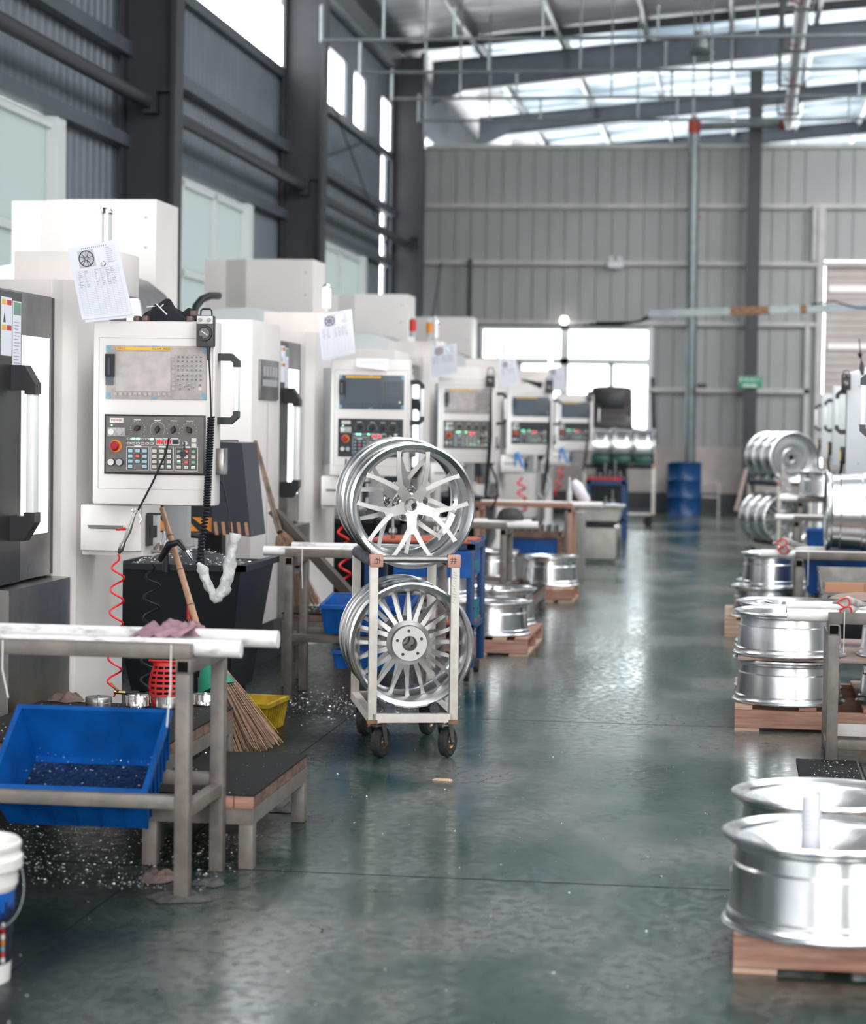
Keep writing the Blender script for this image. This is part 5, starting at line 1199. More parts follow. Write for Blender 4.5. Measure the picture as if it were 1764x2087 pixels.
        mb.build('dish', ALU, t, angle=22)
        mb = MB()
        for s in range(5):
            c = Vector((*pol(0.057*k, R(18+72*s)), h-0.0898)); mb = MB(); mb.cyl(c-Vector((0, 0, 0.004)), c+Vector((0, 0, 0.001)), 0.008, 14, BLACK); mb.build('bolt_hole', BLACK, t); mb = MB()
            c = Vector((*pol(0.066*k, R(54+72*s)), h-0.088)); mb.lathe([(0.0, 0.008), (0.008, 0.006), (0.011, 0)], 12, Matrix.Translation(c), CHROME); mb.build('hub_stud', CHROME, t)
    elif style == 'mesh':          # crossing spokes for the stacked rims
        mb = MB(); zf = lambda q: h - 0.016 - 0.035*max(0, 1-q/(0.25*k)); th = lambda q: 0.022
        for s in range(10):
            for sg in (-1, 1):
                a = R(36*s + sg*3); a1 = R(36*s + sg*15); pts = [pol((0.06+(0.25-0.06)*f)*k, a+(a1-a)*f) for f in (0, .35, .7, 1)]
                strip(mb, pts, zf, [0.010*k]*3+[0.014*k], th, I)
        mb.build('spokes', CHROME, t, angle=30)
        MB().lathe([(0.03*k, h-0.08), (0.03*k, h-0.048), (0.075*k, h-0.048), (0.08*k, h-0.08)], 40, I, closed=True).build('hub', CHROME, t)
    elif style == 'step':          # blank with stepped turned face
        MB().lathe([(0.250*k, h-0.10), (0.215*k, h-0.095), (0.21*k, h-0.085), (0.155*k, h-0.08), (0.15*k, h-0.088), (0.10*k, h-0.092), (0.095*k, h-0.07), (0.05*k, h-0.07), (0.045*k, h-0.08), (0.03*k, h-0.08), (0.03*k, h-0.14)], 72, I).build('dish', ALU, t, angle=25)
        mb = MB()
        for s in range(5):
            c = Vector((*pol(0.068*k, R(90+72*s)), h-0.0702)); mb = MB(); mb.cyl(c-Vector((0, 0, 0.004)), c+Vector((0, 0, 0.001)), 0.010, 12); mb.build('bolt_hole', BLACK, t)
    return t
PROTO = {s: make_wheel(s) for s in ('split5', 'multi20', 'dish', 'mesh', 'step')}
USED = set()
def wheel(style, M, label, group):
    p = PROTO[style]
    if style in USED: return copy_tree(p, M, label, group)
    USED.add(style); p.matrix_basis = M; WM[p.name] = M; p['label'] = label; p['group'] = group; return p
def flat(style, x, y, z, label, group, s=1.0, sh=1.0, rot=0.0):
    return wheel(style, Matrix.Translation((x, y, z)) @ Matrix.Rotation(R(rot), 4, 'Z') @ Matrix.Diagonal((s, s, sh, 1)), label, group)

# ================================================================== TROLLEYS
def trolley(M, label, L=0.84, W=0.40, H=0.905, full=True):
    """M: frame with x across the front, y back along the trolley"""
    t = thing('wheel_trolley', label, 'trolley', mtx=M, group='wheel rack trolleys')
    def T(p): return M @ Vector(p)
    def post(x, y): 
        m = MB(); m.box((x-0.019, y-0.019, 0.165), (x+0.019, y+0.019, H-0.03), M=M, bev=0.003); return m.build('post', FRAMEW, t)
    for x in (0.019, W-0.019):
        for y in (0.019, L-0.019): post(x, y)
    for (a, b_) in (((0.02, 0.019, 0.185), (W-0.02, 0.019, 0.185)), ((0.02, L-0.019, 0.185), (W-0.02, L-0.019, 0.185)), ((0.019, 0.02, 0.185), (0.019, L-0.02, 0.185)), ((W-0.019, 0.02, 0.185), (W-0.019, L-0.02, 0.185))):
        m = MB(); m.bar(T(a), T(b_), 0.038, 0.038); m.build('rail', FRAMEW, t, smooth=False)
    for y in (0.019, L-0.019):
        m = MB(); m.cyl(T((0.02, y, H-0.015)), T((W-0.02, y, H-0.015)), 0.016, 16); m.build('cross_tube', STEELD, t)
    for x in (0.019, W-0.019):
        m = MB(); n = 60; pts = [T((x, 0.03+(L-0.06)*i/n, H-0.030)) for i in range(n+1)]
        m.tube(pts, 0.026, 12, rs=[0.026+0.003*math.sin(i*2.4) for i in range(n+1)]); m.build('padded_tube', FOAM, t)
    for x in (0.10, W-0.10):
        m = MB(); n = 50; pts = [T((x, 0.03+(L-0.06)*i/n, 0.222)) for i in range(n+1)]
        m.tube(pts, 0.022, 12, rs=[0.022+0.003*math.sin(i*2.4) for i in range(n+1)]); m.build('padded_tube', FOAM, t)
    for x in (0.0, W-0.055):
        m = MB(); m.box((x, -0.004, H-0.05), (x+0.058, 0.045, H+0.006), M=M, bev=0.004); m.build('tape_wrap', TAPE, t)
    if full:
        for x, s_ in ((0.03, '右'), (W-0.03, '井')):
            text(t, s_, INKD, 0.034, M @ Matrix.Translation((x, -0.005, H-0.022)) @ Matrix.Rotation(PI/2, 4, 'X') @ Matrix.Rotation(R(-90 if s_ == '右' else 0), 4, 'Z'), 'marker_writing')
        m = MB()
        for i in range(12): m.bar(T((W-0.03+0.004*math.sin(i*2.1), -0.0006, H-0.07-i*0.012)), T((W-0.018+0.005*math.sin(i), -0.0006, H-0.075-i*0.012)), 0.0006, 0.0012)
        m.build('marker_writing', INKD, t, smooth=False)
    m = MB()
    for x in (0.02, W-0.02): m.box((x-0.022, -0.003, 0.160), (x+0.022, 0.04, 0.178), M=M)
    m.build('rusty_weld', RUST, t, smooth=False)
    for i, (x, y) in enumerate(((0.05, 0.06), (W-0.05, 0.06), (0.05, L-0.08), (W-0.05, L-0.08))):
        cm = M @ Matrix.Translation((x, y, 0)) @ Matrix.Rotation(R(-34), 4, 'Z')
        m = MB(); m.lathe([(0.030, -0.018), (0.055, -0.022), (0.066, -0.015), (0.069, 0), (0.066, 0.015), (0.055, 0.022), (0.030, 0.018)], 32, cm @ Matrix.Translation((0, 0.03, 0.069)) @ Matrix.Rotation(PI/2, 4, 'Y'), closed=True); c = m.build('caster', RUBBER, t)
        m = MB(); m.lathe([(0.0, 0.019), (0.012, 0.019), (0.014, 0.012), (0.026, 0.010), (0.030, 0.018), (0.034, 0.018), (0.034, -0.018), (0.030, -0.018), (0.026, -0.010), (0.014, -0.012), (0.0, -0.019)], 24, cm @ Matrix.Translation((0, 0.03, 0.069)) @ Matrix.Rotation(PI/2, 4, 'Y')); m.build('caster_hub', mat('coppery_hub', (0.34, 0.20, 0.12), 0.4, 0.8), c)
        m = MB()
        for sx in (-0.028, 0.028): m.prism([(0.03-0.012, 0.055), (0.03+0.012, 0.055), (0.025, 0.155), (-0.02, 0.155)], lambda p: cm @ Vector((sx-0.002, p[0], p[1])), lambda p: cm @ Vector((sx+0.002, p[0], p[1])))
        m.box((-0.032, -0.025, 0.152), (0.032, 0.03, 0.158), M=cm); m.cyl(cm @ Vector((-0.034, 0.03, 0.069)), cm @ Vector((0.034, 0.03, 0.069)), 0.007, 10); m.cyl(cm @ Vector((0, 0, 0.155)), cm @ Vector((0, 0, 0.168)), 0.028, 16)
        m.build('caster_fork', STEELD, c, smooth=False)
    return t
TM = Matrix.Translation((-1.585, 9.58, 0)) @ Matrix.Rotation(R(15.2), 4, 'Z')
trolley(TM, 'ivory frame trolley carrying upright wheels in the middle of the aisle')
UP = Matrix.Rotation(PI/2, 4, 'X')       # wheel axis (local z) turned to face the front of the trolley (-y)
def on_trolley(TMx, style, y, z, label, group, spin=0.0, x=0.20, flip=False, h=0.25):
    M = TMx @ Matrix.Translation((x, y, z)) @ UP @ Matrix.Rotation(R(spin), 4, 'Z')
    if flip: M = M
    return wheel(style, M, label, group)
TG = 'wheels on the near trolley'
TMT = TM @ Matrix.Translation((0.19, 0.13, 0)) @ Matrix.Rotation(R(2.0), 4, 'Z') @ Matrix.Translation((-0.19, -0.13, 0))
on_trolley(TMT, 'split5', 0.295, 1.125, 'upright five double-spoke wheel, front one on the near trolley top', TG, 0.0, 0.19)
on_trolley(TMT, 'split5', 0.555, 1.145, 'second upright wheel directly behind the front one on the near trolley top', TG, 25, 0.185)
on_trolley(TM, 'multi20', 0.295, 0.505, 'many-spoked wheel with bare hub disc, front one on the near trolley bottom', TG, 0, 0.195)
on_trolley(TM, 'multi20', 0.555, 0.505, 'many-spoked wheel behind the front one on the near trolley bottom', TG, 9, 0.195)

TM2 = Matrix.Translation((0.46, 24.2, 0)) @ Matrix.Rotation(R(21), 4, 'Z')
trolley(TM2, 'ivory trolley with stacked wheel rows standing right of the aisle, far back', full=False, L=0.91)
G2 = 'wheels on the far right trolley'
for i, y in enumerate((0.30, 0.556, 0.812)):
    on_trolley(TM2, 'step', y, 1.165, ('plain dished wheel, front one on top of the far right trolley', 'middle wheel of the top row on the far right trolley', 'rearmost wheel of the top row on the far right trolley')[i], G2, 0, 0.20)
    on_trolley(TM2, 'multi20' if i == 0 else 'mesh', y, 0.49, ('spoked wheel, front one on the bottom of the far right trolley', 'middle wheel of the bottom row on the far right trolley', 'rearmost wheel of the bottom row on the far right trolley')[i], G2, 5, 0.14)
rag('work_cloth', tuple(at(1600, 1002, 23.9)), 0.14, 0.1, 0.42, GLOVE, 'pale cloth hanging over the top row of the far right trolley', 'cloth', 2.2)
# third trolley seen side-on near the far window
TM3 = Matrix.Translation((-1.18, 32.6, 0)) @ Matrix.Rotation(R(90), 4, 'Z')
trolley(TM3, 'side-on ivory trolley with three bright wheels below the far window', L=1.05, full=False)
G3 = 'wheels on the side-on far trolley'
for i, y in enumerate((0.30, 0.61, 0.92)):
    on_trolley(TM3 @ Matrix.Translation((0, y*-0.19+0.0, 0)) @ Matrix.Diagonal((1, 1.19, 1, 1)), 'step', y, 1.175, ('right one of three bright wheels below the far window', 'middle one of three bright wheels below the far window', 'left one of three bright wheels below the far window')[i], G3, 0, 0.2)
for i in range(3):
    p = TM3 @ Vector((-0.02, 0.17+0.31*i, 0.93)); 
    tag(MB().box((p.x-0.13, p.y-0.1, 0.915), (p.x+0.13, p.y+0.03, 1.03), bev=0.008).build('green_crate', DKGREEN), ('right', 'middle', 'left')[i] + ' one of the dark green boxes under the bright wheels near the far window', 'box', 'green boxes on the far trolley')

# ================================================================== BENCHES, PLATFORMS, PALLETS
def bench(x0, x1, y0, y1, zt, label, m=None, leg=0.046, rail=0.29, ends=(1, 1), side_rail=True):
    m = m or TABLEG; t = thing('work_bench', label, 'bench', ((x0+x1)/2, (y0+y1)/2, 0), 0, 'steel frame work benches')
    h = leg
    for x in (x0+h/2, x1-h/2):
        for y in (y0+h/2, y1-h/2):
            MB().box((x-h/2, y-h/2, 0), (x+h/2, y+h/2, zt-2*h), bev=0.003).build('leg', m, t)
    for y in (y0, y1-h):
        MB().box((x0, y, zt-h), (x1, y+h, zt), bev=0.003).build('top_rail', m, t)
        if rail: MB().box((x0+h, y+0.004, rail), (x1-h, y+h-0.004, rail+0.042), bev=0.003).build('shelf_rail', m, t)
    for x in (x0, x1-h):
        MB().box((x, y0, zt-2*h), (x+h, y1, zt-h), bev=0.002).box((x+0.006, y0-0.0015, zt-2*h+0.006), (x+h-0.006, y0+0.002, zt-h-0.006), HOLLOW).build('end_rail', m, t)
        if rail: MB().box((x+0.004, y0+h, rail-0.03), (x+h-0.004, y1-h, rail+0.01), bev=0.002).build('end_rail', m, t)
    return t
def pipe(x0, x1, y, z, r, label, m=None, group='plastic pipes lying on the benches'):
    mb = MB(); mb.cyl((x0, y, z), (x1, y, z), r, 28); o = mb.build('plastic_pipe', m or PVC); tag(o, label, 'pipe', group); return o
def tie(x, y, z0, z1, label, sway=0.0):
    m = MB(); m.tube([(x, y, z0), (x, y-0.004, (z0+z1)/2), (x+sway, y-0.004, z1)], 0.0028, 6); tag(m.build('zip_tie', WHITEW), label, 'zip tie', 'zip ties on the benches')
# near left bench
bench(-3.3, -1.656, 6.63, 7.14, 0.800, 'grey steel bench with white pipes, nearest on the left', rail=0.285)
pipe(-3.25, -1.46, 7.02, 0.785, 0.029, 'longer white pipe lying at the back of the near left bench', PVCD)
pipe(-3.25, -1.515, 6.72, 0.782, 0.028, 'shorter white pipe lying at the front of the near left bench', PVCD)
tie(at(348, 1340, 6.62).x, 6.622, 0.80, 0.545, 'pale zip tie hanging beside the right leg of the near left bench', -0.01)
tie(at(5, 1335, 6.62).x, 6.622, 0.80, 0.62, 'pale zip tie hanging from the near left bench at the picture edge', 0.02)
rag('mauve_rag', (at(378, 1285, 7.04).x, 7.03, 0.79), 0.17, 0.11, 0.060, PINKRAG, 'mauve rag heaped over the white pipes of the near left bench', 'rag', 1.7)
m = MB(); a = at(385, 1302, 6.86)
m.grid(lambda u, v: Vector((-1.90+0.16*u+0.02*math.sin(v*3), 7.06-0.28*v, 0.822-0.008*v+0.010*math.sin(u*19+v*4)*(1-0.3*v)-0.03*max(0, v-0.8))), 30, 14); tag(m.build('mauve_rag', PINKRAG, solid=0.003), 'flat tail of the mauve rag between the two white pipes', 'rag')
# blue crate tipped on its shelf
def crate(M, W, D, H, m, label, name='plastic_crate', ribs=6, group=None, taper=0.04, lip=0.012, th=0.006):
    t = thing(name, label, 'crate', mtx=M, group=group)
    def q(x, y, z): return M @ Vector((x, y, z))
    tp = [(-W/2, 0), (W/2, 0), (W/2, D), (-W/2, D)]; bt = [(-W/2+taper, taper), (W/2-taper, taper), (W/2-taper, D-taper), (-W/2+taper, D-taper)]
    mb = MB()
    def loop(pts, z, off=0.0): 
        cx, cy = 0, D/2; return [mb.bm.verts.new(q(x - math.copysign(off, x-cx), y - math.copysign(off, y-cy), z)) for x, y in pts]
    ob = loop(bt, 0); ot = loop(tp, H); it = loop(tp, H, th); ib = loop(bt, th, th)
    mb.face(ob[::-1]); mb.face(ib)
    for i in range(4):
        j = (i+1) % 4; mb.face([ob[i], ob[j], ot[j], ot[i]]); mb.face([ot[i], ot[j], it[j], it[i]]); mb.face([it[i], it[j], ib[j], ib[i]])
    mb.box((-W/2-lip, -lip, H-0.02), (W/2+lip, 0.0, H), M=M); mb.box((-W/2-lip, D, H-0.02), (W/2+lip, D+lip, H), M=M); mb.box((-W/2-lip, 0, H-0.02), (-W/2, D, H), M=M); mb.box((W/2, 0, H-0.02), (W/2+lip, D, H), M=M)
    for i in range(ribs+1):
        f = i/ribs; xt = -W/2 + W*f; xb = -W/2+taper+(W-2*taper)*f
        mb.bar(q(xt, -0.003, H-0.02), q(xb, taper-0.004, 0.004), 0.006, 0.008)
        mb.bar(q(xt, D+0.003, H-0.02), q(xb, D-taper+0.004, 0.004), 0.006, 0.008)
        yt = D*f; yb = taper+(D-2*taper)*f
        mb.bar(q(-W/2-0.003, yt, H-0.02), q(-W/2+taper-0.004, yb, 0.004), 0.006, 0.008); mb.bar(q(W/2+0.003, yt, H-0.02), q(W/2-taper+0.004, yb, 0.004), 0.006, 0.008)
    mb.build('tub', m, t, smooth=False)
    return t
CM = Matrix.Translation((-2.075, 6.845, 0.135)) @ Matrix.Rotation(R(46), 4, 'X')
CM = Matrix.Translation((-2.075, 6.84, 0.165)) @ Matrix.Rotation(R(36), 4, 'X')
cr = crate(CM, 0.50, 0.36, 0.20, BLUEP, 'blue plastic crate tipped forward on the shelf rails of the near left bench', taper=0.025)
inv = CM
def scatter(name, n, fn, seed, label, parent=None, size=0.005, kind='stuff', m=None):
    rnd = random.Random(seed); mb = MB()
    for i in range(n):
        c = fn(rnd)
        if c is None: continue
        s = size*rnd.uniform(0.35, 1.3)
        vs = [mb.bm.verts.new(c + Vector((rnd.uniform(-s, s), rnd.uniform(-s, s), rnd.uniform(0, s)))) for _ in range(4)]
        for q in ((0, 1, 2), (0, 2, 3), (0, 3, 1), (1, 3, 2)): mb.face([vs[i] for i in q])
    o = mb.build(name, m or CHIP, parent, smooth=False)
    if parent is None: tag(o, label, 'metal chips', kind=kind)
    else: o['kind'] = 'stuff'
    return o
scatter('chips', 420, lambda r: CM @ Vector((r.uniform(-0.22, 0.22), 0.03+0.30*r.random()**1.7, 0.008+0.01*r.random()+0.05*(r.random()**3))), 3, '', cr, 0.0045)
MB().grid(lambda u, v: CM @ Vector((-0.222+0.444*u, 0.028+0.27*v, 0.008+0.075*(1-v)**1.6*(0.8+0.3*noise.noise(Vector((u*7, v*4, 2)))))), 24, 12).build('swarf_bed', mat('dark_blue_swarf', (0.02, 0.06, 0.16), 0.5, 0.5, noise_amt=0.6, noise_scale=50, bump=1.0, bump_scale=90), cr)
# raised operator platforms: rubber mat on boards on a steel frame
def platform(x0, x1, y0, y1, z, label, end_boards=True, matm=None):
    t = thing('operator_platform', label, 'platform', ((x0+x1)/2, (y0+y1)/2, 0), 0, 'raised operator platforms')
    MB().box((x0, y0, z-0.008), (x1, y1, z), bev=0.003).build('rubber_mat', matm or MATT, t)
    m = MB(); n = max(2, int((y1-y0)/0.12))
    for i in range(n): m.box((x0+0.004, y0+(y1-y0)*i/n+0.003, z-0.045), (x1-0.002, y0+(y1-y0)*(i+1)/n-0.003, z-0.009))
    m.build('boards', WOODD, t, smooth=False)
    m = MB(); m.box((x1-0.13, y0-0.006, z-0.046), (x1-0.068, y0+0.004, z-0.006)); m.box((x1-0.064, y0-0.004, z-0.046), (x1, y0+0.004, z-0.006)); m.build('end_board', WOOD, t, smooth=False)
    f = MB(); f.box((x0, y0, z-0.10), (x1, y0+0.045, z-0.047)); f.box((x0, y1-0.045, z-0.10), (x1, y1, z-0.047)); f.box((x0, y0+0.045, z-0.10), (x0+0.045, y1-0.045, z-0.047)); f.box((x1-0.045, y0+0.045, z-0.10), (x1, y1-0.045, z-0.047)); f.build('frame', TABLEG, t, smooth=False)
    for x in (x0, x1-0.05):
        for y in (y0, y1-0.05): MB().box((x, y, 0), (x+0.05, y+0.05, z-0.1), bev=0.003).build('leg', TABLEG, t)
    return t
platform(-2.74, -1.95, 7.42, 8.52, 0.36, 'wide black-topped operator platform behind the near left bench')
platform(-1.945, -1.565, 7.15, 8.08, 0.25, 'low black-topped step right of the near left bench')
# chuck blanks on the platform
def chuck(px, py, slots, label):
    p = on(px, py, 0.36); r = 0.052 if px < 240 else 0.047
    t = thing('chuck_jaw_block', label, 'chuck', (p.x, p.y, 0.361), 0, 'round steel chucks on the platform')
    h = 0.048
    MB().lathe([(0, h), (0.012, h), (0.012, h-0.006), (0.030, h-0.006), (r-0.003, h-0.002), (r, h-0.006), (r, h*0.52), (r*1.015, h*0.5), (r*1.015, 0.003), (r-0.002, 0), (0, 0)], 40, Matrix.Translation((p.x, p.y, 0.361))).build('body', STEEL if not slots else CHROME, t)
    m = MB(); m.cyl((p.x, p.y, 0.361+h-0.004), (p.x, p.y, 0.361+h+0.004), 0.006, 10)
    for i in range(12 if slots else 1):
        a = 2*PI*i/12 + 0.2 - PI/2*(0 if slots else 1); x = p.x+(r+0.0012)*math.cos(a); y = p.y+(r+0.0012)*math.sin(a); zz = 0.361+(0.010 if i % 2 else 0.018)
        m.cyl((x, y, zz), (x, y, 0.361+h-0.003), 0.0014, 6); m.cyl((x, y, zz-0.002), (x, y, zz+0.002), 0.0028, 8)
    m.build('slot', INKD if not slots else KEYW, t)
chuck(201, 1444, 0, 'plain round steel chuck, leftmost on the black platform')
chuck(281, 1441, 1, 'slotted round steel chuck, second from the left on the black platform')
chuck(341, 1443, 0, 'plain round steel chuck behind the bench legs, third on the platform')
chuck(418, 1438, 1, 'slotted round steel chuck between the two bench legs')
rag('brown_rag', tuple(on(137, 1428, 0.361)), 0.15, 0.14, 0.045, BROWNRAG, 'brown rag lying left of the steel chucks on the platform', 'rag', 4.1)
scatter('metal_chips', 150, lambda r: Vector((r.uniform(-2.7, -1.97), r.uniform(7.45, 8.5), 0.361)), 8, 'bright metal chips scattered over the wide black platform', size=0.0045)
scatter('metal_chips', 60, lambda r: Vector((r.gauss(-2.33, 0.03), r.gauss(8.3, 0.05), 0.361)), 18, 'little heap of bright chips between the first two steel chucks', size=0.005)
scatter('metal_chips', 30, lambda r: Vector((r.uniform(-1.94, -1.58), r.uniform(7.12, 8.05), 0.2505)), 9, 'few bright chips on the low black step', size=0.004)
# red perforated basket on edge behind the chucks
bk = thing('red_basket', 'red perforated plastic basket standing on edge behind the steel chucks', 'basket', tuple(on(340, 1425, 0.36)))
c = on(338, 1424, 0.36); c = at(336, 1419, 8.45); c.z = 0.362
def bkt(u, v):
    a = PI*(u) ; w_ = 0.066; hh = 0.18
    x = -w_*math.cos(a)*(0.72+0.28*math.sin(PI*min(v*1.1, 1)) if v < 0.95 else 0.95); z = hh*v; y = -0.05*math.sin(a)*(1-0.5*v)
    return c + Vector((x, y, z))
m = MB(); nu, nv = 30, 18
g = [[m.bm.verts.new(bkt(i/nu, j/nv)) for j in range(nv+1)] for i in range(nu+1)]
for i in range(nu):
    for j in range(nv):
        if j % 2 == 1 and i % 5 != 0 and 1 < j < nv-1: continue
        m.face([g[i][j], g[i+1][j], g[i+1][j+1], g[i][j+1]])
m.build('lattice', REDP, bk, solid=0.003)
m = MB(); m.tube([bkt(i/nu, 1.0) for i in range(nu+1)], 0.005, 8); m.build('rim', REDP, bk)
# black hose lying behind the chucks and its brass end
m = MB(); m.tube([on(355, 1405, 0.40), on(330, 1412, 0.38), on(290, 1416, 0.37), on(255, 1412, 0.38)], 0.009, 10); o = tag(m.build('floor_hose', WIRE), 'black hose with a brass fitting behind the slotted chuck', 'hose')
m = MB(); m.tube([on(255, 1412, 0.38), on(232, 1410, 0.385)], 0.008, 10); m.tube([on(240, 1408, 0.39), on(226, 1394, 0.41)], 0.006, 8); m.build('brass_fitting', mat('brass', (0.6, 0.36, 0.16), 0.35, 1.0), o)
# yellow crate behind the low step
p = on(545, 1492, 0); YM = Matrix.Translation((-2.26, 9.02+0.25, 0.0)) @ Matrix.Rotation(R(-3), 4, 'Z')
q0 = on(549, 1499, 0.0)
crate(Matrix.Translation((q0.x-0.145, q0.y, 0.0)) @ Matrix.Rotation(R(-4), 4, 'Z'), 0.27, 0.34, 0.15, YELP, 'yellow plastic crate on the floor behind the straw broom', taper=0.02, ribs=8)
# rags and bucket on the near floor
for (px, py, sx, sy, h, mt, l, sd) in ((366, 1832, 0.20, 0.15, 0.028, GREYRAG, 'oily grey rag under the front right leg of the near bench', 2.9), (325, 1792, 0.12, 0.16, 0.035, BROWNRAG, 'brown rag just behind the front leg of the near bench', 6.2), (425, 1800, 0.11, 0.13, 0.018, GREYRAG, 'flat dark rag right of the front leg of the near bench', 8.8), (572, 1652, 0.13, 0.12, 0.028, GREYRAG, 'grey rag on the floor under the low black step', 9.9)):
    rag('floor_rag', tuple(on(px, py, 0.001)), sx, sy, h, mt, l, 'rag', sd)
bc = Vector((-1.995, 5.60, 0)); bt = thing('paint_bucket', 'white-rimmed blue plastic bucket at the left picture edge', 'bucket', tuple(bc))
BMx = Matrix.Translation(bc)
MB().lathe([(0, 0.0), (0.128, 0), (0.132, 0.06)], 48, BMx).build('base', PVC, bt)
MB().lathe([(0.132, 0.06), (0.139, 0.20), (0.1392, 0.204)], 48, BMx).build('dark_label', mat('navy_black_label', (0.006, 0.008, 0.02), 0.35), bt)
m = MB(); n = 48; rr = random.Random(5); tops = [0.2 + (0.03*rr.random() if i % 2 else -0.0) for i in range(n)]
m.lathe([(0.1392, 0.204), (0.143, 0.29)], 48, BMx); m.build('blue_label', mat('bright_blue_label', (0.005, 0.10, 0.42), 0.3), bt)
m = MB()
for i in range(26):
    a = R(-80 + i*7.0); hgt = 0.012 + 0.045*rr.random(); c0 = bc + Vector((0.1405*math.cos(a), 0.1405*math.sin(a), 0.200)); m.bar(c0, c0+Vector((0.0006*math.cos(a), 0.0006*math.sin(a), hgt)), 0.010, 0.003, up=(math.cos(a), math.sin(a), 0))
m.build('skyline_print', MATS['navy_black_label'], bt, smooth=False)
m = MB(); a = R(-22)
for i, q in enumerate((LINEW, REDP, LINEW, ORNG, BLUETAPE, KEYR, LINEW)):
    z = 0.185-i*0.018; r_ = 0.139; c0 = bc+Vector((r_*math.cos(a), r_*math.sin(a), z)); m.bar(c0+Vector((-0.005*math.sin(a), 0.005*math.cos(a), 0)), c0-Vector((-0.005*math.sin(a), 0.005*math.cos(a), 0)), 0.004, 0.015, q)
m.build('colour_strip', None, bt, smooth=False)
MB().lathe([(0.143, 0.285), (0.147, 0.30), (0.150, 0.30), (0.151, 0.345), (0.164, 0.352), (0.166, 0.385), (0.158, 0.392), (0.156, 0.405), (0.160, 0.410), (0.161, 0.428), (0.154, 0.436), (0.148, 0.432), (0.146, 0.395), (0.0, 0.39)], 48, BMx).build('lid_rim', PVC, bt)
m = MB(); pts = [bc + Vector((0.166*math.cos(R(a)), 0.166*math.sin(R(a)), 0.35-0.17*math.sin(PI*(a+95)/180*1.0)*0.9)) for a in range(-90, 60, 6)]
pts = [bc + Vector((0.168*math.cos(a), 0.168*math.sin(a), 0.345-0.16*max(0, math.sin((a+R(125))*1.1)))) for a in [R(-125+8*i) for i in range(21)]]
m.tube(pts, 0.0025, 6); m.build('wire_handle', GALV, bt)
bt.scale = (0.86, 0.86, 0.86)

# second bench with its platform, crate and pipes
bench(-2.375, -1.56, 11.56, 12.02, 0.81, 'grey steel bench behind the ivory trolley, second on the left', leg=0.044, rail=0.31)
pipe(-2.505, -1.62, 11.635, 0.792, 0.026, 'white pipe sticking out left of the second left bench', PVCD)
pipe(-2.41, -1.62, 11.93, 0.800, 0.026, 'white pipe at the back of the second left bench', PVCD)
tie(at(614, 1130, 11.53).x, 11.55, 0.81, 0.60, 'pale zip tie hanging from the second left bench', 0.005)
platform(-2.50, -1.7, 12.1, 12.58, 0.42, 'black-topped operator platform behind the second left bench')
crate(Matrix.Translation((-1.93, 11.52, 0.36)) @ Matrix.Rotation(R(6), 4, 'X'), 0.46, 0.36, 0.16, BLUEP, 'blue plastic crate on the second left bench shelf behind the trolley wheels', taper=0.02)
crate(Matrix.Translation((-1.93, 11.60, 0.17)), 0.36, 0.30, 0.10, BLUEP, 'shallow blue crate low under the second left bench', taper=0.015)
scatter('metal_chips', 350, lambda r: Vector((r.uniform(-2.4, -1.75), r.uniform(12.12, 12.56), 0.4205)), 28, 'bright chips on the platform behind the second left bench', size=0.006)
# blue tool cart
tc = thing('tool_cart', 'blue steel tool cart behind the ivory trolley', 'cart', (-1.8, 12.9, 0))
for x in (-2.12, -1.525):
    for y in (12.62, 13.15): MB().box((x, y, 0.08), (x+0.045, y+0.045, 0.82), bev=0.002).build('post', BLUEM, tc)
MB().box((-2.12, 12.62, 0.76), (-1.48, 13.2, 0.80), bev=0.002).build('top_shelf', BLUEM, tc, smooth=False)
MB().box((-1.95, 12.61, 0.60), (-1.50, 13.1, 0.755), bev=0.003).build('drawer', BLUEP, tc, smooth=False)
MB().box((-2.12, 12.62, 0.30), (-1.48, 13.2, 0.33), bev=0.002).build('low_shelf', BLUEM, tc, smooth=False)
m = MB(); m.box((-2.1, 12.60, 0.80), (-1.5, 13.18, 0.812)); m.box((-2.1, 12.60, 0.33), (-1.5, 13.18, 0.345)); m.build('orange_liner', mat('orange_rubber_liner', (0.45, 0.09, 0.04), 0.5), tc, smooth=False)
m = MB(); 
for z in (0.70, 0.48, 0.42): m.prism([(-1.48, z), (-1.45, z+0.01), (-1.455, z-0.06), (-1.48, z-0.05)], lambda p: (p[0], 12.63, p[1]), lambda p: (p[0], 12.66, p[1]))
m.build('side_hook', mat('teal_clip', (0.02, 0.16, 0.22), 0.4), tc, smooth=False)
for x in (-2.08, -1.52):
    for y in (12.66, 13.14):
        m = MB(); m.cyl((x-0.015, y, 0.04), (x+0.015, y, 0.04), 0.04, 14); m.build('caster', RUBBER, tc)
for i, (px, py, h) in enumerate(((800, 1105, 0.12), (850, 1100, 0.08), (890, 1108, 0.14), (920, 1105, 0.07), (940, 1106, 0.10))):
    p = on(px, py, 0.813); y = 12.75+0.08*i; p = at(px, py, y)
    m = MB(); m.lathe([(0.0, h), (0.008, h), (0.010, h*0.55), (0.022, h*0.5), (0.026, h*0.3), (0.016, h*0.27), (0.012, 0), (0, 0)], 16, Matrix.Translation((p.x, y, 0.812))); tag(m.build('tool_holder', STEEL), ('first', 'second', 'third', 'fourth', 'fifth')[i] + ' steel tool holder from the left on the blue tool cart', 'tool', 'tool holders on the blue cart')
m = MB(); p = at(911, 1200, 12.7); m.tube([(p.x, 12.7, 0.345), (p.x, 12.7, 0.60)], 0.008, 12, rs=[0.012, 0.009]); tag(m.build('boring_bar', STEEL), 'upright steel boring bar on the lower shelf of the blue cart', 'tool')
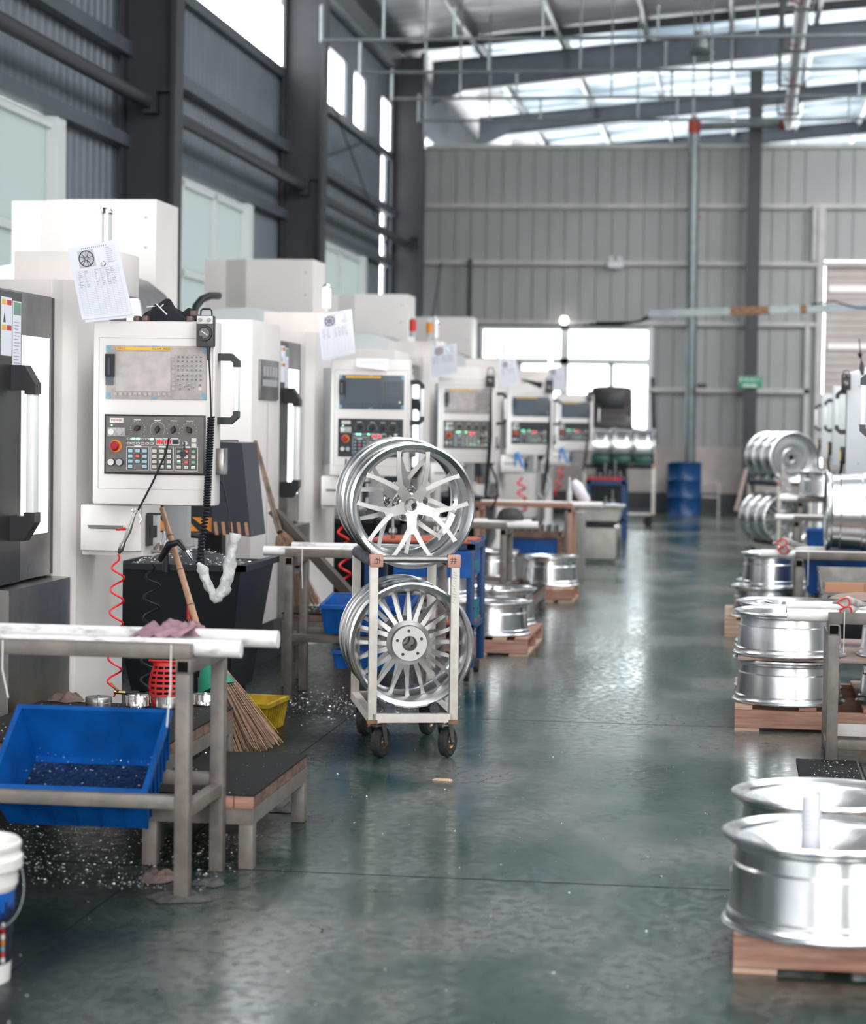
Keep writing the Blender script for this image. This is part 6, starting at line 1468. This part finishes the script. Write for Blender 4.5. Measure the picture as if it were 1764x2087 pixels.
# floor chips
scatter('metal_chips', 1500, lambda r: Vector((-2.75+1.1*r.random()**0.9, 6.75+1.0*r.random(), 0.001)), 31, 'bright chips on the dark floor under the near left bench', size=0.005)
scatter('metal_chips', 800, lambda r: Vector((r.gauss(-2.05, 0.24), r.gauss(11.5, 0.33), 0.001)), 32, 'bright chips strewn on the floor below the second left bench', size=0.007)
scatter('metal_chips', 130, lambda r: Vector((r.uniform(-2.0, 0.2), 5.0+5*r.random()**1.2, 0.001)), 33, 'stray bright chips on the open aisle floor', size=0.005)
m = MB(); p = on(902, 1591, 0); m.prism([(-0.045, -0.004), (0.03, -0.01), (0.042, 0.0), (0.03, 0.008), (-0.03, 0.006)], lambda q: (p.x+q[0], p.y+q[1]*2, 0.0005), lambda q: (p.x+q[0]*0.9, p.y+q[1]*1.6, 0.007)); tag(m.build('wood_splinter', mat('fresh_splinter', (0.62, 0.42, 0.28), 0.6), smooth=False), 'pale wood splinter on the aisle floor in front of the trolley', 'splinter')

def pallet(x0, x1, y0, y1, label, m=None, h=0.115):
    m = m or WOOD; t = thing('wooden_pallet', label, 'pallet', ((x0+x1)/2, (y0+y1)/2, 0), 0, 'wooden pallets')
    W_ = x1-x0; D_ = y1-y0
    for i in range(5):
        x = x0 + (W_-0.085)*i/4
        MB().box((x, y0, h-0.018), (x+0.085, y1, h), bev=0.002).build('deck_board', WOODB if i in (0, 3) else m, t, smooth=False)
    for i in range(3):
        y = y0 + (D_-0.04)*i/2
        MB().box((x0, y, 0.016), (x1, y+0.04, h-0.019), bev=0.003).build('bearer', m, t, smooth=False)
    for x in (x0, x0+W_/2-0.06, x1-0.12):
        MB().box((x, y0, 0), (x+0.12, y1, 0.015)).build('foot_board', WOODB, t, smooth=False)
    return t
# left pallets and wheels
pallet(-1.95, -1.30, 14.09, 15.2, 'pallet with wheels standing left of the aisle beyond the blue cart')
GA = 'wheels on the left pallets'
flat('dish', -1.565, 14.38, 0.116, 'low wheel at the front of the nearer left pallet', GA, 0.92, 0.86)
flat('split5', -1.60, 15.10, 0.116, 'wheel lying behind the front one on the nearer left pallet', GA, 0.95, 1.0)
flat('multi20', -1.93, 14.72, 0.33, 'narrow-waisted wheel standing on top behind the blue cart post', GA, 0.80, 1.0)
flat('multi20', -1.93, 14.72, 0.116, 'lowest wheel half hidden behind the blue cart post', GA, 0.80, 0.85)
pallet(-1.76, -1.33, 18.42, 19.15, 'small pallet with one big wheel, second on the left')
flat('dish', -1.555, 18.85, 0.116, 'single big wheel on the second left pallet beside the aisle', GA, 0.90, 1.0)
flat('mesh', -2.05, 18.75, 0.16, 'wheel partly hidden behind the big one on the second left pallet', GA, 0.85, 1.0)
MB_ = tag(MB().box((-2.28, 18.5, 0.0), (-1.80, 18.98, 0.155)).build('wooden_pallet', WOODD), 'dark wooden block under the hidden wheel on the left', 'pallet')
# third bench, platform and crates
bench(-2.25, -1.645, 16.0, 16.5, 0.77, 'third left bench with a cap lying on its white pipes', rail=0.30)
pipe(-2.2, -1.42, 16.08, 0.752, 0.028, 'white pipe at the front of the third left bench')
pipe(-2.2, -1.50, 16.42, 0.752, 0.028, 'white pipe at the back of the third left bench')
platform(-1.98, -1.50, 16.7, 17.75, 0.20, 'black-topped operator platform in front of the second left pallet')
crate(Matrix.Translation((-1.757, 19.3, 0.352)), 0.44, 0.34, 0.135, BLUEP, 'blue plastic crate under the tray of small parts', taper=0.012)
tr = thing('parts_tray', 'dark wooden tray of small bright bushings above a blue crate', 'tray', (-1.74, 19.5, 0.49))
MB().box((-1.99, 19.25, 0.495), (-1.50, 19.7, 0.515)).box((-1.99, 19.25, 0.515), (-1.50, 19.265, 0.555)).box((-1.515, 19.25, 0.515), (-1.50, 19.7, 0.555)).build('tray_body', WOODD, tr, smooth=False)
m = MB()
for i in range(7):
    for j in range(3): m.cyl((-1.95+0.065*i, 19.32+0.13*j, 0.516), (-1.95+0.065*i, 19.32+0.13*j, 0.60), 0.016, 10)
m.build('bushings', STEELD, tr)
m = MB()
for x in (-1.99, -1.53):
    for y in (19.25, 19.65): m.box((x, y, 0.0), (x+0.03, y+0.04, 0.495))
m.box((-1.99, 19.25, 0.33), (-1.50, 19.7, 0.348)); m.build('stand', WOODD, tr, smooth=False)
ct = thing('cloth_cap', 'dark cloth cap lying on the third left bench', 'cap', tuple(at(1035, 1052, 16.1)))
c = at(1040, 1053, 16.15); c.z = 0.785
MB().lathe([(0.095, 0), (0.10, 0.02), (0.085, 0.06), (0.05, 0.085), (0.0, 0.092)], 28, Matrix.Translation(c)).build('crown', GREYRAG, ct)
m = MB(); m.prism([(-0.085, -0.02), (-0.15, -0.03), (-0.17, 0.0), (-0.15, 0.03), (-0.085, 0.02)], lambda p: (c.x+p[0], c.y+p[1]*2, c.z), lambda p: (c.x+p[0], c.y+p[1]*2, c.z+0.008)); m.build('brim', GREYRAG, ct)
# fourth bench (brown) and the things on and around it
bench(-2.35, -1.46, 20.0, 20.5, 0.78, 'brown painted bench, fourth on the left', mat('brown_bench_paint', (0.40, 0.22, 0.15), 0.5, noise_amt=0.2), rail=0.0)
pipe(-2.3, -1.19, 20.10, 0.762, 0.028, 'white pipe sticking out right of the brown bench')
m = MB(); p = at(1161, 1030, 20.2); m.lathe([(0, 0), (0.022, 0), (0.024, 0.08), (0.012, 0.12), (0.010, 0.22), (0, 0.225)], 14, Matrix.Translation((p.x, 20.1, 0.788))); tag(m.build('oil_can', WHITE2), 'slim white bottle standing on the brown bench', 'bottle')
tag(MB().box((-1.60, 20.9, 0.0), (-1.42, 21.3, 0.66), bev=0.01).build('parts_cabinet', mat('dull_cream', (0.25, 0.235, 0.21), 0.6, noise_amt=0.2)), 'plain grey cabinet behind the brown bench leg', 'cabinet')
ch = thing('folding_chair', 'folding chair with bent chrome tube legs beside the aisle', 'chair', (-1.35, 23.2, 0))
m = MB(); cx, cy = at(1228, 1100, 24).x, 24.0
for y in (cy-0.2, cy+0.2): m.tube([(cx-0.25, y, 0.42), (cx+0.12, y, 0.42), (cx+0.17, y, 0.38), (cx+0.19, y, 0.05), (cx+0.14, y, 0.015), (cx-0.25, y, 0.015)], 0.012, 8)
m.build('leg_frame', CHROME, ch)
MB().box((cx-0.27, cy-0.22, 0.41), (cx+0.16, cy+0.22, 0.45), bev=0.01).build('seat', DARKP, ch)
bs = thing('washing_basin', 'grey cream tub standing on the folding chair with papers on it', 'tub', (cx, cy, 0.45))
MB().prism([(-0.24, 0.0), (0.17, 0.0), (0.21, 0.16), (-0.27, 0.16)], lambda p: (cx+p[0], cy-0.25, 0.455+p[1]), lambda p: (cx+p[0], cy+0.25, 0.455+p[1])).build('tub', CREAM, bs, smooth=False)
m = MB(); m.box((cx-0.29, cy-0.27, 0.605), (cx+0.23, cy+0.27, 0.625)); m.build('rim', CREAM, bs, smooth=False)
tag(MB().box((cx-0.27, cy-0.22, 0.04), (cx+0.14, cy+0.2, 0.38), bev=0.01).build('storage_box', CREAM), 'grey cream box under the folding chair', 'box')
for i, (dx_, dy_, h) in enumerate(((-0.15, 0, 0.12), (0.02, 0.05, 0.09), (0.1, -0.05, 0.16))):
    m = MB(); m.lathe([(0, h), (0.01, h), (0.012, h*0.4), (0.03, h*0.35), (0.03, 0), (0, 0)], 12, Matrix.Translation((cx+dx_, cy+dy_, 0.626))); tag(m.build('tool_holder', STEELD), ('left', 'middle', 'right')[i]+' dark tool standing on the tub by the aisle', 'tool', 'tools on the tub')
rag('white_cloth', (cx+0.12, cy-0.18, 0.626), 0.22, 0.12, 0.03, mat('blue_white_cloth', (0.62, 0.66, 0.74), 0.8), 'white cloth on the tub beside the aisle', 'cloth', 3.0)
m = MB(); a = at(1167, 980, 20.4); b_ = at(1190, 1030, 20.4); b_.z = 0.80; m.tube([a, a.lerp(b_, 0.3), b_, b_-Vector((0, 0, 0.02))], 0.03, 12, rs=[0.03, 0.06, 0.055, 0.05]); tag(m.build('plastic_shield', mat('pale_lilac_plastic', (0.72, 0.68, 0.74), 0.4)), 'pale rounded plastic shield leaning above the brown bench', 'shield')
br = thing('blue_rack', 'blue steel rack with a red top holding tools, near the far trolley', 'rack', (-1.45, 28.6, 0))
X0, X1 = at(1195, 985, 28.5).x, at(1275, 985, 28.5).x
for x in (X0, X1-0.05):
    for y in (28.4, 29.1): MB().box((x, y, 0), (x+0.05, y+0.05, 0.80)).build('post', BLUEM, br, smooth=False)
MB().box((X0, 28.4, 0.72), (X1, 29.15, 0.78)).build('shelf', BLUEM, br, smooth=False); MB().box((X0, 28.4, 0.25), (X1, 29.15, 0.29)).build('shelf', BLUEM, br, smooth=False)
MB().box((X0+0.01, 28.38, 0.78), (X1-0.06, 29.1, 0.80)).build('red_liner', REDP, br, smooth=False)
for i in range(7):
    x = X0+0.04+0.065*i; h = (0.09, 0.13, 0.08, 0.20, 0.11, 0.24, 0.1)[i]
    m = MB(); m.lathe([(0, h), (0.012, h), (0.014, h*0.4), (0.028, h*0.35), (0.02, 0), (0, 0)], 10, Matrix.Translation((x, 28.5, 0.80))); tag(m.build('tool_holder', STEEL), 'steel tool standing in the row on top of the blue rack', 'tool', 'tools in a row on the blue rack')
for i in range(4):
    x = X0+0.1+0.12*i; m = MB(); m.cyl((x, 28.5, 0.29), (x, 28.5, 0.40), 0.04, 12); tag(m.build('dark_part', STEELD), 'dark round part on the lower shelf of the blue rack', 'part', 'parts on the blue rack lower shelf')
# office chair in front of the far window and the machine bulk behind
sc_ = thing('high_back_seat', 'dark high-backed vinyl seat silhouetted against the far window', 'seat', (-1.45, 34.6, 0))
cx = at(1246, 830, 34.5).x; zt = at(1246, 787, 34.5).z; zb = at(1246, 885, 34.5).z
m = MB()
def bk_(u, v):
    hw = 0.33 - 0.02*v + 0.05*max(0, 0.18-v)/0.18; z = zb + (zt-zb)*v
    e = 0.05*(1-abs(2*u-1)**6)
    return Vector((cx + (2*u-1)*hw, 34.5 - e - 0.025*math.sin(v*9)*(1 if v < 0.45 else 0.2), z - 0.03*abs(2*u-1)**4*(v > 0.9)))
g = [[bk_(i/16, j/20) for j in range(21)] for i in range(17)]
vf = [[m.bm.verts.new(p) for p in r_] for r_ in g]; vb = [[m.bm.verts.new(p+Vector((0, 0.09+0.05*(1-abs(2*i/16-1)**4), 0))) for p in r_] for i, r_ in enumerate(g)]
for i in range(16):
    for j in range(20): m.face([vf[i][j], vf[i+1][j], vf[i+1][j+1], vf[i][j+1]]); m.face([vb[i][j+1], vb[i+1][j+1], vb[i+1][j], vb[i][j]])
for i in range(16): m.face([vf[i][0], vb[i][0], vb[i+1][0], vf[i+1][0]]); m.face([vf[i][20], vf[i+1][20], vb[i+1][20], vb[i][20]])
for j in range(20): m.face([vf[0][j], vf[0][j+1], vb[0][j+1], vb[0][j]]); m.face([vf[16][j], vb[16][j], vb[16][j+1], vf[16][j+1]])
m.build('backrest', SEAT, sc_)
m = MB(); m.box((cx-0.25, 34.43, zb+0.40), (cx+0.2, 34.452, zt-0.07), bev=0.01); m.build('inset_pad', BLACK, sc_)
m = MB(); m.box((cx-0.35, 34.1, zb-0.15), (cx+0.33, 34.6, zb-0.02), bev=0.03); m.build('seat_cushion', SEAT, sc_)
m = MB(); m.box((cx-0.25, 34.2, 0.0), (cx+0.25, 34.7, zb-0.15)); m.build('pedestal', DARKP, sc_)
# blue drum
dr_ = thing('steel_drum', 'blue steel drum standing at the far wall below the downpipe', 'drum', (-0.86, 37.15, 0))
pf = [(0, 0.012), (0.285, 0.0), (0.295, 0.008), (0.288, 0.02)]
for z in (0.30, 0.59): pf += [(0.288, z-0.02), (0.297, z), (0.288, z+0.02)]
pf += [(0.288, 0.86), (0.297, 0.872), (0.290, 0.882), (0.28, 0.87), (0, 0.865)]
dx0 = on(1393, 1047, 0).x
MB().lathe(pf, 48, Matrix.Translation((dx0, 37.15, 0))).build('body', mat('drum_blue', (0.002, 0.052, 0.17), 0.38, noise_amt=0.2), dr_)
m = MB()
for i in range(7): a = R(200+22*i); m.lathe([(0, 0.02), (0.02, 0.015), (0.025, 0)], 10, Matrix.Translation((dx0+0.22*math.cos(a), 37.15+0.22*math.sin(a), 0.87)))
m.build('bung', DARKP, dr_)
m = MB(); p = on(1436, 1030, 0)
for z in (0.30, 0.55): m.bar((dx0+0.30, 37.5, z), (dx0+0.58, 37.5, z), 0.03, 0.03)
m.bar((dx0+0.58, 37.5, 0.0), (dx0+0.58, 37.5, 0.57), 0.03, 0.03); tag(m.build('bracket_frame', STEELD), 'small dark tubular frame between the blue drum and the pillar', 'frame')
m = MB(); m.tube([at(1497, 1040, 37.2), at(1500, 1037, 37.2), at(1520, 955, 37.3)], 0.03, 8); tag(m.build('leaning_pipe', mat('rosy_pipe', (0.55, 0.42, 0.38), 0.5)), 'pale rosy pipe leaning on the far pillar', 'pipe')
m = MB(); a = at(1328, 890, 37.8); m.tube([at(1329, 770, 37.98), at(1330, 850, 37.98), at(1335, 905, 37.98)], 0.03, 8); tag(m.build('hanging_hose', WIRE), 'dark hose hanging beside the far window frame', 'hose')

# ================================================================== RIGHT SIDE OF THE AISLE
GB = 'wheels on the right-hand pallets'
pallet(0.02, 1.15, 6.06, 7.5, 'nearest pallet at the lower right, carrying two dished wheels', h=0.122)
flat('dish', 0.272, 6.16, 0.123, 'nearest dished wheel with a rolled paper in its bore', GB, 1.03, 1.03, 12)
flat('dish', 0.295, 6.83, 0.123, 'dished wheel right behind the nearest one', GB, 1.03, 1.03, 12)
# rolled paper
p = at(1652, 1700, 6.15)
rp = thing('rolled_paper', 'rolled printed paper sheet standing in the nearest wheel', 'paper', (p.x, 6.15, 0.30))
def roll(u, v):
    a = 2*PI*1.25*u + 0.6; r_ = 0.030 - 0.006*u
    return Vector((p.x + r_*math.cos(a), 6.12 + r_*math.sin(a), 0.30 + 0.175*v + (0.03*u if v > 0.9 else 0)))
MB().grid(roll, 36, 8).build('page', PAPER, rp, solid=0.0006)
m = MB()
for i in range(5): m.bar((p.x-0.018, 6.0875, 0.40+0.012*i), (p.x+0.014-0.004*i, 6.0875, 0.40+0.012*i), 0.0006, 0.0012)
m.build('print', INK, rp, smooth=False)
# second right pallet: four stacks of two with cardboard between
pallet(0.02, 1.35, 10.93, 12.2, 'pallet carrying two-high wheel stacks, second on the right', h=0.122)
tag(MB().box((0.03, 10.97, 0.345), (1.3, 12.1, 0.358), bev=0.001).build('cardboard_sheet', CARD), 'cardboard sheet between the lower and upper wheels of the two-high stacks', 'cardboard')
z2 = 0.359; sc0 = 0.222/0.252
flat('step', 0.285, 11.20, 0.123, 'lower wheel of the front left stack on the second right pallet', GB, 1.0, sc0)
flat('step', 0.285, 11.20, z2, 'upper wheel of the front left stack, white pipe across it', GB, 1.0, sc0)
flat('mesh', 0.295, 11.80, 0.123, 'lower wheel of the rear left stack on the second right pallet', GB, 1.0, sc0)
flat('mesh', 0.295, 11.80, z2, 'upper spoked wheel of the rear left stack, its face open to the roof', GB, 1.0, sc0)
flat('step', 0.90, 11.25, 0.123, 'lower wheel of the front right stack at the picture edge', GB, 1.0, sc0)
flat('step', 0.90, 11.25, z2, 'upper wheel of the front right stack at the picture edge', GB, 1.0, sc0)
rag('brown_paper', (0.80, 11.75, 0.60), 0.5, 0.25, 0.05, CARD, 'torn brown cardboard lying on the rear wheel stack', 'cardboard', 6.6)
# right bench 1
bench(0.425, 1.8, 9.98, 10.5, 0.672, 'grey steel bench with white pipes and red-cuffed gloves, nearest on the right', leg=0.05, rail=0.06)
pipe(0.243, 1.75, 10.062, 0.652, 0.029, 'front white pipe on the nearest right bench')
pipe(0.245, 1.75, 10.40, 0.662, 0.029, 'back white pipe on the nearest right bench')
tie(at(1720, 1262, 9.97).x, 9.972, 0.68, 0.50, 'pale zip tie hanging from the nearest right bench')
m = MB(); m.box((0.46, 10.03, 0.115), (1.85, 10.05, 0.17)); tag(m.build('shelf_plate', STEEL, smooth=False), 'swarf-covered steel plate on the low shelf of the nearest right bench', 'plate')
def gloves(px, py, y, z, label, s=1.0):
    t = thing('work_glove', label, 'glove', tuple(at(px, py, y)), 0, 'red-cuffed cotton gloves')
    for i, (ddx, ddz) in enumerate(((0.0, 0.0), (0.008, -0.037))):
        c = at(px, py, y) + Vector((ddx*s, -0.02*i, ddz*s))
        m = MB(); n = 24
        ring_ = [c + Vector((0.026*s*math.cos(2*PI*k/n), -0.002, 0.019*s*math.sin(2*PI*k/n)+0.004*s*math.sin(4*PI*k/n))) for k in range(n+1)]
        m.tube(ring_, 0.0035*s, 8, cap=False); m.build('red_cuff', REDP if i else mat('red_orange_cuff', (0.72, 0.05, 0.03), 0.7), t)
        m = MB(); m.tube([c, c+Vector((0.02*s, 0.05*s, 0.0)), c+Vector((0.06*s, 0.10*s, -0.012*s)), c+Vector((0.10*s, 0.13*s, -0.016*s))], 0.02*s, 14, rs=[0.022*s, 0.026*s, 0.02*s, 0.010*s])
        for f in range(4): m.tube([c+Vector((0.05*s, 0.09*s+0.012*f*s, -0.012*s)), c+Vector((0.095*s+0.01*f*s, 0.10*s+0.022*f*s, -0.018*s))], 0.006*s, 8)
        m.tube([c+Vector((0.02*s, 0.06*s, 0)), c+Vector((-0.045*s, 0.08*s, -0.008*s))], 0.008*s, 8, rs=[0.014*s, 0.006*s])
        m.build('glove_body', GLOVE, t)
    return t
gloves(1719, 1228, 10.02, 0.73, 'pair of cotton gloves with red cuffs hanging over the nearest right bench', 1.0)
# black mats on the floor
tag(MB().box((0.295, 9.3, 0.0), (0.56, 10.0, 0.012), bev=0.004).build('floor_mat', MATT), 'black rubber mat on the floor behind the nearest dished wheels', 'mat')
tag(MB().box((0.575, 9.2, 0.0), (1.3, 10.0, 0.011), bev=0.004).build('floor_mat', mat('brown_black_mat', (0.03, 0.027, 0.022), 0.5, noise_amt=0.5, noise_scale=30)), 'darker oily mat at the right edge beside the black rubber one', 'mat')
scatter('metal_chips', 160, lambda r: Vector((r.uniform(0.35, 0.75), r.uniform(9.25, 9.95), 0.013)), 51, 'bright chips on the black floor mats at the right', size=0.005)
# third right pallet and stacks
pallet(-0.057, 1.0, 15.83, 17.0, 'pale-ended pallet under the stacks behind the nearest right bench', WOODB, h=0.13)
flat('mesh', 0.27, 16.05, 0.131, 'bottom wheel of the stack on the pale-ended pallet', GB, 1.03, 0.9)
flat('mesh', 0.27, 16.02, 0.357, 'top wheel of the front stack on the pale-ended pallet', GB, 0.80, 0.95)
flat('step', 0.86, 16.1, 0.131, 'bottom wheel under the gloved bench, right on the pale-ended pallet', GB, 1.0, 0.9)
flat('dish', 0.30, 16.65, 0.131, 'wheel at the back of the pale-ended pallet', GB, 1.0, 0.9)
# right bench 2 with upright wheel
bench(0.405, 1.6, 14.75, 15.3, 0.675, 'second right bench, a big wheel standing on its edge on top', leg=0.05, rail=0.0)
pipe(0.18, 1.55, 14.83, 0.655, 0.0275, 'front white pipe on the second right bench')
pipe(0.30, 1.55, 15.20, 0.662, 0.0275, 'back white pipe on the second right bench')
wheel('step', Matrix.Translation((0.885, 15.015, 0.940)) @ Matrix.Rotation(-PI/2, 4, 'Y') @ Matrix.Diagonal((1, 1, 1.13, 1)), 'big wheel standing on its tread on the second right bench', 'wheels lying on the right benches')
gloves(1592, 1106, 14.78, 0.72, 'dirty cotton gloves with red cuffs on the second right bench pipe', 1.25)
tie(at(1647, 1125, 14.73).x, 14.745, 0.68, 0.45, 'pale zip tie hanging from the second right bench')
crate(Matrix.Translation((0.80, 15.4, 0.35)), 0.60, 0.40, 0.27, BLUEP, 'blue plastic crate below the second right bench', taper=0.02)
tag(MB().box((0.55, 15.4, 0.0), (1.05, 15.8, 0.345), bev=0.003).build('crate_stand', DARKP), 'dark stand under the blue crate at the right', 'stand')
tyb = thing('parts_tray', 'grey steel tray with copper-coloured bars at the right edge', 'tray', (0.75, 14.4, 0.4))
a = at(1672, 1155, 14.5); z = a.z-0.05
MB().box((a.x, 14.3, z-0.12), (a.x+0.6, 14.7, z-0.11)).prism([(a.x-0.02, z+0.04), (a.x, z-0.12), (a.x+0.01, z-0.12), (a.x-0.01, z+0.04)], lambda p: (p[0], 14.3, p[1]), lambda p: (p[0], 14.7, p[1])).box((a.x-0.01, 14.69, z-0.12), (a.x+0.6, 14.70, z+0.04)).build('tray_body', STEELD, tyb, smooth=False)
MB().box((a.x+0.02, 14.32, z-0.10), (a.x+0.27, 14.37, z-0.04)).box((a.x+0.275, 14.32, z-0.10), (a.x+0.55, 14.37, z-0.04)).build('wooden_bar', mat('copper_wood', (0.55, 0.27, 0.15), 0.5), tyb, smooth=False)
MB().box((a.x, 14.3, 0), (a.x+0.04, 14.34, z-0.12)).box((a.x+0.56, 14.3, 0), (a.x+0.6, 14.34, z-0.12)).box((a.x, 14.66, 0), (a.x+0.04, 14.7, z-0.12)).box((a.x+0.56, 14.66, 0), (a.x+0.6, 14.7, z-0.12)).build('stand', STEELD, tyb, smooth=False)
# right benches 3 and 4
bench(0.53, 1.6, 20.1, 20.6, 0.70, 'third right bench with a white pipe, in front of the far right trolley', leg=0.05, rail=0.0)
pipe(0.365, 1.55, 20.18, 0.680, 0.0275, 'white pipe on the third right bench')
crate(Matrix.Translation((0.95, 20.7, 0.35)), 0.55, 0.40, 0.20, BLUEP, 'blue plastic crate below the third right bench', taper=0.02)
tag(MB().box((0.7, 20.75, 0.0), (1.2, 21.1, 0.345), bev=0.003).build('crate_stand', DARKP), 'dark stand under the blue crate of the third right bench', 'stand')
bench(0.62, 1.7, 22.3, 22.85, 0.80, 'fourth right bench carrying a flat-lying wheel', leg=0.05, rail=0.0)
pipe(0.44, 1.65, 22.38, 0.778, 0.0275, 'front white pipe on the fourth right bench')
pipe(0.50, 1.65, 22.76, 0.778, 0.0275, 'back white pipe on the fourth right bench')
flat('step', 0.89, 22.55, 0.807, 'wheel lying flat on the fourth right bench', 'wheels lying on the right benches', 1.0, 1.0)
m = MB(); m.tube([at(1750, 690, 15.8), at(1752, 712, 15.8), at(1755, 735, 15.8)], 0.006, 6, rs=[0.004, 0.004, 0.004]); m.lathe([(0, 0.02), (0.02, 0), (0, -0.03)], 10, Matrix.Translation(at(1752, 722, 15.8))); m.tube([at(1755, 735, 15.8), at(1756, 752, 15.8), at(1757, 762, 15.9)], 0.02, 8, rs=[0.006, 0.02, 0.012]); tag(m.build('gooseneck_lamp', BLACK), 'small black gooseneck fitting standing on the right-hand panel with the loop pendant', 'lamp')
rag('white_bag', (0.90, 16.3, 1.893), 0.2, 0.14, 0.085, PAPER, 'white bag lying on top of the second right-hand panel', 'bag', 2.6, folds=1.0)
for s_ in PROTO: assert s_ in USED
